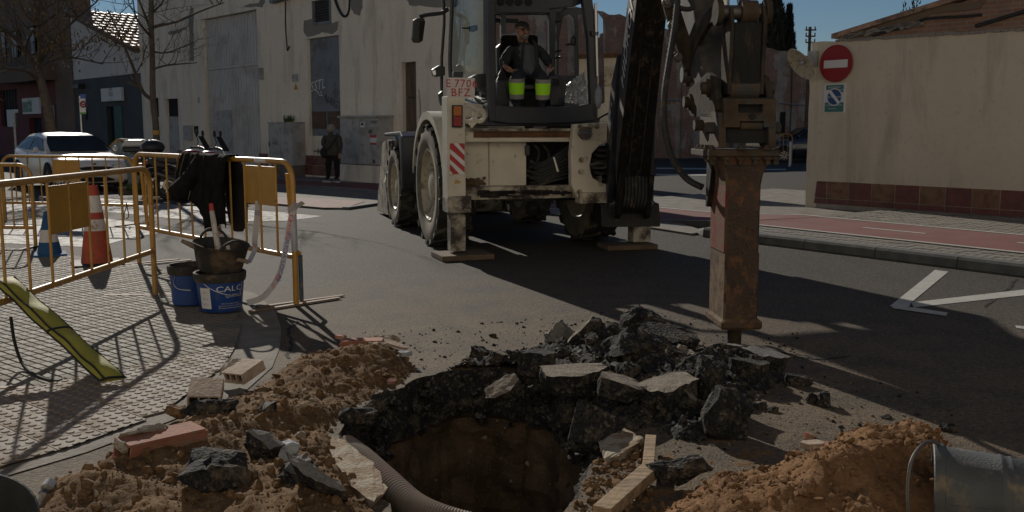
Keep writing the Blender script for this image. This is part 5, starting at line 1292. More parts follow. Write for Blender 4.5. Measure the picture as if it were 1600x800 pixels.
MB().tube(spline([bw(934, 186, .2), bw(944, 180, .1), bw(955, 175, 0)], 4), .012, 5).build("cable", "black", bk)
x, z = bl(934, 152, .35); MB().ball(BF.w(x, .35, z), .08, 10, sc=(.7, .7, 1.8)).build("dust_cover", "bluegrey", bk)

# ---- boom
ux = AF.u; un = AF.n; Z = V((0, 0, 1))
def aw(x, y, z): return AF.w(x, y, z)
def boomx(px, py, y): return AF.l(px, py, y)
bxc = (boomx(994, 250, 4.4)[0])
path = [(4.55, .72), (4.35, 1.0), (3.95, 1.55), (3.45, 2.2), (2.95, 2.85), (2.45, 3.5), (2.1, 3.95)]
hw_ = [.195, .195, .18, .165, .155, .145, .14]; dp_ = [.46, .5, .54, .5, .46, .4, .34]
mb = MB(); 
for i, (y, z) in enumerate(path):
    a = path[max(0, i - 1)]; b = path[min(len(path) - 1, i + 1)]; t = V((0, b[0] - a[0], b[1] - a[1])).normalized(); nn = V((0, -t.z, t.y)) * -1   # towards machine / up
    xc = bxc - .03 * i
    for sx_, sn in ((-1, 0), (1, 0), (1, 1), (-1, 1)):
        p = V((xc + sx_ * hw_[i], y, z)) + nn * (dp_[i] * sn); mb.v.append(aw(p.x, p.y, p.z))
for i in range(len(path) - 1):
    for j in range(4): mb.f.append([i * 4 + j, i * 4 + (j + 1) % 4, i * 4 + 4 + (j + 1) % 4, i * 4 + 4 + j]); mb.m.append(1 if j == 3 else 0); mb.sm.append(False)
mb.f += [[3, 2, 1, 0], [24, 25, 26, 27]]; mb.m += [0, 0]; mb.sm += [False, False]
bm_o = mb.build("boom", ["boom", "boomside"], bk, .012)
def bpt(i, f, sn, out=0.0):   # point on the boom's left side
    (y, z), (y2, z2) = path[i], path[i + 1]; a = path[max(0, i - 1)]; t = V((0, y2 - y, z2 - z)).normalized(); nn = V((0, t.z, -t.y)); 
    p = V((bxc - .03 * (i + f) - (hw_[i] + (hw_[i + 1] - hw_[i]) * f) - out, y + (y2 - y) * f, z + (z2 - z) * f)) + nn * ((dp_[i] + (dp_[i + 1] - dp_[i]) * f) * sn)
    return aw(p.x, p.y, p.z)
d_ = (bpt(4, .6, .3) - bpt(2, .3, .3)).normalized(); cp = (bpt(4, .3, .38, .006) + bpt(2, .3, .38, .006)) / 2
up_ = d_.cross(ux)
text("HIDROMEK", .29, cp + d_ * .05, d_, up_, "signwhite", bm_o, space=1.05, depth=.006)
MB().prism([bpt(2, .9, .62, .003), bpt(3, .45, .62, .003), bpt(3, .4, .85, .003), bpt(2, .85, .85, .003)], ux * -.004).build("boom_sticker", "plate", bm_o)
# welded stripes and pin ends on the rear face
for xx, i0, i1 in ((-.06, 0, 3), (.07, 1, 3)):
    pts = [aw(bxc - .03 * i + xx, path[i][0] - .004, path[i][1]) for i in range(i0, i1 + 1)]; MB().tube(pts, .007, 5).build("weld_run", "linkgrey", bm_o)
# boom foot fork with hoses through it
for s in (-1, 1):
    MB().prism([aw(bxc + s * .2, y, z) for y, z in ((4.3, .98), (4.5, .5), (4.7, .42), (4.95, .5), (5.0, .75), (4.9, 1.0))], ux * .06 * -s).build("boom_foot", "boom", bk, .01)
MB().cyl(aw(bxc - .26, 4.72, .62), aw(bxc + .26, 4.72, .62), .07, n=16).build("foot_pin", "darksteel", bk)
for i in range(7):
    xx = bxc - .12 + i * .04; MB().tube(spline([aw(xx, 4.4, .98), aw(xx + .01, 4.42, .75), aw(xx, 4.52, .58), aw(xx + .02, 4.8, .5), aw(xx, 5.0, .6)], 4), .019, 6).build("hydraulic_hose", "blackrub", bk)
MB().prism([aw(bxc - .285, y, z) for y, z in ((4.7, .5), (4.95, .42), (5.05, .7), (4.9, 1.3), (4.5, 2.0), (4.1, 2.3), (4.3, 1.6), (4.55, .9))], ux * .07).build("swing_bracket", "mdark", bk, .015)
MB().prism([aw(bxc - .36, y, z) for y, z in ((4.6, .35), (5.2, .35), (5.2, .62), (4.7, .62))], ux * .7).build("king_post", "boom", bk, .02)
# ---- dipper (stick)
dpx = AF.l(1093, 60, .9)[0]
dpath = [(.42, 1.70), (.62, 2.0), (.92, 2.6), (1.3, 3.3), (1.75, 4.05)]; dw = [.12, .13, .135, .14, .14]; dd_ = [.2, .3, .36, .4, .36]
mb = MB()
for i, (y, z) in enumerate(dpath):
    a = dpath[max(0, i - 1)]; b = dpath[min(len(dpath) - 1, i + 1)]; t = V((0, b[0] - a[0], b[1] - a[1])).normalized(); nn = V((0, t.z, -t.y))
    for sx_, sn in ((-1, -.5), (1, -.5), (1, .5), (-1, .5)): p = V((dpx * min(1, .4 + i * .3) + sx_ * dw[i], y, z)) + nn * dd_[i] * sn; mb.v.append(aw(p.x, p.y, p.z))
for i in range(len(dpath) - 1):
    for j in range(4): mb.f.append([i * 4 + j, i * 4 + (j + 1) % 4, i * 4 + 4 + (j + 1) % 4, i * 4 + 4 + j]); mb.m.append(0); mb.sm.append(False)
mb.f += [[3, 2, 1, 0], [16, 17, 18, 19]]; mb.m += [0, 0]; mb.sm += [False, False]
dip = mb.build("dipper_arm", "boomside", bk, .015)
SP = [(1020, -60), (1052, -60), (1062, 10), (1090, 95), (1084, 109), (1070, 110), (1040, 20)]
sp_ = plate(SP, .72, .05, "cylinder_bracket", "linkgrey", dip, F=AF)
bolts([(*AF.l(a, b, .72)[:1], .715, AF.l(a, b, .72)[1]) for a, b in ((1042, 4), (1051, 40), (1057, 90))], .028, .05, "bolt", "darksteel", dip, F=AF)
x, z = AF.l(1101, -10, .55); x2, z2 = AF.l(1098, 40, .75)
MB().tube([aw(dpx - .02, 1.55, 3.6), aw(dpx + .1, .75, 2.95), aw(.02, .25, 2.6)], .075, 14).build("bucket_cylinder", "mdark", bk)
MB().cyl(aw(.03, .26, 2.62), aw(.0, -.06, 2.26), .045, n=14).build("cylinder_rod", "chrome", bk)
MB().cyl(aw(-.1, .2, 2.75), aw(-.095, .12, 2.32), .035, n=12).build("oil_pipe", "steel", bk)
# ---- links
def yz(pts, x, th, name, mat, parent=bk, bev=.008): return MB().prism([aw(x, y, z) for y, z in pts], ux * th).build(name, mat, parent, bev)
cz = .0
lk = yz([(-.13, 1.72), (-.16, 2.2), (-.12, 2.29), (0, 2.31), (.06, 2.25), (.06, 1.9), (.02, 1.72)], -.125, .026, "link_cheek", "linkgrey")
yz([(-.13, 1.72), (-.16, 2.2), (-.12, 2.29), (0, 2.31), (.06, 2.25), (.06, 1.9), (.02, 1.72)], .094, .026, "link_cheek", "linkgrey")
hl = MB().prism([aw(-.098, -.13, 1.75), aw(.093, -.13, 1.75), aw(.093, -.145, 2.19), aw(-.098, -.145, 2.19)], un * .13).build("link_front_plate", "blackplate", bk, .01)
MB().cyl(aw(-.1, -.05, 1.77), aw(.093, -.05, 1.77), .085, n=20).build("lower_link_pin", "bracket", bk)
MB().cyl(aw(-.2, -.06, 2.26), aw(.145, -.06, 2.26), .048, n=16).build("top_link_pin", "darksteel", bk)
for xx in (-.205, .121): MB().cyl(aw(xx, -.06, 2.26), aw(xx + .04, -.06, 2.26), .085, n=20).build("pin_collar", "linkgrey", bk)
MB().cyl(aw(-.04, -.06, 2.26), aw(.07, -.06, 2.26), .08, n=20).build("rod_eye", "bracket", bk)
for xx in (-.19, .1):
    cpts = spline([aw(xx, -.04, 2.27), aw(xx, .22, 2.25), aw(xx, .52, 2.14), aw(xx, .76, 1.97), aw(xx, .86, 1.84)], 6)
    mb = MB(); w_ = .055; vs = []
    for i, p in enumerate(cpts):
        t = (cpts[min(i + 1, len(cpts) - 1)] - cpts[max(i - 1, 0)]).normalized(); nn = t.cross(ux)
        for a, b in ((-1, 0), (1, 0), (1, 1), (-1, 1)): vs.append(p + nn * w_ * a + ux * .035 * b)
    k = len(cpts); mb.add(vs, [(i * 4 + j, i * 4 + (j + 1) % 4, i * 4 + 4 + (j + 1) % 4, i * 4 + 4 + j) for i in range(k - 1) for j in range(4)] + [(3, 2, 1, 0), (k * 4 - 4, k * 4 - 3, k * 4 - 2, k * 4 - 1)])
    mb.build("curved_link", "linkgrey", bk, .006)
    MB().cyl(aw(xx - .03, .82, 1.9), aw(xx + .06, .82, 1.9), .06, n=14).build("link_pin", "darksteel", bk)
# ---- breaker bracket
CH = [(.66, 1.62), (.72, 1.72), (.64, 1.79), (.14, 1.88), (-.02, 1.84), (-.12, 1.70), (-.14, 1.62), (-.02, 1.56), (.6, 1.585)]
for xx in (-.20, .145):
    c_ = yz(CH, xx, .045, "bracket_cheek", "linkgrey", bk, .01)
    for y, z in ((.06, 1.77), (.58, 1.69)):
        s = -1 if xx < 0 else 1; a = aw(xx + (0 if s < 0 else .045), y, z)
        MB().cyl(a, a + ux * s * .055, .042, n=14).build("bracket_pin", "bracket", c_); MB().cyl(a, a + ux * s * .02, .062, n=14).build("pin_washer", "linkgrey", c_)
CH2 = [(.3, 1.37), (.3, 1.6), (-.06, 1.62), (-.2, 1.60), (-.22, 1.37)]
for xx in (-.20, .135):
    c_ = yz(CH2, xx, .05, "bracket_web", "bracket", bk, .008)
    for y, z in ((.22, 1.52), (-.1, 1.50)):
        s = -1 if xx < 0 else 1; a = aw(xx + (0 if s < 0 else .05), y, z); MB().cyl(a, a + ux * s * .06, .04, n=6, smooth=False).build("bolt", "bracket", c_)
fp_ = MB()
for (x0, x1, z0, z1) in ((-.17, .175, 1.655, 1.69), (-.17, -.075, 1.60, 1.655), (.09, .175, 1.60, 1.655), (-.17, .175, 1.545, 1.60), (-.17, -.06, 1.505, 1.545), (.1, .175, 1.505, 1.545)): fp_.box(((x0 + x1) / 2, -.19, (z0 + z1) / 2), (x1 - x0, .05, z1 - z0), F=AF)
fp_.build("bracket_front_plate", "bracket", bk)
MB().box((.01, -.1, 1.55), (.33, .14, .3), F=AF).build("bracket_core", "void", bk); MB().cyl(aw(.02, -.22, 1.575), aw(.02, -.19, 1.575), .022, n=12).build("plug_hole", "void", bk)
MB().cyl(aw(-.05, -.17, 1.515), aw(.1, -.17, 1.515), .03, n=12).build("cross_pin", "bracket", bk)
fl_ = MB().box((-.03, .02, 1.335), (.475, .5, .045), F=AF).build("mounting_flange", "bracket", bk, .008)
bolts([(x, y, 1.31) for x in (-.24, -.15, -.05, .05, .13, .185) for y in (-.225,)], .022, .05, "bolt", "bracket", fl_, F=AF, ax=V((0, 0, -1)))
bolts([(x, y, 1.357) for x in (-.05, .12) for y in (-.225,)] + [(-.235, y, 1.357) for y in (-.15, -.05, .05, .15)], .022, .03, "bolt", "bracket", fl_, F=AF, ax=Z)
# ---- breaker body
def sect(levels, mats, name, mi_fn):
    mb = MB()
    for z, xa, xb, ya, yb, c in levels:
        mb.v += [aw(xa + c, ya, z), aw(xb - c, ya, z), aw(xb, ya + c, z), aw(xb, yb - c, z), aw(xb - c, yb, z), aw(xa + c, yb, z), aw(xa, yb - c, z), aw(xa, ya + c, z)]
    for i in range(len(levels) - 1):
        for j in range(8): mb.f.append([i * 8 + j, i * 8 + (j + 1) % 8, i * 8 + 8 + (j + 1) % 8, i * 8 + 8 + j]); mb.m.append(mi_fn(i, j)); mb.sm.append(False)
    n_ = len(levels); mb.f += [list(range(7, -1, -1)), list(range(n_ * 8 - 8, n_ * 8))]; mb.m += [0, 0]; mb.sm += [False, False]
    return mb.build(name, mats, bk)
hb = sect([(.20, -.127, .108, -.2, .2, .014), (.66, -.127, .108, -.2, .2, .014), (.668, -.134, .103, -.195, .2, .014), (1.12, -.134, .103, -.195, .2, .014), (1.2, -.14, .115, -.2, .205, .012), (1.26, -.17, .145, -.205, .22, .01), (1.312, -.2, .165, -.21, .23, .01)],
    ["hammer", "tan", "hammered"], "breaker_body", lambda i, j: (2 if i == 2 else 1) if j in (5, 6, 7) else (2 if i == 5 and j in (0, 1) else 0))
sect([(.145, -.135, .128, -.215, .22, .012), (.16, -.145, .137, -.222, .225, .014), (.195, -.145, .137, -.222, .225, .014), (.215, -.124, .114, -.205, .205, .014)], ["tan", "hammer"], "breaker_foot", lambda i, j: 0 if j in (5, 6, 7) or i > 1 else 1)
MB().tube([aw(.01, 0, -.03), aw(.01, 0, .16)], .048, 20).build("chisel", "linkgrey", bk)
for y0, z0, z1 in ((.03, .36, .52),): MB().prism([aw(-.117, y0 - .02, z0 + .08), aw(-.117, y0 + .02, z0 + .08), aw(-.117, y0 + .02, z1), aw(-.117, y0 - .02, z1)], ux * -.004).build("slot", "void", hb); MB().tube([aw(-.118, y0, .22), aw(-.118, y0, z0 + .08)], .006, 5).build("seam", "void", hb)
MB().prism([aw(-.126, .06, 1.0), aw(-.126, .14, 1.0), aw(-.126, .14, 1.14), aw(-.126, .06, 1.14)], ux * -.004).build("slot", "void", hb)
xd_, yd_ = -un, Z
for tx_, tz_ in (("131", .87), ("CTRAC", .81)): text(tx_, .055, aw(-.126, .0, tz_), xd_, yd_, "plate", hb, "worn_lettering", depth=.003)
mb = MB()
for i in range(40): mb.box((rnd.uniform(-.1, .09), -.2, rnd.uniform(.25, 1.1)), (rnd.uniform(.002, .006), .003, rnd.uniform(.01, .06)), Matrix.Rotation(R(rnd.uniform(-30, 30)), 3, "Y"), F=AF)
tag(mb.build("scratch", "tan", hb), kind="stuff")
# left side hose loop down to the breaker
hp = [bw(1058, -25, -3.6), bw(1058, 5, -3.75), bw(1051, 60, -3.9), bw(1041, 130, -4.0), bw(1041, 190, -4.1)]
hp = [aw(*(lambda q: (q[0], y, q[1]))(AF.l(a, b, y))) for a, b, y in ((1058, -30, .6), (1058, 6, .55), (1053, 50, .5), (1044, 105, .42), (1038, 150, .36), (1039, 200, .32), (1050, 245, .3), (1072, 278, .28), (1098, 293, .22))]
pts = spline(hp, 14); MB().tube(pts, [.026 if i % 2 else .0225 for i in range(len(pts))], 8).build("breaker_hose", "blackrub", bk)
hp = [aw(*(lambda q: (q[0], y, q[1]))(AF.l(a, b, y))) for a, b, y in ((1066, -20, .5), (1082, 6, .5), (1078, 14, .5), (1062, 12, .55), (1050, 0, .6))]
MB().tube(spline(hp, 6), .018, 8).build("hydraulic_hose", "blackrub", bk)
MB().prism([aw(-.17, y, z) for y, z in ((.02, 1.31), (.2, 1.31), (.2, .95), (.16, .95), (.1, 1.1))], ux * .04).build("hose_guard", "boom", bk, .006)
# ================================================================== BARRIERS, CONES, BUCKETS
def barrier(label, P, Q, H, zb, nb, panel_=None, mat="yellow", foot=(.45, .45), leg2=False, legmat=None, cat="barrier"):
    P, Q = V((P.x, P.y, 0)), V((Q.x, Q.y, 0)); L = (Q - P).length; d = (Q - P).normalized()
    F = Frame(P, math.atan2(d.y, d.x)); root = thing("steel_barrier", label, cat, F.mat(), "yellow steel crowd barriers")
    r = .024; c = .17
    pts = [F.w(0, 0, .02), F.w(0, 0, zb), F.w(0, 0, H - c)] + arc(F.w(c, 0, H - c), c, math.pi, math.pi / 2, 6, F.u, (0, 0, 1))[1:] + [F.w(L / 2, 0, H)] + arc(F.w(L - c, 0, H - c), c, math.pi / 2, 0, 6, F.u, (0, 0, 1)) + [F.w(L, 0, zb), F.w(L, 0, .02)]
    MB().tube(pts, r, 10).build("frame_tube", [mat], root)
    MB().tube([F.w(0, 0, zb), F.w(L, 0, zb)], r * .95, 10).build("lower_rail", mat, root)
    bars = []
    for i in range(1, nb + 1):
        x = L * i / (nb + 1); bars.append(x); MB().tube([F.w(x, 0, zb), F.w(x, 0, H - .01)], .0105, 8).build("bar", mat, root)
    if panel_:
        for a, b in panel_:
            MB().box(((bars[a] + bars[b]) / 2, 0, H - .03 - .19), (bars[b] - bars[a] - .02, .006, .34), F=F).build("sign_panel", "yellow", root, .002)
    for x in (.0, L):
        q = Matrix.Rotation(R(rnd.uniform(-5, 5)), 3, 'Z'); MB().box((x, 0, .014), (.05, foot[0] + foot[1], .012), q, F=F).build("foot_bar", "footbar", root, .002)
    if leg2:
        for x in (.12, L - .12): MB().tube([F.w(x, -.12, .02), F.w(x, -.12, zb)], .02, 8).build("brace_leg", legmat or mat, root); MB().box((x, -.12, .012), (.045, .85, .01), F=F).build("foot_bar", "footbar", root, .002)
        for x in (.12, L - .12): MB().tube([F.w(x, -.12, zb), F.w(x, -.06, zb + .05), F.w(x, -0.02, H - .1)], .02, 8).build("brace_post", mat, root)
    return root, F, L
pA = G(243, 463); barrier("front yellow barrier running towards the viewer, with two solid panels", pA, V((pA.x - .02, pA.y - 3.1, 0)), 1.15, .41, 9, [(3, 4), (4, 5)], "rustyyellow")
pB = G(463, 478); qB = G(218, 413)
bB, FB, LB_ = barrier("long yellow barrier with a black jacket draped over it, beside the blue buckets", pB, qB, 1.22, .42, 11, [(0, 2)], "yellow", leg2=True, legmat="blueleg")
MB().tube([FB.w(0, 0, .47), FB.w(0, 0, .78)], .0255, 10).build("white_sleeve", "shutter", bB)
MB().tube([FB.w(.42, 0, 1.22), FB.w(.62, 0, 1.22)], .0252, 10).build("paper_sticker", "signwhite", bB)
pC = D(211, 330, 15.0); qC = D(8, 330, 15.6); barrier("far yellow barrier standing in front of the white car", pC, qC, 1.05, .3, 9, [(3, 5)], "yellow")
pD = G(56, 386); barrier("rusty narrow barrier at the left edge of the photo", pD, V((pD.x - 2.1, pD.y + .1, 0)), 1.04, .25, 15, [(4, 6)], "rustyyellow")
pE = D(1237, 240, 40); qE = D(1206, 240, 40.5); barrier("tiny distant yellow barrier by the dark car", pE, V((qE.x - .6, qE.y, 0)), 1.25, .42, 7, None, "yellow")
# black object hanging wires on the far barrier
MB().tube(spline([D(197, 316, 14.9), D(199, 325, 14.9), D(201, 338, 14.9), D(195, 342, 14.9), D(194, 334, 14.9), D(198, 322, 14.9)], 4), .008, 5).build("wire_tie", "black", None, origin=D(197, 320, 14.9)); tag(bpy.data.objects["wire_tie"], "thin black wire loop dangling from the far barrier's lower rail", "wire")
def cone(label, px, py, H, r0, r1, bands, base, bmat, mats, group):
    p = G(px, py); root = thing("traffic_cone", label, "traffic cone", p, group)
    MB().box((p.x, p.y, .018), (base, base, .036), Matrix.Rotation(R(28), 3, 'Z')).build("base_plate", bmat, root, .012)
    for (a, b, m_) in bands:
        ra, rb = r0 + (r1 - r0) * a, r0 + (r1 - r0) * b
        k = 5; prof = [(ra + (rb - ra) * i / k, .036 + (H - .036) * (a + (b - a) * i / k)) for i in range(k + 1)]
        MB().lathe(prof, (p.x, p.y, 0), (0, 0, 1), 28).build("cone_band", mats[m_], root)
    MB().lathe([(r1, H), (r1 * .8, H + .012), (r1 * .75, H - .03), (.001, H - .03)], (p.x, p.y, 0), (0, 0, 1), 20).build("cone_tip", mats[0], root)
    return root
cone("tall orange and white traffic cone with a black base on the tiled pavement", 152, 414, .87, .165, .05, [(0, .42, 0), (.42, .57, 1), (.57, .66, 0), (.66, .88, 1), (.88, 1, 0)], .52, "blackrub", ["coneorange", "conewhite"], "traffic cones on the corner")
cone("small blue and white traffic cone behind the front barrier", 78, 400, .52, .135, .04, [(0, .28, 0), (.28, .58, 1), (.58, 1, 0)], .36, "coneblue", ["coneblue", "conewhite"], "traffic cones on the corner")

# ---- buckets
def bucket(label, c, H, r0, r1, mats, name="plastic_bucket"):
    root = thing(name, label, "bucket", V((c.x, c.y, 0)), "blue paint buckets by the barrier")
    prof = [(.001, .01), (r0 - .012, .01), (r0, .022), (r0 + (r1 - r0) * .78, H * .78)]
    MB().lathe(prof, c, (0, 0, 1), 40).build("bucket_body", mats[0], root)
    rr_ = r0 + (r1 - r0) * .78
    MB().lathe([(rr_, H * .77), (rr_ + .012, H * .775), (r1 + .012, H * .85), (r1 + .014, H * .98), (r1 + .006, H), (r1 - .006, H - .004), (r1 - .02, H * .6), (r0 * .9, .05), (.001, .05)], c, (0, 0, 1), 40).build("bucket_rim", mats[1], root)
    return root
bc = G(346, 489) ; bc.z = .018
bk1 = bucket("blue bucket marked CALC with a muddy rubber basket on top", bc, .33, .165, .195, ("bucketblue", "lid"))
def wrapf(c, r0, r1, H, ang0, z0):
    def f(u, v):
        z = z0 + v; r = r0 + (r1 - r0) * .78 * (z / (H * .78)) + .0012 if z < H * .8 else r1; a = ang0 + u / r
        return V((c.x + r * math.cos(a), c.y + r * math.sin(a), c.z + z))
    return f
face = math.atan2(-bc.y, -bc.x)
body = [o for o in bpy.data.objects if o.parent == bk1 and o.name.startswith("bucket_body")][0]
text("CALC", .062, None, (1, 0, 0), (0, 1, 0), "signwhite", body, wrap=wrapf(bc, .165, .195, .33, face + .42, .205), sx=1.45)
text("QUIMICA", .036, None, (1, 0, 0), (0, 1, 0), "signwhite", body, wrap=wrapf(bc, .165, .195, .33, face + .66, .148), sx=1.1)
for i, (s_, zz) in enumerate((("Mortero de cal natural", .086), ("Aplicacion interior y exterior", .068), ("Producto de uso profesional", .05))): text(s_, .0145, None, (1, 0, 0), (0, 1, 0), "signwhite", body, wrap=wrapf(bc, .165, .195, .33, face + .48, zz), sx=1.2)
lab = MB(); wf = wrapf(bc, .165, .195, .33, face - .74, .13)
lab.grid(lambda u, v: wf((u - .5) * .1, (v - .5) * .17), 6, 4); lb_ = lab.build("paper_label", "signwhite", body)
for k, zz in enumerate((.045, -.005, -.05)):
    text("N° %d" % (k + 1), .024, None, (1, 0, 0), (0, 1, 0), "darksteel", lb_, wrap=(lambda w_: (lambda u, v: w_(u, v)))(wrapf(bc, .1656, .1956, .33, face - .72, .13 + zz)))
wfh = wrapf(bc, .17, .2, .33, face, 0)
MB().tube(spline([wfh(-.135, .25), wfh(-.09, .22), wfh(-.02, .185), wfh(.06, .158), wfh(.12, .15), wfh(.18, .17), wfh(.2, .25)], 5), .0028, 5).build("wire_handle", "steel", bk1)
b2 = G(299, 478); b2.z = .012
bk2 = bucket("plain open blue bucket behind the CALC bucket", b2, .35, .15, .17, ("bucketblue", "lid"))
wfh = wrapf(b2, .155, .175, .35, math.atan2(-b2.y, -b2.x), 0); MB().tube(spline([wfh(-.13, .27), wfh(-.15, .2), wfh(-.1, .16), wfh(0, .15)], 5), .003, 5).build("wire_handle", "steel", bk2)
bod2 = [o for o in bpy.data.objects if o.parent == bk2 and o.name.startswith("bucket_body")][0]
for i in range(5): text("Instrucciones de uso", .018, None, (1, 0, 0), (0, 1, 0), "coneblue", bod2, wrap=wrapf(b2, .15, .17, .35, math.atan2(-b2.y, -b2.x) - .1, .24 - i * .022))
# rubber basket on top
bt = thing("rubber_basket", "muddy black rubber basket full of tool handles on the CALC bucket", "basket", V((bc.x, bc.y, .348)))
q = Matrix.Rotation(R(5), 3, 'X') @ Matrix.Rotation(R(7), 3, 'Y'); ax = q @ V((0, 0, 1)); c0 = V((bc.x - .0, bc.y, .345))
c0.z = .36
MB().lathe([(.001, 0), (.165, 0), (.178, .02), (.2, .12), (.215, .2), (.228, .215), (.222, .222), (.205, .2), (.18, .1), (.165, .03), (.001, .025)], c0, ax, 36).build("basket_body", "basket", bt)
def bp_(a, r, h): return c0 + rot_to(ax) @ V((r * math.cos(a), r * math.sin(a), h))
for a in (R(-100), R(70)):
    MB().tube(spline([bp_(a - .55, .218, .205), bp_(a - .4, .226, .25), bp_(a - .15, .23, .285), bp_(a + .15, .23, .285), bp_(a + .4, .226, .25), bp_(a + .55, .218, .205)], 5), .011, 8).build("basket_handle", "basket", bt)
def tool(label, name, cat, pts, r, mat, extra=None, n=10):
    root = thing(name, label, cat, V(pts[0]), "tool handles in the rubber basket"); rs = r if isinstance(r, list) else [r] * len(pts)
    MB().tube(pts, rs, n).build("handle", mat, root)
    if extra: extra(root)
    return root
Yb = bc.y
t0, t1 = D(343, 400, Yb - .02), D(331, 330, Yb + .06); t2 = D(330, 318, Yb + .07)
tool("thick white tool handle with a red end standing up in the basket", "hand_tool", "tool", [t0 - V((0, 0, .12)), t0, t1], [.026, .026, .02], "handle", lambda r_: MB().cyl(t1, t2, .019, .018, 10).build("red_end", "redprint", r_))
tool("long dirty wooden handle lying across the basket rim", "hand_tool", "tool", [D(284, 376, Yb - .12), D(300, 383, Yb - .12), D(340, 400, Yb - .13), D(388, 409, Yb - .1)], [.016, .024, .02, .016], "stick")
tool("short pale tool handle at the back of the basket", "hand_tool", "tool", [D(359, 408, Yb + .02), D(356, 384, Yb + .06)], [.017, .017], "handle")
tool("flat black tool blade leaning in the basket", "hand_tool", "tool", [D(322, 398, Yb + .05), D(314, 378, Yb + .09)], [.03, .026], "black", n=4)
# ---- jacket draped over the long barrier
def rp_(px, y, z):  # a point above the barrier line at photo column px
    x, _ = FB.l(px, 260, y); return FB.w(x, y, z)
jk = thing("black_jacket", "black cloth jacket draped over the long yellow barrier", "jacket", FB.w(FB.l(330, 240)[0], 0, 1.2))
cols = [(322, 287), (306, 288), (292, 300), (300, 306), (312, 320), (326, 326), (345, 330), (362, 345)]
mb = MB()
NU, NV = 46, 26
def jfun(u, v):
    px = 297 + (366 - 297) * u; top = 1.25
    # hem outline: sleeve flares left, body hangs lower at right
    hem = .72 + .16 * max(0, (1 - u * 2.2)) - .20 * min(1, max(0, (u - .25) * 3)) + .05 * math.sin(u * 9); L1 = top - hem
    x, _ = FB.l(px, 245, 0); s = v * (L1 + .32) - .32
    fold = .028 * math.sin(u * 31 + v * 2) + .018 * math.sin(u * 17 + v * 5) + .02 * noise.noise(V((u * 8, v * 4, 2)))
    if s < 0: y = .045 + fold * .6 + .01; z = top + .01 - max(0, -s - .05) * 1.0; y = y if s < -.05 else .045 * (-s / .05)
    else:
        z = top + .012 - max(0, s - .04); y = -.05 - abs(fold) * (.5 + min(1, s * 3)) - .03 * min(1, s * 6)
        if s < .04: y = -.05 * (s / .04) - abs(fold) * .3
    flare = max(0, s) * (.42 * max(0, 1 - u * 2.4) - .05 * u)
    return FB.w(x + flare, -y, z)
mb.grid(jfun, NU, NV); jo = mb.build("jacket_body", "cloth", jk)
for u in (.0, .12, .3):
    MB().tube([jfun(u, v / 26) + FB.n * .012 for v in range(8, 27)], .006, 4).build("seam", "clothseam", jk)
# sleeve to the left
mb = MB(); sp = spline([rp_(312, .06, 1.2), rp_(300, .12, 1.06), rp_(290, .13, .96), rp_(280, .12, .88)], 6)
mb.tube(sp, [.05 + .07 * i / (len(sp) - 1) for i in range(len(sp))], 12); mb.build("sleeve", "cloth", jk)
# black bag behind it
bg = thing("black_bag", "black rucksack hanging behind the yellow barrier beside the jacket", "bag", rp_(370, .1, 1.2))
mb = MB(); ctr = [(362, -.12, 1.22, .10), (364, -.13, 1.1, .15), (366, -.14, .95, .17), (368, -.14, .78, .165), (369, -.14, .62, .13), (369, -.13, .53, .06)]
for i, (px, y, z, w_) in enumerate(ctr):
    c = rp_(px, y, z)
    for j in range(14): a = 2 * math.pi * j / 14; mb.v.append(c + FB.u * (w_ * math.cos(a)) + FB.n * (.075 * math.sin(a) * (1 if i < 5 else .5)))
for i in range(len(ctr) - 1):
    for j in range(14): mb.f.append([i * 14 + j, i * 14 + (j + 1) % 14, i * 14 + 14 + (j + 1) % 14, i * 14 + 14 + j]); mb.m.append(0); mb.sm.append(True)
mb.f += [list(range(13, -1, -1)), list(range(5 * 14, 6 * 14))]; mb.m += [0, 0]; mb.sm += [True, True]; mb.build("bag_body", "bag", bg)
MB().tube(spline([rp_(350, -.05, .95), rp_(344, -.05, .82), rp_(342, -.06, .76), rp_(352, -.08, .7), rp_(358, -.1, .72)], 5), .014, 6).build("strap", "bag", bg)
# ---- police tape
def tape(label, pts, w_, roll, text_at=None):
    root = thing("warning_tape", label, "tape", V(pts[0]), "lengths of police tape on the barrier"); ps = spline(pts, 8); mb = MB(); vs = []; n_ = len(ps)
    for i, p in enumerate(ps):
        t = (ps[min(i + 1, n_ - 1)] - ps[max(i - 1, 0)]).normalized(); a = roll[0] + (roll[1] - roll[0]) * i / (n_ - 1)
        s1_ = t.cross(V((0, 1, 0))).normalized(); s2_ = t.cross(s1_).normalized(); e = s1_ * math.cos(a) + s2_ * math.sin(a); vs += [p - e * w_ / 2, p + e * w_ / 2]
    mb.add(vs, [(2 * i, 2 * i + 1, 2 * i + 3, 2 * i + 2) for i in range(n_ - 1)], 0, True)
    rb = mb.build("tape_ribbon", "tape", root)
    def print_(s, size, k, mat, dx=0):
        p = ps[k]; t = (ps[min(k + 2, n_ - 1)] - ps[max(k - 2, 0)]).normalized(); yd = V((0, -1, 0)).cross(t).normalized()
        text(s, size, p + V((0, -.014, 0)) + yd * dx, t, yd, mat, root, "tape_print", sx=1.3)
    for a in (text_at or []): print_(*a)
    return root
Yt = pB.y - .05
tape("twisted white police tape printed POLICIA LOCAL tied to the barrier's end post", [D(462, 322, Yt), D(455, 340, Yt), D(449, 372, Yt - .02), D(444, 402, Yt - .05), D(436, 430, Yt - .08), D(424, 450, Yt - .1), D(408, 466, Yt - .15), D(386, 473, Yt - .2)], .05, (0.1, .3),
     [("POLICIA LOCAL", .046, 24, "tapeblue"), ("PASSEU", .04, 13, "tapered"), ("//", .05, 38, "tapered"), ("O", .06, 8, "tapered"), ("O", .06, 33, "tapered")])
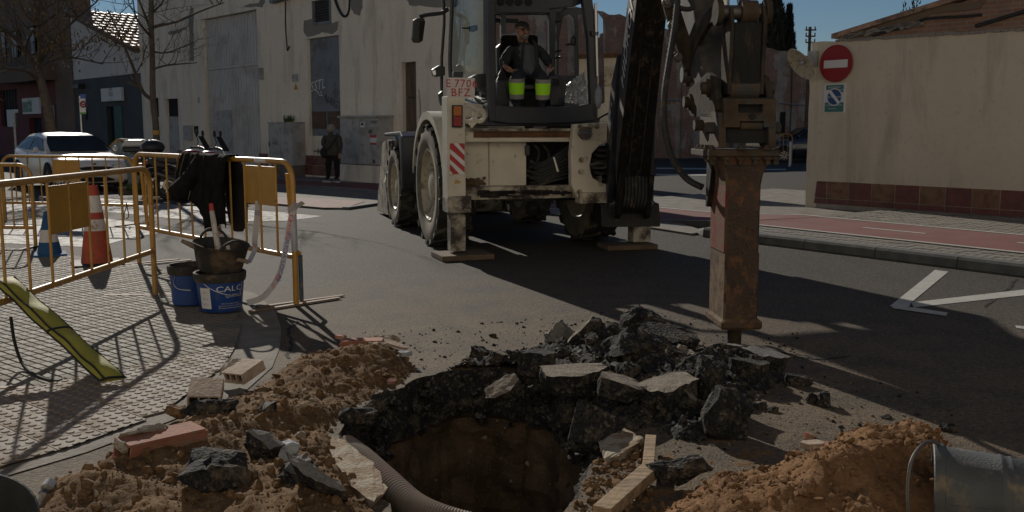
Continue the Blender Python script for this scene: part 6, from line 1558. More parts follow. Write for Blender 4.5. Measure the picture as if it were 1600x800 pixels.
tape("short crumpled tape end at the knot on the barrier post", [D(452, 330, Yt - .03), D(460, 320, Yt - .05), D(466, 321, Yt - .06), D(474, 316, Yt - .06)], .05, (.3, .9))
tape("white tape length hanging straight behind the barrier panel", [D(404, 314, pB.y + .45), D(402, 340, pB.y + .45), D(398, 375, pB.y + .45), D(398, 390, pB.y + .45), D(388, 412, pB.y + .3)], .06, (.1, .6), [("//", .05, 20, "tapered"), ("|||", .05, 6, "tapeblue")])
tape("white tape strip with red print hanging behind the tool handle", [D(338, 330, pB.y + 1.0), D(340, 350, pB.y + 1.0), D(347, 375, pB.y + 1.0)], .06, (.1, .4), [("//", .06, 6, "tapered"), ("O", .07, 11, "tapered")])
# ---- yellow-green bag strip leaning on the front barrier
ya, yb = V((-2.33, 5.45, .03)), V((-3.30, 6.13, .52))
yb_ = thing("tool_bag", "long yellow-green fabric bag with black trim leaning on the front barrier", "bag", V(ya))
d_ = (yb - ya); w1_ = V((.72, .5, 0)).normalized() * .07
nrm = d_.cross(w1_).normalized(); nrm = nrm if nrm.z > 0 else -nrm
mb = MB(); NL = 26
def ybf(u, v):
    p = ya + d_ * v; a = u * 2 * math.pi; e = min(1, min(v * 9, (1 - v) * 9) + .35); k = .032 * e * (1 + .25 * math.sin(v * 23)) 
    return p + w1_ * math.cos(a) * (1 + .06 * math.sin(v * 14)) + nrm * (.02 + k * math.sin(a) + .006 * noise.noise(V((v * 14, u * 5, 0))))
mb.grid(ybf, 20, NL); mb.add([ybf(i / 20, 0) for i in range(20)], [tuple(range(19, -1, -1))]); mb.build("bag_body", "yelbag", yb_)
for u in (.0, .5, .36): MB().tube([ybf(u, v / NL) + nrm * .004 for v in range(NL + 1)], .006, 5).build("trim", "blacktrim", yb_)
for v in (.0, .45): MB().tube([ybf(i / 20, v) + nrm * .003 for i in range(0, 11)], .008, 5).build("trim_band", "blacktrim", yb_)
q0, q1 = ya + d_ * .93, ya + d_ * .42
sp = spline([D(17, 496, 6.0), D(23, 535, 5.9), D(36, 570, 5.8), G(58, 588, .02), G(88, 596, .015), D(104, 588, 5.7)], 6)
MB().tube(sp, .011, 6).build("strap", "blacktrim", yb_)
# ---- grey rubber pail lying at the lower right
pc = V((1.56, 3.42, .17)); pax = V((.92, -.36, .03)).normalized()
pl_ = thing("rubber_pail", "grey rubber pail lying on its side on the orange soil at lower right", "bucket", V((pc.x, pc.y, 0)))
LP_ = .36
MB().lathe([(.001, LP_), (.128, LP_), (.134, LP_ - .01), (.14, .27), (.144, .262), (.145, .255), (.143, .25), (.146, .235), (.149, .23), (.15, .222), (.147, .216), (.163, .04), (.170, .036), (.172, .03), (.172, .004), (.168, .0), (.160, .004), (.150, .06), (.12, .34), (.001, .34)], pc, pax, 48).build("pail_body", "pail", pl_)
qq = rot_to(pax)
def pp(a, r, h): return pc + qq @ V((r * math.cos(a), r * math.sin(a), h))
vdir = (EYE - pc); best = min(range(64), key=lambda k: -(pp(k * math.pi / 32, 1, 0) - pc).normalized().dot(vdir.normalized())) * math.pi / 32
MB().tube([pp(best + .25, .158 - .05 * 0, .05), pp(best + .25, .151, .2)], .005, 6).build("side_rib", "pail", pl_)
hp = spline([pp(best + 1.1, .17, .02), pp(best + .9, .2, -.05), pp(best + .3, .22, -.085), pp(best - .4, .23, -.08), pp(best - 1.0, .2, -.03), pp(best - 1.3, .175, .02)], 6)
MB().tube(hp, .0065, 8).build("wire_handle", "darksteel", pl_)
mb = MB(); rr = random.Random(3)
for i in range(70):
    a = best + 1.2 + rr.uniform(-.5, .5); p = pp(a, .168, rr.uniform(0, .07)); mb.ball(p, rr.uniform(.004, .011), 5)
tag(mb.build("mud_crust", "heap", pl_), kind="stuff")
# ---- black basket and white handle at the lower left
bb = G(0, 868); bb.z = 0
k_ = thing("black_basket", "black rubber basket tipped at the lower left corner", "basket", V((bb.x, bb.y, 0)))
ax = V((.35, -.35, 1)).normalized()
MB().lathe([(.001, 0), (.13, 0), (.15, .03), (.2, .2), (.208, .206), (.2, .208), (.14, .04), (.001, .03)], V((bb.x - .08, bb.y - .06, .02)), ax, 36).build("basket_body", "blackrub", k_)
h0, h1 = D(50, 806, 3.5), D(74, 764, 3.62)
w_ = thing("hand_tool", "white grip of a tool lying at the lower left corner", "tool", h0)
MB().tube([h0 - (h1 - h0), h0, h1], [.02, .02, .02], 12).build("handle", "handle", w_); MB().cyl(h1, h1 + (h1 - h0).normalized() * .035, .027, .024, 14).build("end_cap", "shutter", w_); MB().cyl(h1 - (h1 - h0) * .25, h1 - (h1 - h0) * .12, .0225, .0225, 12).build("grey_band", "darksteel", w_)

# ================================================================== SIGNS, LAMPS, CABINETS
def disc_sign():
    o = thing("no_entry_sign", "round red no entry sign with white bar on the cream wall", "sign", WF.w(*(lambda q: (q[0], -.06, q[1]))(wl(1306, 100, -.06))))
    cx_, cz_ = wl(1306, 99, -.06); r_ = (wl(1332, 99, -.06)[0] - wl(1281, 99, -.06)[0]) / 2
    MB().cyl(WF.w(cx_, -.05, cz_), WF.w(cx_, -.065, cz_), r_, n=48).build("sign_disc", "redpaint", o)
    MB().tube(arc(WF.w(cx_, -.064, cz_), r_ - .012, 0, 6.283, 48, WF.u, (0, 0, 1))[:-1], .01, 5, closed=True).build("sign_rim", "redpaint", o)
    MB().box((cx_, -.067, cz_ - .01), (r_ * 1.45, .004, r_ * .42), F=WF).build("white_bar", "signwhite", o)
    MB().box((cx_ - .02, -.025, cz_), (.08, .05, r_), F=WF).build("bracket", "steel", o)
disc_sign()
a, b = wl(1288, 131, -.02), wl(1320, 176, -.02)
ps = thing("parking_sign", "white permit plate with blue no parking disc under the red sign", "sign", WF.w((a[0] + b[0]) / 2, 0, b[1]))
cx_, cz_ = (a[0] + b[0]) / 2, (a[1] + b[1]) / 2; w_, h_ = b[0] - a[0], a[1] - b[1]
MB().box((cx_, -.012, cz_), (w_, .02, h_), F=WF).build("sign_plate", "signwhite", ps, .004)
MB().box((cx_, -.024, a[1] - .07), (w_ * .8, .003, .085), F=WF).build("green_band", "signgreen", ps); MB().box((cx_, -.024, b[1] + .10), (w_ * .86, .003, .17), F=WF).build("green_band", "signgreen", ps)
MB().box((cx_ + w_ * .32, -.024, a[1] - .14), (.07, .003, .04), F=WF).build("green_crest", "signgreen", ps)
MB().cyl(WF.w(cx_, -.023, cz_ + .02), WF.w(cx_, -.026, cz_ + .02), w_ * .36, n=36).build("red_ring", "plate", ps)
MB().cyl(WF.w(cx_, -.024, cz_ + .02), WF.w(cx_, -.028, cz_ + .02), w_ * .31, n=36).build("blue_disc", "signblue", ps)
MB().box((cx_, -.0295, cz_ + .02), (w_ * .62, .003, .055), Matrix.Rotation(R(48), 3, 'Y'), F=WF).build("white_stripe", "signwhite", ps)
for s_, sz, dz_ in (("GUAL PERMANENT", .045, cz_ + .02), ("AJUNTAMENT", .04, a[1] - .07), ("LLICENCIA MUNICIPAL", .034, b[1] + .135), ("Placa 0154", .034, b[1] + .075)): text(s_, sz, WF.w(cx_ - (.03 if 'Placa' in s_ else 0), -.0315, dz_), WF.u, (0, 0, 1), "signwhite", ps)
def dish_lamp(label, c, axis, r_, arm):
    o = thing("wall_lamp", label, "lamp", c, "round enamel wall lamps")
    MB().lathe([(.001, -.1), (r_ * .25, -.1), (r_ * .5, -.07), (r_ * .8, -.035), (r_, 0), (r_ * 1.01, .012), (r_ * .97, .012), (r_ * .75, -.02), (r_ * .3, -.06), (.001, -.065)], c, axis, 32).build("lamp_shade", "lampcream", o)
    MB().ball(c + V(axis).normalized() * -.045, r_ * .16, 10).build("bulb", "shutter", o)
    for a_, b_ in arm: MB().tube([a_, b_], .025, 8).build("lamp_arm", "cabinet", o)
lc = WF.hit(1251, 100, -.35); wa = WF.w(wl(1270, 92)[0], -.02, wl(1270, 92)[1])
dish_lamp("tilted cream dish lamp fixed to the left end of the cream wall", lc, V((-.80, -.22, -.62)), .33, [(lc + V((.12, .05, .08)), wa)])
MB().box((wl(1273, 90)[0], -.04, wl(1273, 92)[1]), (.16, .12, .28), F=WF).build("lamp_bracket", "cabinet", None); tag(bpy.data.objects["lamp_bracket"], "small grey junction box behind the tilted dish lamp", "junction box")
lc = LF.hit(944, 118, -.2); dish_lamp("round yellowish dish lamp on the gate wall behind the cab", lc, (EYE - lc).normalized() + V((-.2, 0, -.25)), .25, [(lc + LF.n * .05, lc + LF.n * .2)])
# street cabinets by the warehouse
def cabinet(label, xa, xb, ya, yb, d, side_px=None, base=True):
    u0, z1 = fl(xa, ya, -d); u1, z0 = fl(xb, yb, -d)
    o = thing("street_cabinet", label, "cabinet", FF.w(u0, -d, 0), "grey service cabinets")
    return o, u0, u1, z0, z1
o, u0, u1, z0, z1 = cabinet("narrow grey street cabinet with scratched graffiti and a weed on top", 419, 458, 193, 259, .45)
MB().box(((u0 + u1) / 2, -.22, (z0 + z1) / 2), (u1 - u0, .44, z1 - z0), F=FF).build("cabinet_body", "cabinet", o, .01); MB().box(((u0 + u1) / 2, -.22, z1 + .02), (u1 - u0 + .06, .5, .04), F=FF).build("cabinet_top", "cabinet", o, .008)
um_ = u0 + (u1 - u0) * .52
for a, b in ((u0 + .02, um_ - .005), (um_ + .005, u1 - .02)): MB().box(((a + b) / 2, -.45, (z0 + z1) / 2), (b - a, .02, z1 - z0 - .06), F=FF).build("cabinet_door", "cabinet", o, .004)
MB().box((u0 + .06, -.47, (z0 + z1) / 2), (.03, .03, .16), F=FF).build("handle", "darksteel", o); MB().box(((u0 + u1) / 2, -.2, z0 / 2), (u1 - u0 - .12, .4, z0), F=FF).build("plinth", "concrete", o)
text("MARL", .16, FF.w((u0 + um_) / 2 + .05, -.465, z0 + .65), FF.u, (0, 0, 1), "darksteel", o, "graffiti", shear=.4)
wd_ = thing("weed", "small green weed growing on top of the narrow cabinet", "plant", FF.w((u0 + u1) / 2, -.15, z1 + .04)); mb = MB()
for i in range(60):
    p = FF.w((u0 + u1) / 2 + rnd.uniform(-.15, .15), -.15 + rnd.uniform(-.1, .1), z1 + .03); a = rnd.uniform(0, 6.28); dv = V((math.cos(a) * .6, math.sin(a) * .6, 1)).normalized() * rnd.uniform(.12, .28); sv = dv.cross(V((0, 0, 1))).normalized() * .02
    mb.add([p - sv, p + sv, p + dv + sv * .3, p + dv - sv * .3], [(0, 1, 2, 3)])
mb.build("weed_leaves", "weed", wd_)
o, u0, u1, z0, z1 = cabinet("wide grey double street cabinet with stickers beside the elderly person", 531, 592, 184, 258, .5)
us_ = fl(574, 220, -.5)[0]
MB().box(((u0 + u1) / 2, -.25, (z0 + z1) / 2), (u1 - u0, .5, z1 - z0), F=FF).build("cabinet_body", "cabinet", o, .01); MB().box(((u0 + u1) / 2, -.26, z1 + .025), (u1 - u0 + .1, .6, .06), F=FF).build("cabinet_top", "cabinet", o, .01)
uc = fl(552, 220, -.5)[0]
for a, b in ((u0 + .02, uc - .006), (uc + .006, us_ - .006), (us_ + .006, u1 - .02)): MB().box(((a + b) / 2, -.505, (z0 + z1) / 2), (b - a, .02, z1 - z0 - .08), F=FF).build("cabinet_door", "cabinet", o, .004)
MB().box(((u0 + u1) / 2, -.24, z0 / 2 - .01), (u1 - u0 + .05, .56, z0 - .02), F=FF).build("plinth", "cream", o)
for xa, xb, ya, yb, mt in ((563, 569, 191, 199, "signwhite"), (578, 588, 211, 226, "signwhite"), (579, 584, 192, 199, "shutter"), (576, 581, 203, 208, "darksteel"), (582, 586, 249, 255, "darksteel")):
    q = (fl(xa, ya, -.52)[0], fl(xb, ya, -.52)[0], fl((xa + xb) / 2, yb, -.52)[1], fl((xa + xb) / 2, ya, -.52)[1]); st = panel(FF, q, -.522, "sticker", mt, o, .005)
    if xa == 578: panel(FF, (q[0], q[1], q[3] - .07, q[3]), -.525, "red_band", "redprint", st, .003); panel(FF, (q[0], q[1], q[2], q[2] + .05), -.525, "red_band", "redprint", st, .003)
    if xa == 563: panel(FF, (q[0] + .03, q[1] - .03, q[2] + .05, q[2] + .12), -.525, "dark_print", "black", st, .003)
text("WALK", .13, FF.w(*(lambda q: (q[0], -.522, q[1]))(fl(584, 191, -.52))), FF.u, (0, 0, 1), "darksteel", o, "graffiti", shear=.4)
MB().tube([FF.w(fl(490, 236, -.05)[0], -.04, fl(490, 236, -.05)[1]), FF.w(fl(506, 236, -.05)[0], -.04, fl(506, 236, -.05)[1])], .018, 6).build("iron_bar", "darksteel", wh); MB().tube([FF.w(fl(497, 232, -.05)[0], -.05, fl(497, 232, -.05)[1]), FF.w(fl(497, 240, -.05)[0], -.05, fl(497, 240, -.05)[1])], .02, 6).build("iron_bar", "darksteel", wh)
# street signs on posts at the left
p = D(131, 262, 27); sp_ = thing("bus_stop_sign", "slim sign post with blue, white and green panels by the dark grey shop", "sign", V((p.x, p.y, 0)))
MB().cyl((p.x, p.y, 0), (p.x, p.y, D(131, 150, 27).z), .03, n=8).build("post", "steel", sp_)
for ya, yb, mt in ((147, 154, "bluesign"), (154, 175.5, "signwhite"), (175.5, 178.5, "grass_green")):
    a, b = D(125.5, ya, 26.95), D(134.5, yb, 26.95); MB().box(((a.x + b.x) / 2, 26.95, (a.z + b.z) / 2), (b.x - a.x, .03, a.z - b.z - .003)).build("sign_panel", mt, sp_)
a = D(130, 163, 26.92); MB().tube(arc(a, .075, 0, 6.283, 20, (1, 0, 0), (0, 0, 1))[:-1], .018, 5, closed=True).build("red_ring", "redpaint", sp_); MB().box((a.x, 26.92, a.z), (.08, .01, .05)).build("red_symbol", "redpaint", sp_)
p = D(27, 262, 27); sp_ = thing("street_sign", "thin post with a narrow black sign seen from behind at far left", "sign", V((p.x, p.y, 0)))
MB().cyl((p.x, p.y, 0), (p.x, p.y, D(27, 178, 27).z), .03, n=8).build("post", "cabinet", sp_); a, b = D(24, 176, 26.95), D(29.5, 199, 26.95); MB().box(((a.x + b.x) / 2, 26.95, (a.z + b.z) / 2), (b.x - a.x, .04, a.z - b.z)).build("sign_panel", "black", sp_)
# tent-shaped board
Yd = 25.5; bd_ = thing("sales_board", "pale green tent-shaped sales board with ochre edges behind the motorbikes", "sign", V((D(183, 250, Yd).x, Yd, 0)))
A_, B_, C_, E_ = D(159, 241, Yd - .3), D(183, 218, Yd), D(216, 242, Yd + .2), D(184, 250, Yd - .5)
A0, C0, E0 = V((A_.x, A_.y, .0)), V((C_.x, C_.y, .0)), V((E_.x, E_.y - .1, .0))
for q, nm in (((A_, A0, E0, B_ + V((0, -.05, -.04))), "green_panel"), ((B_ + V((.02, -.05, -.04)), E0 + V((.02, 0, 0)), C0, C_), "green_panel")):
    mb = MB(); mb.prism(list(q), (0, .04, 0)); mb.build(nm, "palegreen", bd_)
MB().tube([A_, B_, C_], .035, 6).build("edge_trim", "ochre", bd_); MB().tube([B_, E0], .03, 6).build("corner_trim", "cabinet", bd_)
MB().prism([B_ + V((0, .02, 0)), C_ + V((.3, .6, .05)), D(214, 219, Yd + .8), D(190, 217, Yd + .6)], (0, .03, .02)).build("roof_panel", "gablerender", bd_)
for k, (s_, py) in enumerate((("En", 229), ("venta", 235), ("apartaments", 241))): text(s_, .13, D(195 + k * 3, py, Yd - .33), (1, 0, 0), (0, 0, 1), "darkgrey", bd_)
# planter kerb with grass beside the motorbikes
pa, pb_ = G(188, 304), G(246, 300)
pt = sheet("planter_strip", [(pa.x, pa.y), (pb_.x, pb_.y), (pb_.x - .5, pb_.y + 1.2), (pa.x - .7, pa.y + 1.4)], .1, "soil", "small kerbed planting strip beside the motorbikes")
MB().prism([V((pa.x, pa.y - .1, 0)), V((pb_.x, pb_.y - .1, 0)), V((pb_.x, pb_.y, 0)), V((pa.x, pa.y, 0))], (0, 0, .16)).build("planter_kerb", "concrete", None); struct(bpy.data.objects["planter_kerb"], "pale kerb of the small planting strip")
mb = MB()
for i in range(900):
    p = V((pa.x + rnd.random() * (pb_.x - pa.x), pa.y + .05 + rnd.random() * .9, .1)); a = rnd.uniform(0, 6.28); dv = V((math.cos(a) * .5, math.sin(a) * .5, 1)) * rnd.uniform(.05, .16); sv = V((-math.sin(a), math.cos(a), 0)) * .012
    mb.add([p - sv, p + sv, p + dv], [(0, 1, 2)])
tag(mb.build("grass", "weed"), "tuft of green grass in the kerbed strip beside the motorbikes", None, None, "stuff")
# bollard by the dark car
p = D(1234, 254, 38); o = thing("bollard", "thin white post in front of the dark car in the side street", "bollard", V((p.x, p.y, 0))); MB().cyl((p.x, p.y, 0), (p.x, p.y, D(1234, 223, 38).z), .045, .045, 10).build("post", "signwhite", o); MB().ball((p.x, p.y, D(1234, 223, 38).z), .05, 10).build("post_cap", "signwhite", o)
# ================================================================== SOIL, RUBBLE, BRICKS
def mound(name, label, poly_px, H, fall, mat, seed, res=.018, bumps=(), rough=1.0, hf=None, z0=-.012):
    poly = gp(poly_px); xs = [p[0] for p in poly]; ys = [p[1] for p in poly]
    x0, x1, y0, y1 = min(xs), max(xs), max(min(ys), 2.55), max(ys); nx, ny = int((x1 - x0) / res), int((y1 - y0) / res)
    mb = MB(); idx = {}
    bw_ = [(G(a, b), r_, h_) for a, b, r_, h_ in bumps]
    def hgt(x, y):
        if not pip(x, y, poly): return None
        d = edist(x, y, poly) + .05 * noise.noise(V((x * 6, y * 6, seed)))
        if d <= 0: return None
        h = H * (1 - math.exp(-d / fall))
        for c, r_, h_ in bw_: h += h_ * math.exp(-((x - c.x) ** 2 + (y - c.y) ** 2) / (r_ * r_)) * min(1, d / .15)
        e = min(1, d / .12)
        h += e * rough * (.035 * fbm(x * 4, y * 4, seed, 3) + .014 * abs(noise.noise(V((x * 15, y * 15, seed)))) + .009 * noise.noise(V((x * 34, y * 34, seed))) + .006 * noise.noise(V((x * 70, y * 70, seed))))
        if any(pip(x, y, [(q[0] , q[1]) for q in RIM2]) for _ in (0,)): return None
        return h
    hs = {}
    for j in range(ny + 1):
        for i in range(nx + 1):
            x, y = x0 + i * res, y0 + j * res; h = hgt(x, y)
            if h is None or h < .004: continue
            hs[(i, j)] = h; idx[(i, j)] = len(mb.v); mb.v.append(V((x + rnd.uniform(-.3, .3) * res, y + rnd.uniform(-.3, .3) * res, h + z0)))
    for (i, j) in list(idx):
        q = [(i, j), (i + 1, j), (i + 1, j + 1), (i, j + 1)]
        if all(k in idx for k in q): mb.f.append([idx[k] for k in q]); mb.m.append(0); mb.sm.append(True)
    o = mb.build(name, mat, None, sharp=60); o["kind"] = "stuff"; o["label"] = label
    def at(x, y):
        k = (int((x - x0) / res), int((y - y0) / res)); return hs.get(k, 0.0) + (z0 if k in hs else 0)
    return at, poly
def crumbs(name, label, poly, n, r0, r1, mat, at=None, seed=1, pw=3.0):
    soft = mat in ("soil", "heap")
    rr = random.Random(seed); mb = MB(); xs = [p[0] for p in poly]; ys = [p[1] for p in poly]; k = 0; tries = 0
    base = [V(p) for p in ((1, 0, 0), (-1, 0, 0), (0, 1, 0), (0, -1, 0), (0, 0, 1), (0, 0, -.6))]; fc = [(0, 2, 4), (2, 1, 4), (1, 3, 4), (3, 0, 4), (2, 0, 5), (1, 2, 5), (3, 1, 5), (0, 3, 5)]
    gr = (1 + 5 ** .5) / 2
    cube = [V(c).normalized() for c in ((-1, gr, 0), (1, gr, 0), (-1, -gr, 0), (1, -gr, 0), (0, -1, gr), (0, 1, gr), (0, -1, -gr), (0, 1, -gr), (gr, 0, -1), (gr, 0, 1), (-gr, 0, -1), (-gr, 0, 1))]
    cf = [(0, 11, 5), (0, 5, 1), (0, 1, 7), (0, 7, 10), (0, 10, 11), (1, 5, 9), (5, 11, 4), (11, 10, 2), (10, 7, 6), (7, 1, 8), (3, 9, 4), (3, 4, 2), (3, 2, 6), (3, 6, 8), (3, 8, 9), (4, 9, 5), (2, 4, 11), (6, 2, 10), (8, 6, 7), (9, 8, 1)]
    while k < n and tries < n * 20:
        tries += 1; x, y = rr.uniform(min(xs), max(xs)), rr.uniform(max(2.6, min(ys)), max(ys))
        if not pip(x, y, poly) or pip(x, y, RIM2) or abs(x / y) > .6: continue
        s_ = r0 + (r1 - r0) * rr.random() ** pw; z = at(x, y) if at else 0
        q = Matrix.Rotation(rr.uniform(0, 6.3), 3, 'Z') @ Matrix.Rotation(rr.uniform(0, 6.3), 3, 'X'); sc = (rr.uniform(.7, 1.3), rr.uniform(.7, 1.3), rr.uniform(.5, .9))
        vv, ff = (cube, cf) if (soft or rr.random() < .4) else (base, fc)
        mb.add([V((x, y, z + s_ * .25)) + q @ V((v.x * sc[0], v.y * sc[1], v.z * sc[2])) * s_ * rr.uniform(.75, 1.25) for v in vv], ff, 0, soft); k += 1
    o = mb.build(name, mat); o["kind"] = "stuff"; o["label"] = label; return o
# --- spoil at the left
SL = [(655, 572), (600, 552), (545, 553), (480, 565), (430, 582), (385, 612), (320, 640), (240, 678), (160, 722), (80, 762), (30, 790), (-60, 850), (-40, 980), (300, 1000), (640, 960), (606, 806), (570, 752), (536, 712), (522, 676), (545, 650), (600, 612), (640, 596)]
at_l, pl_l = mound("spoil_soil", "tan dug soil spread along the left side of the pit", SL, .06, .14, "soil", 3, .017,
    [(545, 580, .30, .065), (470, 590, .22, .05), (600, 572, .2, .06), (420, 650, .22, .06), (330, 690, .2, .05), (240, 735, .2, .06), (130, 790, .22, .08), (380, 790, .3, .05), (470, 830, .3, .06)])
crumbs("soil_clods", "loose tan soil clods over the spoil", pl_l, 1300, .006, .03, "soil", at_l, 5, 4)
crumbs("soil_crumbs", "fine tan crumbs over the spoil", pl_l, 6500, .002, .007, "soil", at_l, 6)
crumbs("spoil_stones", "pale stones mixed into the spoil", pl_l, 160, .006, .024, "stone", at_l, 7, 2)
# --- orange heap at the right
HR = [(1005, 800), (1060, 775), (1120, 752), (1190, 738), (1250, 722), (1310, 712), (1380, 712), (1460, 722), (1510, 745), (1560, 775), (1640, 840), (1560, 980), (1000, 1000), (940, 900)]
at_r, pl_r = mound("soil_heap", "heap of orange soil in front of the grey pail", HR, .125, .26, "heap", 8, .015, [(1405, 770, .30, .17), (1300, 800, .28, .08), (1440, 752, .16, .07), (1200, 830, .3, .05)], rough=1.5)
crumbs("heap_clods", "orange clods rolled over the heap", pl_r, 1500, .005, .024, "heap", at_r, 9, 4)
crumbs("heap_crumbs", "fine orange crumbs over the heap", pl_r, 7000, .002, .006, "heap", at_r, 10)
mound("soil_spread", "thin spread of tan soil between the rubble and the orange heap", [(1000, 690), (1060, 680), (1130, 690), (1200, 690), (1250, 705), (1240, 730), (1150, 760), (1060, 790), (1000, 820), (930, 860), (885, 850), (905, 770), (960, 700)], .012, .12, "soil", 21, .016, rough=.35)
# --- bed of crushed black asphalt below the slabs
RB = [(700, 572), (760, 560), (840, 545), (900, 545), (960, 540), (1020, 545), (1080, 545), (1150, 555), (1210, 565), (1235, 590), (1200, 615), (1150, 640), (1110, 690), (1060, 690), (1010, 668), (965, 690), (948, 660), (915, 630), (870, 602), (820, 588), (760, 584), (700, 586)]
at_b, pl_b = mound("crushed_asphalt", "bed of crushed black asphalt under the broken slabs", RB, .09, .12, "tar_dusty", 12, .018, [(960, 580, .35, .09), (1040, 600, .3, .05)], rough=1.2)
crumbs("asphalt_crumbs", "small black asphalt crumbs over the rubble", pl_b, 1300, .006, .03, "tar_dusty", at_b, 14)
SC = gp([(560, 520), (760, 505), (1000, 480), (1250, 520), (1420, 600), (1560, 680), (1460, 720), (1200, 745), (1040, 760), (1000, 690), (1180, 650), (1000, 560), (820, 590), (660, 590)])
crumbs("scattered_grit", "black asphalt grit scattered over the road", SC, 1000, .003, .018, "tar_dusty", None, 15, 5)
crumbs("scattered_stones", "tan stones and soil bits scattered over the road", SC, 700, .002, .01, "soil", None, 16, 3)
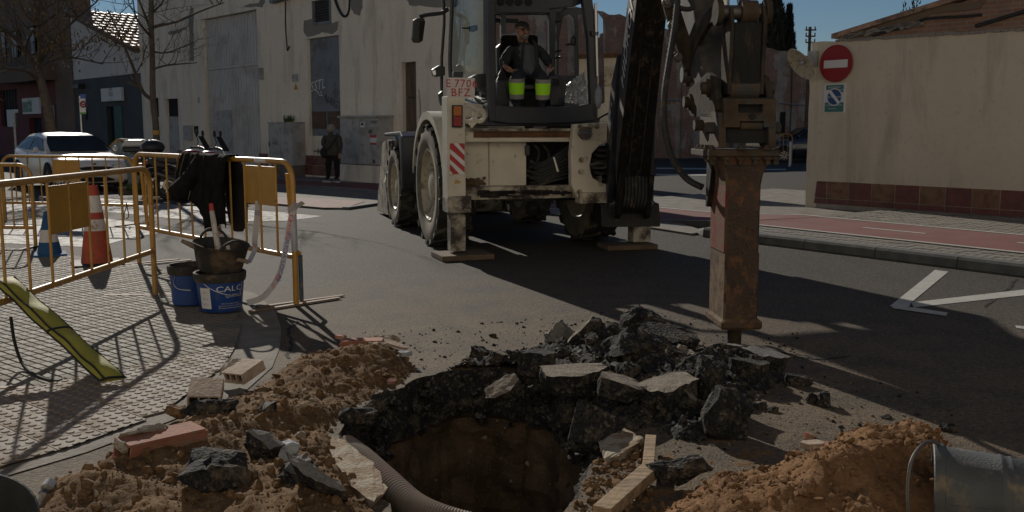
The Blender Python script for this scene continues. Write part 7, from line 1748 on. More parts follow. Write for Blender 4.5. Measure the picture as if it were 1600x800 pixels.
# --- asphalt slabs and lumps: px, py(bottom), w, d, h, yaw, pitch, roll, lift, seed, style
WD, WG, TT = ("tar", "worn"), ("tar", "worn_grey"), ("tar", "tar")
CHK = [
 (873, 545, .20, .12, .23, 12, -20, 14, -.02, 2, ("worn_grey", "worn_grey"), 0, "grey slab standing upright at the back left of the rubble"),
 (1000, 526, .34, .24, .22, 20, 10, 8, .01, 3, TT, 0, "rough black lump lying alone at the back of the rubble"),
 (1034, 566, .46, .34, .10, -8, 16, 8, .05, 4, ("tar", "tar"), 1, "flat dark slab tilted behind the rough lumps"),
 (980, 598, .34, .30, .33, 30, 5, -8, .03, 5, TT, 0, "tall rough black lump in the middle of the rubble"),
 (1028, 596, .32, .30, .28, -15, 0, 12, .03, 6, TT, 0, "rough black lump to the right of the tallest one"),
 (956, 572, .32, .24, .2, 40, 0, 12, .08, 25, TT, 0, "black lump wedged under the propped slab"),
 (902, 634, .48, .30, .13, 2, 6, -3, .05, 7, WD, 1, "largest flat slab with a pale sandy top at the pit edge"),
 (968, 654, .34, .24, .10, 30, 10, 17, .06, 8, WD, 1, "brownish slab sloping down beside the largest flat slab"),
 (1042, 654, .34, .30, .11, -12, 6, -6, .05, 9, WD, 1, "flat slab with sunlit sandy top beside the big black block"),
 (1139, 694, .28, .26, .27, 14, 4, -3, .0, 10, TT, 0, "big square black asphalt block at the front of the rubble"),
 (1098, 642, .26, .22, .24, 40, 6, 20, .02, 26, TT, 0, "black lump leaning on the big square block"),
 (789, 624, .26, .19, .07, -14, 42, -26, -.03, 51, ("tar", "worn"), 1, "sandy grey slab lying tilted on the broken pit edge"),
 (815, 590, .18, .14, .06, 15, -14, 8, .08, 12, WD, 1, "small sandy slab above the tilted grey one"),
 (845, 602, .26, .18, .14, -10, 0, 0, .05, 13, TT, 1, "black slab in the shadow left of the largest slab"),
 (1098, 616, .26, .22, .2, 25, 5, 0, .03, 14, TT, 0, "rounded black lump behind the big square block"),
 (1066, 592, .22, .18, .07, -20, 5, 5, .08, 15, WD, 1, "small pale slab in the middle of the rubble"),
 (1165, 606, .32, .2, .12, -15, -6, 6, .02, 16, TT, 1, "dark flat slab right of the rubble centre"),
 (1192, 586, .32, .18, .1, -25, 6, 10, .02, 17, WG, 1, "grey slab below the chisel tip"),
 (1139, 562, .30, .16, .05, -4, -5, 2, .04, 18, WG, 1, "lifted plate of road surface under the chisel"),
 (1196, 578, .32, .1, .05, -28, 10, 8, .03, 19, TT, 1, "thin dark plate sloping away right of the chisel"),
 (1244, 604, .18, .1, .06, -14, 0, 8, .0, 20, TT, 1, "black slab piece lying at the right end of the rubble"),
 (1291, 638, .115, .1, .09, 20, 0, 0, .0, 21, TT, 0, "lone black lump on the sunlit road"),
 (1268, 632, .07, .06, .07, 50, 15, 20, .0, 22, TT, 0, "small black wedge beside the lone lump on the road"),
 (1483, 676, .1, .07, .05, -15, 0, 0, .0, 23, TT, 0, "small black stone lying near the orange heap"),
 (770, 527, .06, .05, .04, 0, 0, 0, .0, 24, TT, 0, "small black stone far left of the rubble"),
 (930, 690, .26, .07, .2, 20, -25, 30, -.08, 27, ("tar", "worn_grey"), 1, "dark slab sliding into the pit from the rubble"),
 (905, 680, .15, .08, .1, 35, -20, 25, -.1, 28, TT, 1, "black fragment hanging on the pit edge"),
 (983, 625, .12, .1, .12, 15, 0, 20, .1, 29, TT, 0, "small black block stuck between two sandy slabs"),
 (925, 572, .22, .18, .05, -10, 8, 4, .12, 30, WD, 1, "brown flat slab lying under the propped slab"),
 (560, 668, .26, .12, .09, 22, -10, 8, .0, 31, TT, 0, "flat black piece at the left rim of the pit"),
 (592, 655, .1, .09, .18, 10, -10, 20, .0, 32, WG, 0, "grey streaked lump on the left rim of the pit"),
 (1062, 768, .27, .14, .12, -8, 4, 0, .02, 33, ("tar_dusty", "tar_dusty"), 0, "earthy dark lump beside the wooden planks"),
 (1190, 640, .08, .06, .05, 0, 0, 0, .0, 34, TT, 0, "small black lump right of the big square block"),
 (1208, 645, .07, .05, .04, 40, 0, 0, .0, 35, TT, 0, "smaller black lump right of the big square block"),
 (1385, 655, .06, .05, .03, 40, 0, 0, .0, 43, TT, 0, "tiny black stone on the road above the orange heap"),
 (338, 798, .29, .24, .22, 12, 10, -6, .06, 36, ("tar_dusty", "tar_dusty"), 0, "largest black asphalt boulder on the spoil at lower left"),
 (418, 742, .19, .16, .15, -20, 0, 10, .05, 37, ("tar", "worn_grey"), 0, "black lump with a grey face above the leaning slab"),
 (452, 738, .1, .1, .11, 10, 10, 0, .05, 38, ("bluestone", "bluestone"), 0, "pale bluish stone on the spoil"),
 (468, 790, .17, .15, .14, 30, 0, -20, .05, 39, ("tar", "worn_grey"), 0, "grey faced lump under the leaning slab"),
 (500, 806, .34, .055, .2, -42, 30, 18, .0, 40, ("tar", "worn_grey"), 1, "thin black slab leaning on the spoil by the concrete strip"),
 (420, 668, .1, .09, .09, 0, 0, 0, .05, 41, ("tar_dusty", "worn_grey"), 0, "small grey black lump half buried in the spoil"),
 (330, 666, .3, .1, .07, 18, 10, 0, .06, 42, ("tar_dusty", "tar_dusty"), 0, "long earthy black ridge of asphalt on the spoil"),
 (602, 546, .2, .13, .1, 0, 0, 0, .0, 50, ("stone", "stone"), 0, "rounded tan stone behind the spoil"),
 (592, 572, .13, .09, .06, 10, 0, 5, .1, 51, ("stone", "stone"), 0, "grey tan stone in front of the lying brick"),
 (277, 660, .11, .1, .09, 0, 0, 0, .02, 52, ("soil", "soil"), 0, "brown clod of earth beside the hollow bricks"),
 (1350, 724, .04, .03, .025, 0, 0, 0, .06, 53, ("palebrick", "palebrick"), 0, "pale pebble at the edge of the orange heap"),
 (632, 572, .1, .06, .03, 0, 12, 0, .07, 54, ("bluestone", "bluestone"), 1, "flat pale grey shard at the tip of the spoil"),
]
for (px, py, w, d, h, yaw, pit_, rol, lift, seed, mats, flat, lab_) in CHK:
    b = G(px, py); yy = b.y + d * .35; pos = V((b.x * yy / b.y, yy, 0))
    put_rock("stone" if mats[0] in ("stone", "soil", "palebrick", "bluestone") else "asphalt_chunk", lab_, "stone" if mats[0] in ("stone", "soil", "palebrick", "bluestone") else "asphalt chunk", px, py, w, d, h, yaw, pit_, rol, lift, seed, mats, bool(flat), 3 if w > .2 else 2, "broken lumps of asphalt" if mats[0].startswith("tar") or mats[0] == "worn_grey" or mats[0] == "worn" else None, pos=pos, rough=.11 if not flat else .07)
ps_ = thing("asphalt_chunk", "long black asphalt slab propped up at a slant with a pale lit top edge", "asphalt chunk", D(900, 575, 6.0), "broken lumps of asphalt")
oc = [(861, 560), (866, 573), (880, 575), (905, 566), (934, 546), (944, 528), (944, 513), (936, 504), (922, 501), (905, 516), (884, 538)]
bm_ = bmesh.new(); fr_ = [bm_.verts.new(D(a, b, 6.02 + .0011 * (b - 540))) for a, b in oc]; f0 = bm_.faces.new(fr_); ex = bmesh.ops.extrude_face_region(bm_, geom=[f0]); bmesh.ops.translate(bm_, verts=[v for v in ex['geom'] if isinstance(v, bmesh.types.BMVert)], vec=(.018, .055, .015))
bmesh.ops.triangulate(bm_, faces=bm_.faces[:]); bmesh.ops.subdivide_edges(bm_, edges=bm_.edges[:], cuts=3); bmesh.ops.recalc_face_normals(bm_, faces=bm_.faces[:])
mb = MB(); mb.v = [v.co + noise.noise_vector(v.co * 14) * .016 + noise.noise_vector(v.co * 40) * .006 for v in bm_.verts]; bm_.verts.index_update()
for f in bm_.faces: mb.f.append([l.vert.index for l in f.loops]); mb.m.append(1 if f.normal.x < -.35 and f.normal.z > .3 else 0); mb.sm.append(False)  # upper-left edge faces take the paler worn colour to paint in sunlight
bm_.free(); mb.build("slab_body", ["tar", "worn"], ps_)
# smaller loose fragments, named after the lump they lie beside; the rest is one mass
rr = random.Random(77); k = 0; used = set(); left = MB(); left.mats = ["tar", "worn_grey"]
NEAR = [(G(a, b), n_) for a, b, n_ in ((897, 596, "propped slab"), (1000, 524, "lone rear lump"), (980, 596, "tallest rough lump"), (1026, 592, "lump beside the tallest one"), (902, 634, "largest flat slab"), (968, 654, "sloping brownish slab"), (1042, 654, "sunlit sandy slab"), (1139, 694, "big square block"),
        (789, 622, "tilted sandy slab"), (845, 600, "shaded black slab"), (1165, 605, "dark right slab"), (1190, 584, "grey slab below the chisel"), (1244, 604, "right end piece"), (1098, 614, "rounded black lump"))]
def loose(q, s_, z, seed, mats, flat, rot):
    n_ = min(NEAR, key=lambda t: (t[0] - q).length); d = q - n_[0]
    rel = ("right of" if d.x > 0 else "left of") if abs(d.x) > abs(d.y) else ("behind" if d.y > 0 else "in front of")
    size = "tiny" if s_ < .085 else ("small" if s_ < .115 else "medium"); shade = {"worn_grey": "grey-topped", "worn": "sandy-topped"}.get(mats[1], "black"); lab_ = "%s %s %s fragment %s the %s" % (size, shade, "flat" if flat else "blocky", rel, n_[1])
    if lab_ in used or s_ < .07:
        vs, fs, tops = rock(s_, s_ * .8, s_ * .6, seed, 14, 2, .1, flat); m_ = Matrix.Rotation(R(rot[0]), 3, 'Z') @ Matrix.Rotation(R(rot[1]), 3, 'X') @ Matrix.Rotation(R(rot[2]), 3, 'Y'); o = len(left.v); left.v += [m_ @ v + V((q.x, q.y, z + s_ * .25)) for v in vs]
        left.f += [[a + o for a in f] for f in fs]; left.m += [1 if t and mats[1] != "tar" else 0 for t in tops]; left.sm += [False] * len(fs); return
    used.add(lab_); put_rock("asphalt_fragment", lab_, "asphalt chunk", 0, 0, s_, s_ * .8, s_ * .55, rot[0], rot[1], rot[2], z, seed, mats, flat, 2, "loose asphalt fragments in the rubble", .1, pos=q)
while k < 85:
    px, py = rr.uniform(730, 1240), rr.uniform(530, 690); q = G(px, py)
    if not pip(q.x, q.y, pl_b): continue
    loose(q, .05 + .11 * rr.random() ** 1.6, at_b(q.x, q.y) - .01, 100 + k, rr.choice([TT, TT, TT, WG, WD]), rr.random() < .45, (rr.uniform(0, 180), rr.uniform(-25, 25), rr.uniform(-25, 25))); k += 1
k = 0
while k < 90:
    p = rim[rr.randint(0, len(rim) - 1)]
    if p.y < 4.75 or (p.x < -.6 and p.y < 5.0): continue
    d = (RC - p); d.z = 0; d.normalize(); z = rr.uniform(-.3, -.02); q = p + d * (.03 + .3 * -z); s_ = .04 + .1 * rr.random() ** 1.8
    vs, fs, tops = rock(s_, s_ * .8, s_ * .7, 300 + k, 14, 2, .1, rr.random() < .3); m_ = Matrix.Rotation(rr.uniform(0, 6), 3, 'Z') @ Matrix.Rotation(rr.uniform(-.7, .7), 3, 'X'); o = len(left.v); left.v += [m_ @ v + V((q.x, q.y, z)) for v in vs]
    left.f += [[a + o for a in f] for f in fs]; left.m += [1 if t and rr.random() < .3 else 0 for t in tops]; left.sm += [False] * len(fs); k += 1
o = left.build("asphalt_debris", ["tar", "worn_grey"]); tag(o, "mass of small black asphalt fragments between the slabs and along the pit edge", None, None, "stuff")
# stones and clods sticking out of the pit's earth walls
st_ = MB(); k = 0
while k < 420:
    i = rr.randint(0, n_rim - 1); lv = rr.randint(7, len(levels) - 2); p = levels[lv][i].lerp(levels[lv + 1][(i + 1) % n_rim], rr.random()); s_ = .008 + .035 * rr.random() ** 3
    vs, fs, _ = rock(s_ * 1.3, s_, s_, 500 + k % 40, 12, 0, .0); o = len(st_.v); m_ = Matrix.Rotation(rr.uniform(0, 6), 3, 'Z'); st_.v += [m_ @ v + p for v in vs]; st_.f += [[a + o for a in f] for f in fs]; st_.m += [0 if rr.random() < .75 else 1] * len(fs); st_.sm += [False] * len(fs); k += 1
tag(st_.build("pit_stones", ["soil_dark", "stone"]), "stones and clods sticking out of the earth walls of the pit", None, None, "stuff")
# --- hollow bricks
def hollow_brick(label, px, py, L, W, H, holes, yaw, pit_, rol, lift, mats=("palebrick", "void"), nx=3, extra=None):
    b = G(px, py); c = V((b.x, b.y, lift)); q = Matrix.Rotation(R(yaw), 4, 'Z') @ Matrix.Rotation(R(pit_), 4, 'X') @ Matrix.Rotation(R(rol), 4, 'Y')
    root = thing("hollow_brick", label, "brick", Matrix.Translation(c) @ q, "broken hollow bricks on the spoil"); Mx = Matrix.Translation(c) @ q
    # webs and shells of the brick (hollow along x)
    mb = MB(); t = .009
    def bx(x0, x1, y0, y1, z0, z1): mb.add([Mx @ V((x, y, z)) for x in (x0, x1) for y in (y0, y1) for z in (z0, z1)], [(0, 1, 3, 2), (4, 6, 7, 5), (0, 4, 5, 1), (2, 3, 7, 6), (0, 2, 6, 4), (1, 5, 7, 3)])
    rr = random.Random(int(L * 1000 + px))
    ny, nz = holes
    for i in range(nz + 1): z = i * (H - t) / nz; bx(-L / 2 + rr.uniform(0, .02), L / 2 - rr.uniform(0, .015), -W / 2, W / 2, z, z + t)
    for j in range(ny + 1):
        y = -W / 2 + j * (W - t) / ny
        for i in range(nz): bx(-L / 2 + rr.uniform(0, .025), L / 2 - rr.uniform(0, .02), y, y + t, i * (H - t) / nz + t + .0005, (i + 1) * (H - t) / nz - .0005)
    mb.build("brick_shell", mats[0], root)
    mb = MB(); mb.add([Mx @ V((x, y, z)) for x in (-L / 2 + .04, L / 2 - .04) for y in (-W / 2 + .004, W / 2 - .004) for z in (.004, H - .004)], [(0, 1, 3, 2), (4, 6, 7, 5)]); mb.build("hole_dark_face", mats[1], root)  # added dark faces stand in for the shade deep in the holes
    if extra: extra(root, Mx)
    # ribs on the long face
    mb = MB()
    for i in range(6):
        z = H * (i + .5) / 6
        mb.add([Mx @ V((x, y, zz)) for x in (-L / 2 + .02, L / 2 - .015) for y in (-W / 2 - .003, -W / 2 + .001) for zz in (z - .005, z + .005)], [(0, 1, 3, 2), (4, 6, 7, 5), (0, 4, 5, 1), (2, 3, 7, 6), (0, 2, 6, 4), (1, 5, 7, 3)])
    tag(mb.build("brick_rib", mats[0], root), kind="stuff")
    return root
def crust(root, Mx, pts, s_, seed):
    mb = MB(); rr = random.Random(seed)
    vs, fs, _ = rock(s_[0], s_[1], s_[2], seed, 16, 2, .16); mb.add([Mx @ (V(v) + V(pts)) for v in vs], fs); mb.build("mortar_crust", "mortar", root)
hollow_brick("long red hollow brick with broken mortar lying on the spoil at lower left", 252, 728, .40, .12, .085, (2, 1), 52, 6, 3, .07, ("terracotta", "void"), extra=lambda r_, m_: (crust(r_, m_, (-.06, .05, .09), (.26, .06, .05), 5), crust(r_, m_, (-.19, .0, .07), (.05, .1, .06), 6)))
hollow_brick("pale hollow brick piece with its three dark holes facing left, lying flat", 322, 634, .2, .17, .07, (3, 1), 101, 4, -20, .045)
hollow_brick("pale hollow brick piece with thick mortar lump on its end", 383, 606, .2, .16, .065, (3, 1), 60, -3, -16, .07, extra=lambda r_, m_: crust(r_, m_, (.02, .11, .04), (.14, .17, .09), 8))
hollow_brick("reddish brick lying behind the spoil beside the round stone", 565, 563, .28, .1, .07, (2, 1), 4, 0, 0, .07, ("terracotta", "void"))
def shard(label, px, py, w, d, h, yaw, pit_, rol, lift, mat, seed, nm="brick_shard"): return put_rock(nm, label, "brick shard", px, py, w, d, h, yaw, pit_, rol, lift, seed, (mat, mat), True, 1, "broken brick shards", .03)
shard("long thin tile shard sloping over the tip of the spoil", 612, 562, .26, .08, .02, -24, 8, 10, .09, "palebrick", 61); shard("small tile shard on top of the lying brick", 535, 562, .1, .06, .02, 10, 0, 8, .15, "terracotta", 62)
shard("flat pale tile shard below the hollow bricks", 322, 655, .12, .07, .015, 10, 14, -6, .04, "palebrick", 63); shard("orange brick splinter among the black lumps", 461, 784, .07, .03, .025, -25, 0, 20, .11, "terracotta", 64)
shard("red brick corner on the road near the heap", 1263, 686, .07, .05, .03, 15, 0, 20, 0, "terracotta", 65); shard("flat red tile piece at the foot of the heap", 1290, 700, .11, .07, .015, -15, 0, 0, .02, "terracotta", 66); shard("brown brick piece with mortar at the foot of the heap", 1268, 706, .16, .08, .03, 12, 0, 0, .03, "palebrick", 67)
shard("red brick shard on the bank left of the pit", 612, 610, .07, .04, .02, 40, 20, 0, .05, "terracotta", 68)
# --- concrete strips either side of the pit
put_rock("concrete_strip", "pale broken concrete strip along the left edge of the pit", "concrete", 552, 768, .2, .85, .045, 24, 0, 0, -.012, 71, ("concrete_pale", "concrete_pale"), True, 4, None, .08, pos=V((-.70, 4.05, 0)))
put_rock("concrete_strip", "whitish broken concrete slab at the right edge of the pit", "concrete", 965, 760, .24, .55, .045, -10, 0, 0, -.008, 72, ("concrete_pale", "concrete_pale"), True, 4, None, .08, pos=V((.505, 4.38, 0)))
crumbs("bank_rubble", "soil and stones crumbling at the right lip of the pit", gp([(955, 680), (1010, 690), (1020, 800), (930, 860), (880, 830), (905, 770)]), 700, .004, .022, "soil", None, 31)
# --- planks
def plank(label, a, b, w, t, up=0.0):
    o = thing("wooden_plank", label, "plank", V((a.x, a.y, 0)), "wooden planks beside the pit"); d = (b - a); L = d.length; q = d.to_track_quat('X', 'Z').to_matrix()
    MB().box((a + b) / 2 + V((0, 0, t / 2)), (L, w, t), q).build("board", "plank", o, .003); return o
plank("short wooden plank lying straight away from the viewer by the pit", G(1012, 740, .05), G(1017, 687, .05), .05, .025); plank("thick wooden batten running down towards the viewer by the pit", G(1018, 742, .03), G(940, 812, .03), .075, .05)
# --- corrugated conduit in the pit
cp_ = spline([D(540, 700, 4.62), D(562, 716, 4.45), D(600, 750, 4.25), D(645, 790, 4.05), D(690, 812, 3.95), D(760, 830, 3.95), D(840, 842, 4.0)], 44)
o = thing("conduit_pipe", "dusty reddish corrugated conduit running down into the pit", "pipe", V((cp_[0].x, cp_[0].y, -.1)))
MB().tube(cp_, [.066 if (i % 3) else .062 for i in range(len(cp_))], 20).build("corrugated_tube", "pipe", o)
# dark soil lumps on the bottom of the pit
# ================================================================== VEHICLES
def wsub(pts): return [V(p) for p in pts]
def car(label, C_, heading, paint, H=1.0, L=1.0, cat="car"):
    Mx = Matrix.Translation(V((C_.x, C_.y, 0))) @ Matrix.Rotation(heading, 4, 'Z') @ Matrix.Diagonal((L, 1, H, 1))
    root = thing("parked_car", label, cat, Matrix.Translation(V((C_.x, C_.y, 0))) @ Matrix.Rotation(heading, 4, 'Z'), "parked cars")
    T_ = lambda x, y, z: Mx @ V((x, y, z))
    st = [(2.03, .36, .56, .60, .0), (2.0, .24, .66, .70, .0), (1.9, .19, .74, .79, 0), (1.65, .18, .83, .845, 0), (1.25, .18, .91, .865, 0), (.88, .18, .97, .865, 0), (.3, .18, .985, .865, 0), (-.5, .18, 1.0, .865, 0), (-1.2, .18, 1.03, .862, 0), (-1.65, .2, 1.05, .84, 0), (-1.9, .26, 1.02, .79, 0), (-2.0, .34, .9, .72, 0), (-2.03, .42, .7, .66, 0)]
    mb = MB(); n_ = 0
    for x, zb, zh, w, _ in st:
        half = [(0, zb), (w * .88, zb), (w * .985, zb + .09), (w, zb + (zh - zb) * .5), (w * .975, zh - .1), (w * .93, zh - .025), (w * .80, zh), (w * .4, zh + .015), (0, zh + .02)]
        ring_ = [(y, z) for y, z in half] + [(-y, z) for y, z in half[-2:0:-1]]; n_ = len(ring_); mb.v += [T_(x, y, z) for y, z in ring_]
    for i in range(len(st) - 1):
        for j in range(n_): mb.f.append([i * n_ + j, i * n_ + (j + 1) % n_, (i + 1) * n_ + (j + 1) % n_, (i + 1) * n_ + j]); mb.m.append(0); mb.sm.append(True)
    mb.f += [list(range(n_ - 1, -1, -1)), list(range((len(st) - 1) * n_, len(st) * n_))]; mb.m += [0, 0]; mb.sm += [False, False]
    body = mb.build("car_body", paint, root, sharp=50)
    gs = [(1.0, .965, .97, .76), (.62, 1.0, 1.19, .70), (.28, 1.0, 1.40, .60), (.0, 1.0, 1.455, .575), (-.6, 1.0, 1.47, .575), (-1.15, 1.0, 1.44, .57), (-1.5, 1.02, 1.30, .62), (-1.82, 1.03, 1.05, .70)]
    mb = MB()
    for x, zb, zt, wt in gs:
        wb = .80 if x < .9 else .78
        half = [(0, zb - .05), (wb, zb - .05), (wt + (wb - wt) * .45, zb + (zt - zb) * .55), (wt, zt - .03), (wt * .85, zt), (0, zt + .015)]
        ring_ = half + [(-y, z) for y, z in half[-2:0:-1]]; k_ = len(ring_); mb.v += [T_(x, y, z) for y, z in ring_]
    for i in range(len(gs) - 1):
        for j in range(k_): mb.f.append([i * k_ + j, i * k_ + (j + 1) % k_, (i + 1) * k_ + (j + 1) % k_, (i + 1) * k_ + j]); mb.m.append(0); mb.sm.append(True)
    mb.build("cabin", paint, root, sharp=40)
    def strip(rows, name, mat, th=.006, par=root):
        m_ = MB(); k = len(rows[0]); m_.add([T_(*p) for r_ in rows for p in r_], [(i * k + j, i * k + j + 1, (i + 1) * k + j + 1, (i + 1) * k + j) for i in range(len(rows) - 1) for j in range(k - 1)], 0, True); return m_.build(name, mat, par)
    e = .012
    strip([[(x + e * 1.5, wq * f, z + e) for f in (-1, -.5, 0, .5, 1)] for x, wq, z in ((1.0, .70, .99), (.62, .655, 1.195), (.32, .57, 1.385))], "windscreen", "carglass")
    strip([[(x - e, wq * f, z + e) for f in (-1, 0, 1)] for x, wq, z in ((-1.25, .5, 1.42), (-1.5, .56, 1.30), (-1.78, .62, 1.09))], "rear_window", "carglass")
    for s in (-1, 1):
        def yy(x, z):
            for i in range(len(gs) - 1):
                a, b = gs[i], gs[i + 1]
                if b[0] <= x <= a[0]:
                    t = (a[0] - x) / (a[0] - b[0]); zb = a[1] + (b[1] - a[1]) * t; zt = a[2] + (b[2] - a[2]) * t; wt = a[3] + (b[3] - a[3]) * t; f = (z - zb) / max(.01, zt - zb)
                    return s * (min(.8, wt + (.8 - wt) * (1 - .82 * min(1, f / .55) * .6 - (max(0, f - .55) / .45) * .5 if False else 1 - f)) + .008)
            return s * .8
        for poly, nm in (([(.82, 1.03), (.30, 1.33), (-.25, 1.385), (-.30, 1.03)], "side_window"), ([(-.36, 1.03), (-.32, 1.385), (-.95, 1.37), (-1.38, 1.22), (-1.45, 1.06)], "side_window")):
            m_ = MB(); pts = [T_(x, yy(x, z) + s * .03, z) for x, z in poly]; m_.add(pts, [tuple(range(len(pts)))]); m_.build(nm, "carglass", root)
        # mirror
        m_ = MB(); m_.ball(T_(.72, s * .93, 1.05), .1, 10, sc=(.55, 1, .72)); m_.build("wing_mirror", paint, root)
        for x, nm in ((-.33, "door"),):
            MB().tube([T_(x, s * .872, .3), T_(x, s * .874, .6), T_(x, s * .85, .98)], .006, 4).build("door_gap", "black", body)
        for x in (-.15, -1.1): MB().box(T_(x, s * .868, .86), (.2, .03, .03), Mx.to_3x3().normalized()).build("door_handle", paint, body)
        # wheels
        for x in (1.30, -1.28):
            MB().disc(T_(x, s * .868, .34), Mx.to_3x3() @ V((0, s, 0)), .385, 28).build("wheel_arch", "void", body)
            ax = Matrix.Rotation(heading, 3, 'Z') @ V((0, s, 0)); c = T_(x, s * .70, .315); c.z = .315
            w_ = MB().lathe([(.2, 0), (.3, 0), (.315, .03), (.315, .16), (.3, .19), (.21, .19), (.2, .17)], c, ax, 28).build("tyre", "tyreclean", root)
            mm = MB(); mm.lathe([(.205, .185), (.2, .16), (.18, .13), (.001, .13)], c, ax, 24, 1); q = rot_to(ax)
            for k in range(8):
                a = k * math.pi / 4; d1 = q @ V((math.cos(a), math.sin(a), 0)); d2 = q @ V((-math.sin(a), math.cos(a), 0))
                o_ = c + ax * .175; mm.prism([o_ + d1 * .03 - d2 * .025, o_ + d1 * .2 - d2 * .035, o_ + d1 * .2 + d2 * .035, o_ + d1 * .03 + d2 * .025], ax * -.02)
            mm.build("wheel_rim", ["alloy", "black"], w_)
        # lamps
        mb = MB(); pts = [(2.0, s * .36, .66), (1.93, s * .62, .70), (1.72, s * .80, .76), (1.66, s * .82, .72), (1.85, s * .76, .62), (1.985, s * .5, .585)]
        mb.add([T_(x * 1.004 + .012, y * 1.012, z) for x, y, z in pts], [(0, 1, 5), (1, 4, 5), (1, 2, 4), (2, 3, 4)]); mb.build("headlight", "headlamp", root)
        mb = MB(); mb.add([T_(x + .02, s * y, z) for x, y, z in ((2.0, .52, .44), (1.95, .72, .45), (1.95, .71, .27), (2.0, .56, .27))], [(0, 1, 2, 3)]); mb.build("fog_lamp_recess", "black", root); mb = MB(); mb.ball(T_(1.985, s * .62, .34), .045, 8, sc=(.5, 1, 1)); mb.build("fog_lamp", "headlamp", root)
    def front(pts, nm, mat, dx=.012):
        m_ = MB(); m_.add([T_(2.03 + dx - .09 * (abs(y) / .7) ** 2, y, z) for y, z in pts], [tuple(range(len(pts)))]); return m_.build(nm, mat, root)
    front([(-.42, .61), (-.2, .635), (0, .64), (.2, .635), (.42, .61), (.38, .545), (0, .555), (-.38, .545)], "upper_grille", "black", .022); front([(-.48, .42), (0, .45), (.48, .42), (.42, .27), (0, .25), (-.42, .27)], "lower_grille", "black", .022)
    front([(-.26, .47), (.26, .47), (.26, .37), (-.26, .37)], "number_plate", "signwhite", .035); m_ = MB(); m_.ball(T_(2.0, 0, .70), .05, 10, sc=(.35, 1.5, .7)); m_.build("badge", "alloy", root)
    MB().box(T_(0, 0, .2), (3.9 * L, 1.5, .1), Mx.to_3x3().normalized()).build("underbody", "void", root)
    return root
hd = math.atan2(-.755, .656)
car("white hatchback parked facing the viewer behind the barriers", V((-11.2, 24.35, 0)), hd, "carwhite", H=.94)
car("white car of which only the front corner shows at the left edge", V((-17.05, 28.6, 0)), hd, "carwhite", H=.94)
car("dark car showing its front wheel at the end of the cream wall", D(1262, 250, 43), math.pi + .05, "cardark", H=1.08, L=1.05)

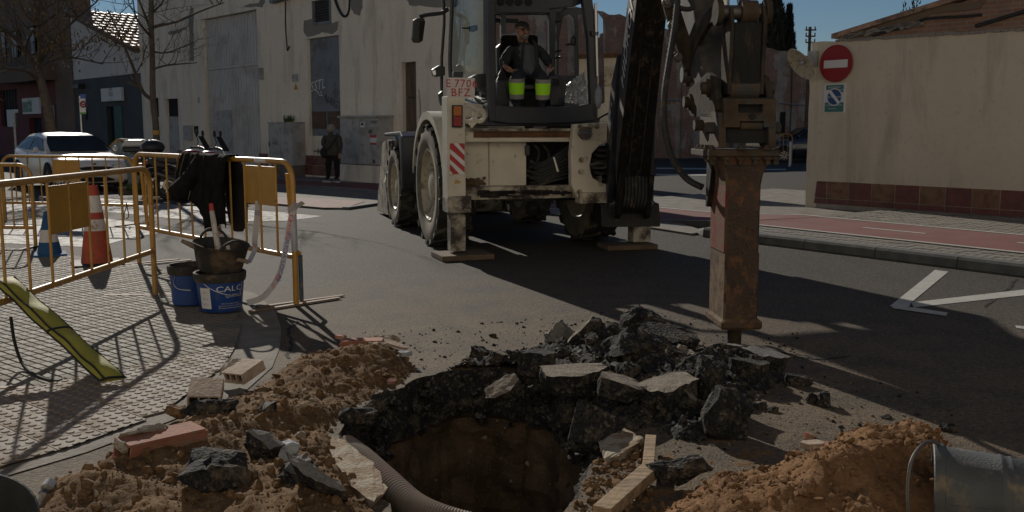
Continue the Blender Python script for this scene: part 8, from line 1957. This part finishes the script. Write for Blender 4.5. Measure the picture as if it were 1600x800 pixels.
def motorbike(label, px, py, heading, box, base=None):
    c = base if base is not None else G(px, py)
    Mx = Matrix.Translation(V((c.x, c.y, 0))) @ Matrix.Rotation(heading, 4, 'Z'); root = thing("motorbike", label, "motorbike", Mx, "parked motorbikes")
    T_ = lambda x, y, z: Mx @ V((x, y, z)); ay = Mx.to_3x3() @ V((0, 1, 0))
    for x, nm in ((0, "rear_wheel"), (1.42, "front_wheel")):
        w_ = MB().tube([T_(x + .27 * math.cos(a * math.pi / 16), 0, .31 + .27 * math.sin(a * math.pi / 16)) for a in range(32)], .055, 10, closed=True).build("tyre", "tyreclean", root)
        m_ = MB().tube([T_(x + .215 * math.cos(a * math.pi / 16), 0, .31 + .215 * math.sin(a * math.pi / 16)) for a in range(32)], .018, 8, closed=True); m_.cyl(T_(x, -.07, .31), T_(x, .07, .31), .045, n=14)
        for k in range(10):
            a = k * math.pi / 5; m_.tube([T_(x + .04 * math.cos(a), 0, .31 + .04 * math.sin(a)), T_(x + .21 * math.cos(a + .15), 0, .31 + .21 * math.sin(a + .15))], .007, 4)
        m_.build("wheel_rim", "darksteel", w_)
        d_ = MB(); 
        d_.lathe([(.07, 0), (.125, 0), (.125, .008), (.07, .008), (.07, 0)], T_(x, -.075, .31), ay, 24); d_.build("brake_disc", "steel", w_)
    MB().prism([T_(*p) for p in ((-.02, -.12, .28), (.02, -.12, .36), (.55, -.12, .46), (.55, -.12, .38))], ay * .03).build("swing_arm", "darksteel", root); MB().prism([T_(*p) for p in ((-.02, .1, .28), (.02, .1, .36), (.55, .1, .46), (.55, .1, .38))], ay * .03).build("swing_arm", "darksteel", root)
    MB().prism([T_(x, -.16, z) for x, z in ((.45, .28), (.5, .55), (.75, .72), (1.0, .66), (1.02, .36), (.85, .24))], ay * .32).build("engine_block", "darksteel", root, .03)
    MB().tube(spline([T_(.95, -.12, .5), T_(.9, -.17, .26), T_(.5, -.18, .26), T_(.1, -.19, .45), T_(-.25, -.2, .58)], 5), [.025] * 12 + [.055] * 9, 10).build("exhaust", "darksteel", root)
    MB().tube(spline([T_(1.16, 0, .95), T_(.9, 0, .78), T_(.5, 0, .72), T_(0, 0, .80), T_(-.25, 0, .84)], 4), .03, 8).build("frame", "black", root)
    m_ = MB(); m_.ball(T_(.82, 0, .88), .26, 16, sc=(1.05, .55, .55)); m_.build("fuel_tank", "moto_red", root)
    MB().prism([T_(x, -.13, z) for x, z in ((.6, .80), (.55, .9), (.2, .88), (-.12, .93), (-.3, .9), (-.2, .8), (.1, .76))], ay * .26).build("saddle", "black", root, .03)
    MB().prism([T_(x, -.1, z) for x, z in ((-.05, .76), (-.38, .88), (-.42, .82), (-.3, .70), (-.05, .68))], ay * .2).build("tail_piece", "black", root, .02); MB().box(T_(-.42, 0, .8), (.05, .16, .07), Mx.to_3x3()).build("tail_lamp", "bikered", root)
    m_ = MB(); m_.tube([T_(-.3 + .33 * 0 + .36 * math.cos(a), 0, .31 + .36 * math.sin(a)) for a in (R(140), R(110), R(80), R(55))] if False else spline([T_(-.36, 0, .48), T_(-.22, 0, .63), T_(0, 0, .69), T_(.2, 0, .62)], 4), .05, 6); m_.build("rear_mudguard", "black", root)
    for y in (-.09, .09): MB().tube([T_(1.42, y, .31), T_(1.2, y, .86), T_(1.13, y, 1.02)], [.028, .026, .022], 8).build("fork_tube", "steel", root)
    m_ = MB(); m_.tube(spline([T_(1.1, 0, .6), T_(1.3, 0, .69), T_(1.5, 0, .68), T_(1.68, 0, .56)], 4), .06, 8); m_.build("front_mudguard", "black", root)
    MB().tube(spline([T_(.92, -.38, 1.08), T_(1.02, -.24, 1.07), T_(1.1, 0, 1.04), T_(1.02, .24, 1.07), T_(.92, .38, 1.08)], 5), .017, 8).build("handlebar", "black", root)
    for y in (-.38, .38):
        MB().cyl(T_(.95, y * .8, 1.08), T_(.9, y * 1.05, 1.08), .022, n=8).build("grip", "black", root)
        MB().tube([T_(1.0, y * .75, 1.08), T_(1.04, y * .85, 1.2), T_(1.02, y * .98, 1.33)], .009, 6).build("mirror_stalk", "black", root); m_ = MB(); m_.ball(T_(1.02, y, 1.38), .075, 10, sc=(.4, .75, 1.0)); m_.build("mirror", "black", root)
    m_ = MB(); m_.ball(T_(1.24, 0, .93), .1, 14, sc=(.8, 1, 1)); m_.build("headlight", "headlamp", root)
    m_ = MB(); m_.grid(lambda u, v: T_(1.26 - .16 * v - .1 * (2 * u - 1) ** 2, (u - .5) * .3 * (1 - .35 * v), 1.02 + .3 * v), 6, 4); m_.build("windshield", "carglass", root)
    MB().tube([T_(.55, .1, .3), T_(.4, .3, .02)], .014, 6).build("side_stand", "darksteel", root)
    # top box
    bx = thing.__call__ if False else None
    if box == "round":
        m_ = MB(); m_.ball(T_(-.3, 0, 1.10), .25, 20, sc=(.95, .95, .66)); m_.build("top_box", "black", root); MB().tube([T_(-.3 + .24 * math.cos(a * math.pi / 14), .245 * math.sin(a * math.pi / 14), 1.085) for a in range(28)], .009, 5, closed=True).build("lid_seam", "darksteel", root)
    else:
        MB().prism([T_(x, -.22, z) for x, z in ((-.1, .97), (-.56, .97), (-.62, 1.08), (-.06, 1.08))], ay * .44).build("top_box", "black", root, .03); MB().prism([T_(x, -.22, z) for x, z in ((-.06, 1.085), (-.62, 1.085), (-.55, 1.22), (-.45, 1.25), (-.18, 1.25), (-.09, 1.2))], ay * .44).build("box_lid", "silverlid", root, .04)
    MB().box(T_(-.28, 0, .95), (.34, .2, .03), Mx.to_3x3()).build("box_rack", "darksteel", root)
    return root
motorbike("motorbike with a rounded black top box and red tank behind the jacket", 266, 312, R(8), "round")
mb_ = G(242, 306); motorbike("motorbike with a silver lidded top box, mostly hidden behind the other bike", 0, 0, R(8), "square", mb_)

# ================================================================== PEOPLE
def skin_mesh(name, J, E, mats, mfun, parent, root_j, sub=2):
    names = list(J); ix = {n_: i for i, n_ in enumerate(names)}
    me = bpy.data.meshes.new("sk"); me.from_pydata([tuple(J[n_][0]) for n_ in names], [(ix[a], ix[b]) for a, b in E], []); o = bpy.data.objects.new("sk", me); COL.objects.link(o)
    md = o.modifiers.new("s", 'SKIN'); md.use_smooth_shade = True; md.branch_smoothing = .6
    for i, n_ in enumerate(names):
        r_ = J[n_][1]; r_ = (r_, r_) if not isinstance(r_, tuple) else r_; me.skin_vertices[0].data[i].radius = r_; me.skin_vertices[0].data[i].use_root = (n_ == root_j)
    ms = o.modifiers.new("u", 'SUBSURF'); ms.levels = sub; ms.render_levels = sub
    m2 = bpy.data.meshes.new_from_object(o.evaluated_get(bpy.context.evaluated_depsgraph_get()))
    zh_ = max(v.co.z for v in m2.vertices) - .32
    mb = MB(); mb.v = [v.co + (v.normal * (.013 * noise.noise(v.co * 13) + .008 * noise.noise(v.co * 29)) if v.co.z < zh_ else V((0, 0, 0))) for v in m2.vertices]
    for p in m2.polygons: mb.f.append(list(p.vertices)); mb.m.append(mfun(p.center.copy(), p.normal.copy())); mb.sm.append(True)
    bpy.data.objects.remove(o); bpy.data.meshes.remove(me); bpy.data.meshes.remove(m2)
    return mb.build(name, mats, parent, sharp=180)
def face(parent, c, fwd, upv, s, hair, beard=None, glasses=False, back=True):
    fwd = V(fwd).normalized(); sd = fwd.cross(V(upv)).normalized(); up_ = sd.cross(fwd).normalized()
    P = lambda x, y, z: V(c) + sd * x * s + fwd * y * s + up_ * z * s
    qf = Matrix((sd, fwd, up_)).transposed()
    m_ = MB(); m_.ball(P(0, .105, -.01), .026 * s, 8, sc=(.75, .9, 1.3), rot=qf); m_.build("nose", "skin", parent)
    for x in (-.033, .033): m_ = MB(); m_.ball(P(x, .088, .02), .013 * s, 8, rot=qf); m_.build("eye", "signwhite" if not glasses else "darkhair", parent)
    for x in (-.085, .085): m_ = MB(); m_.ball(P(x, .0, .0), .03 * s, 8, sc=(.35, .7, 1.1), rot=qf); m_.build("ear", "skin", parent)
    m_ = MB(); m_.ball(P(0, .092, -.055), .022 * s, 8, sc=(1.2, .45, .32), rot=qf); m_.build("mouth", "red" if not beard else "signwhite", parent)
    if hair:
        mt, sc, off, cut = hair; m_ = MB(); m_.ball(P(*off), .106 * s, 16, sc=sc, rot=qf)
        m_.build("hair", mt, parent)
    if beard:
        m_ = MB(); m_.ball(P(0, .05, -.078), .06 * s, 12, sc=(1.0, .8, .62), rot=qf); m_.build("beard", beard, parent)
    if glasses:
        for x in (-.034, .034): MB().tube([P(x + .024 * math.cos(a * .449), .106, .02 + .018 * math.sin(a * .449)) for a in range(14)], .003 * s, 4, closed=True).build("glasses", "black", parent)
        MB().tube([P(-.08, .02, .025), P(-.058, .104, .024), P(.058, .104, .024), P(.08, .02, .025)], .003 * s, 4).build("glasses", "black", parent)
def hand(J, E, wrist, pref, palm, dirf, side, curl, s=1.0):
    """five unequal bent fingers rooted in the palm"""
    d = V(dirf).normalized(); sd = V(side).normalized(); cu = V(curl).normalized()
    J[pref + "palm"] = (V(palm), .026 * s); E.append((wrist, pref + "palm"))
    for k, (off, L_) in enumerate(((-.030, .062), (-.010, .072), (.010, .068), (.028, .052))):
        b = V(palm) + d * .035 * s + sd * off * s; m_ = b + d * L_ * .5 * s + cu * .012 * s; e = m_ + d * L_ * .28 * s + cu * .034 * s
        J[pref + "b%d" % k] = (b, .0105 * s); J[pref + "m%d" % k] = (m_, .0092 * s); J[pref + "e%d" % k] = (e, .0075 * s); E.extend([(pref + "palm", pref + "b%d" % k), (pref + "b%d" % k, pref + "m%d" % k), (pref + "m%d" % k, pref + "e%d" % k)])
    b = V(palm) - sd * .03 * s - d * .005 * s; J[pref + "t0"] = (b, .012 * s); J[pref + "t1"] = (b - sd * .018 * s + d * .03 * s + cu * .015 * s, .0095 * s); J[pref + "t2"] = (b - sd * .012 * s + d * .055 * s + cu * .03 * s, .008 * s)
    E.extend([(pref + "palm", pref + "t0"), (pref + "t0", pref + "t1"), (pref + "t1", pref + "t2")])
# operator in the cab
op = thing("person", "grey-bearded operator with glasses and bright yellow leg bands sitting in the cab", "person", bw(820, 165, .9), "people")
q = lambda px, py, d: bw(px, py, d)
toC = -BF.n
J = dict(pelvis=(q(826, 118, 1.08), .15), spine=(q(824, 101, 1.1), (.165, .13)), chest=(q(821, 84, 1.1), (.18, .13)), neck0=(q(818, 70, 1.08), .075), neck1=(q(817, 64, 1.06), .058), head0=(q(817, 56, 1.03), (.078, .09)), head1=(q(816.5, 44, 1.03), (.083, .098)), head2=(q(816.5, 36, 1.06), (.06, .075)),
         ls=(q(799, 76, 1.08), .085), le=(q(786, 99, 1.02), .062), lw=(q(789, 104, .86), .036), rs=(q(841, 76, 1.08), .085), re=(q(857, 98, 1.02), .062), rw=(q(862, 104, .88), .036),
         lh=(q(812, 119, 1.02), .105), lk=(q(807, 122, .60), .085), lc=(q(806, 142, .60), .066), la=(q(807, 166, .66), .045), lt=(q(806, 170, .5), .04), rh=(q(840, 119, 1.02), .105), rk=(q(848, 123, .60), .085), rc=(q(847, 143, .60), .066), ra=(q(847, 167, .66), .045), rt=(q(848, 171, .5), .04))
E = [("pelvis", "spine"), ("spine", "chest"), ("chest", "neck0"), ("neck0", "neck1"), ("neck1", "head0"), ("head0", "head1"), ("head1", "head2"), ("chest", "ls"), ("ls", "le"), ("le", "lw"), ("chest", "rs"), ("rs", "re"), ("re", "rw"), ("pelvis", "lh"), ("lh", "lk"), ("lk", "lc"), ("lc", "la"), ("la", "lt"), ("pelvis", "rh"), ("rh", "rk"), ("rk", "rc"), ("rc", "ra"), ("ra", "rt")]
hand(J, E, "lw", "L", q(790.5, 103, .82), V((.25, 0, -.75)) + BF.u * .3 + toC * .4, BF.u * .2 + toC * .8 + V((0, 0, .2)), BF.u, 1.15); hand(J, E, "rw", "H", q(863.5, 104, .83), V((0, 0, -.7)) + toC * .5 - BF.u * .2, toC * .7 + V((0, 0, .4)), -BF.u, 1.15)
zn, zk = J["neck1"][0].z - .02, J["pelvis"][0].z + .02; lz, wl_ = J["lw"][0], J["rw"][0]; chc = J["chest"][0]
def opm(c, n_):
    if c.z > zn: return 0
    if (c - lz).dot(toC) > -.01 and (c - lz).length < .2 and c.z > J["lk"][0].z + .05 and (c - lz).length < .16: return 0
    if (c - wl_).dot(toC) > -.01 and (c - wl_).length < .16: return 0
    if c.z < zk: return 2
    x = (c - chc).dot(BF.u)
    if n_.dot(toC) > .45 and abs(x) < .10 - max(0, chc.z + .02 - c.z) * .02 and c.z < zn - .02: return 3
    return 1
ob = skin_mesh("body", J, E, ["skin", "jacket", "navy", "shirt"], opm, op, "pelvis")
hc = q(816.8, 48, 1.03); face(op, hc, toC + BF.u * .1 + V((0, 0, -.12)), (0, 0, 1), 1.0, ("darkhair", (.86, .95, .62), (0, -.03, .052), 0), "beard", True)
for k, (kx, ax_) in enumerate(((807, "lk"), (847.5, "rk"))):
    c0, c1 = J[("lk", "rk")[k]][0], J[("la", "ra")[k]][0]
    d_ = (c1 - c0)
    def at_(t): return c0 + d_ * t
    for t0_, t1_, mt, nm in ((.0, .14, "reflect", "reflective_band"), (.14, .55, "hivis", "hi_vis_band"), (.55, .72, "reflect", "reflective_band")):
        pts = [at_(t0_ + (t1_ - t0_) * i / 4) + toC * .012 for i in range(5)]
        MB().tube(pts, [.1 - .018 * (t0_ + (t1_ - t0_) * i / 4) for i in range(5)], 16, caps=False).build(nm, mt, op)
# collar flaps and crumpled film in the cab
for s in (-1, 1): MB().prism([chc + BF.u * s * a + toC * b + V((0, 0, z)) for a, b, z in ((.05, .14, .17), (.10, .16, .12), (.13, .17, -.25), (.10, .175, -.3))], toC * .012).build("jacket_front", "jacket", op, .004)
cf = thing("crumpled_film", "crumpled silvery plastic film beside the seat in the cab", "plastic sheet", q(898, 140, .7))
mb = MB(); fa, fb, fc_, fd = q(882, 160, .6), q(918, 164, .55), q(914, 110, .75), q(884, 132, .8)
def ff_(u, v):
    p = fa.lerp(fb, u).lerp(fd.lerp(fc_, u), v); k = V((u * 7, v * 7, 1)); return p + toC * .10 * abs(noise.noise(k)) + toC * .05 * noise.noise(k * 2.7) + V((0, 0, .03 * noise.noise(k * 2)))
mb.grid(ff_, 26, 26, 0, False); mb.build("film_sheet", "foil", cf)
# elderly person by the cabinet, seen from behind
Yw = 25.9
wp = thing("person", "elderly grey-haired person in a dark jacket standing with a black shoulder bag by the cabinet", "person", V((D(519, 281, Yw).x, Yw, .05)), "people")
w = lambda px, py, dy=0: D(px, py, Yw + dy)
fw_ = V((-.75, .66, 0)).normalized()
J = dict(pelvis=(w(520, 240), .145), spine=(w(519, 228), (.17, .14)), chest=(w(518.5, 217), (.185, .14)), neck0=(w(517, 209, .02), .07), neck1=(w(516.5, 206, .03), .055), head0=(w(515.5, 203, .04), .085), head1=(w(516, 199, .04), .085),
         ls=(w(508, 213, .05), .085), le=(w(504.5, 224, .1), .075), lw=(w(511, 233.5, .02), .05), rs=(w(528, 214, -.05), .085), re=(w(532, 226, -.1), .075), rw=(w(531, 239, -.15), .045),
         lh=(w(514.5, 245), .105), lk=(w(513, 260, .02), .085), la=(w(513, 275, .02), .06), lf=(w(513, 277.5, .02), .045), lt=(w(508, 278.5, .12), .04), rh=(w(526, 245), .105), rk=(w(526.5, 260, -.02), .085), ra=(w(527, 275, -.04), .06), rf=(w(527, 278, -.04), .045), rt=(w(523, 279, .08), .04))
E = [("pelvis", "spine"), ("spine", "chest"), ("chest", "neck0"), ("neck0", "neck1"), ("neck1", "head0"), ("head0", "head1"), ("chest", "ls"), ("ls", "le"), ("le", "lw"), ("chest", "rs"), ("rs", "re"), ("re", "rw"), ("pelvis", "lh"), ("lh", "lk"), ("lk", "la"), ("la", "lf"), ("lf", "lt"), ("pelvis", "rh"), ("rh", "rk"), ("rk", "ra"), ("ra", "rf"), ("rf", "rt")]
hand(J, E, "lw", "L", w(512.5, 237), V((-.3, 0, -.9)), V((1, 0, -.2)), V((0, -1, 0)), 1.0); hand(J, E, "rw", "H", w(531, 243, -.17), V((0, 0, -1)), V((.2, 1, 0)), V((-1, 0, 0)), 1.0)
zn2, zj = J["neck1"][0].z, w(520, 241).z
def wm(c, n_):
    if c.z > zn2: return 0
    if c.z < w(520, 276.5).z: return 3
    for k in ("Lpalm", "Hpalm"):
        if (c - J[k][0]).length < .085 and c.z < J[("lw" if k[0] == "L" else "rw")][0].z - .01: return 0
    return 1 if c.z > zj else 2
skin_mesh("body", J, E, ["skin", "olive", "blackcloth", "black"], wm, wp, "pelvis")
face(wp, w(515.5, 201, .04), fw_, (0, 0, 1), .95, ("greyhair", (1.12, 1.08, 1.02), (0, -.045, .02), 0))
# jacket skirt, strap, bag, soles
m_ = MB(); cz_ = [w(519.5, 226), w(520, 236), w(520, 242.5)]
for i, (c, rx, ry) in enumerate(((cz_[0], .215, .17), (cz_[1], .235, .185), (cz_[2], .225, .18))):
    for j in range(18): a = j * math.pi / 9; m_.v.append(c + V((rx * math.cos(a), ry * math.sin(a), 0)))
for i in range(2):
    for j in range(18): m_.f.append([i * 18 + j, i * 18 + (j + 1) % 18, i * 18 + 18 + (j + 1) % 18, i * 18 + 18 + j]); m_.m.append(0); m_.sm.append(True)
m_.build("jacket_hem", "olive", wp)
MB().tube(spline([w(526, 209, -.1), w(527, 212, -.21), w(522, 221, -.24), w(514, 231, -.24), w(508, 236, -.2)], 4), .018, 6).build("bag_strap", "blacktrim", wp)
sb = thing("shoulder_bag", "small black shoulder bag at the elderly person's left hip", "bag", w(507, 238, -.1)); m_ = MB(); m_.ball(w(507, 238.5, -.1), .15, 12, sc=(.8, .5, 1.05)); m_.build("bag_body", "bag", sb)
for f_, t_ in (("lf", "lt"), ("rf", "rt")):
    a, b = J[f_][0], J[t_][0]; a = V((a.x, a.y, .055)); b = V((b.x, b.y, .055)); d_ = (b - a).normalized(); MB().box((a + b) / 2 + V((0, 0, .01)), ((b - a).length + .14, .1, .04), Matrix.Rotation(math.atan2(d_.y, d_.x), 3, 'Z')).build("shoe_sole", "sole", wp, .012)
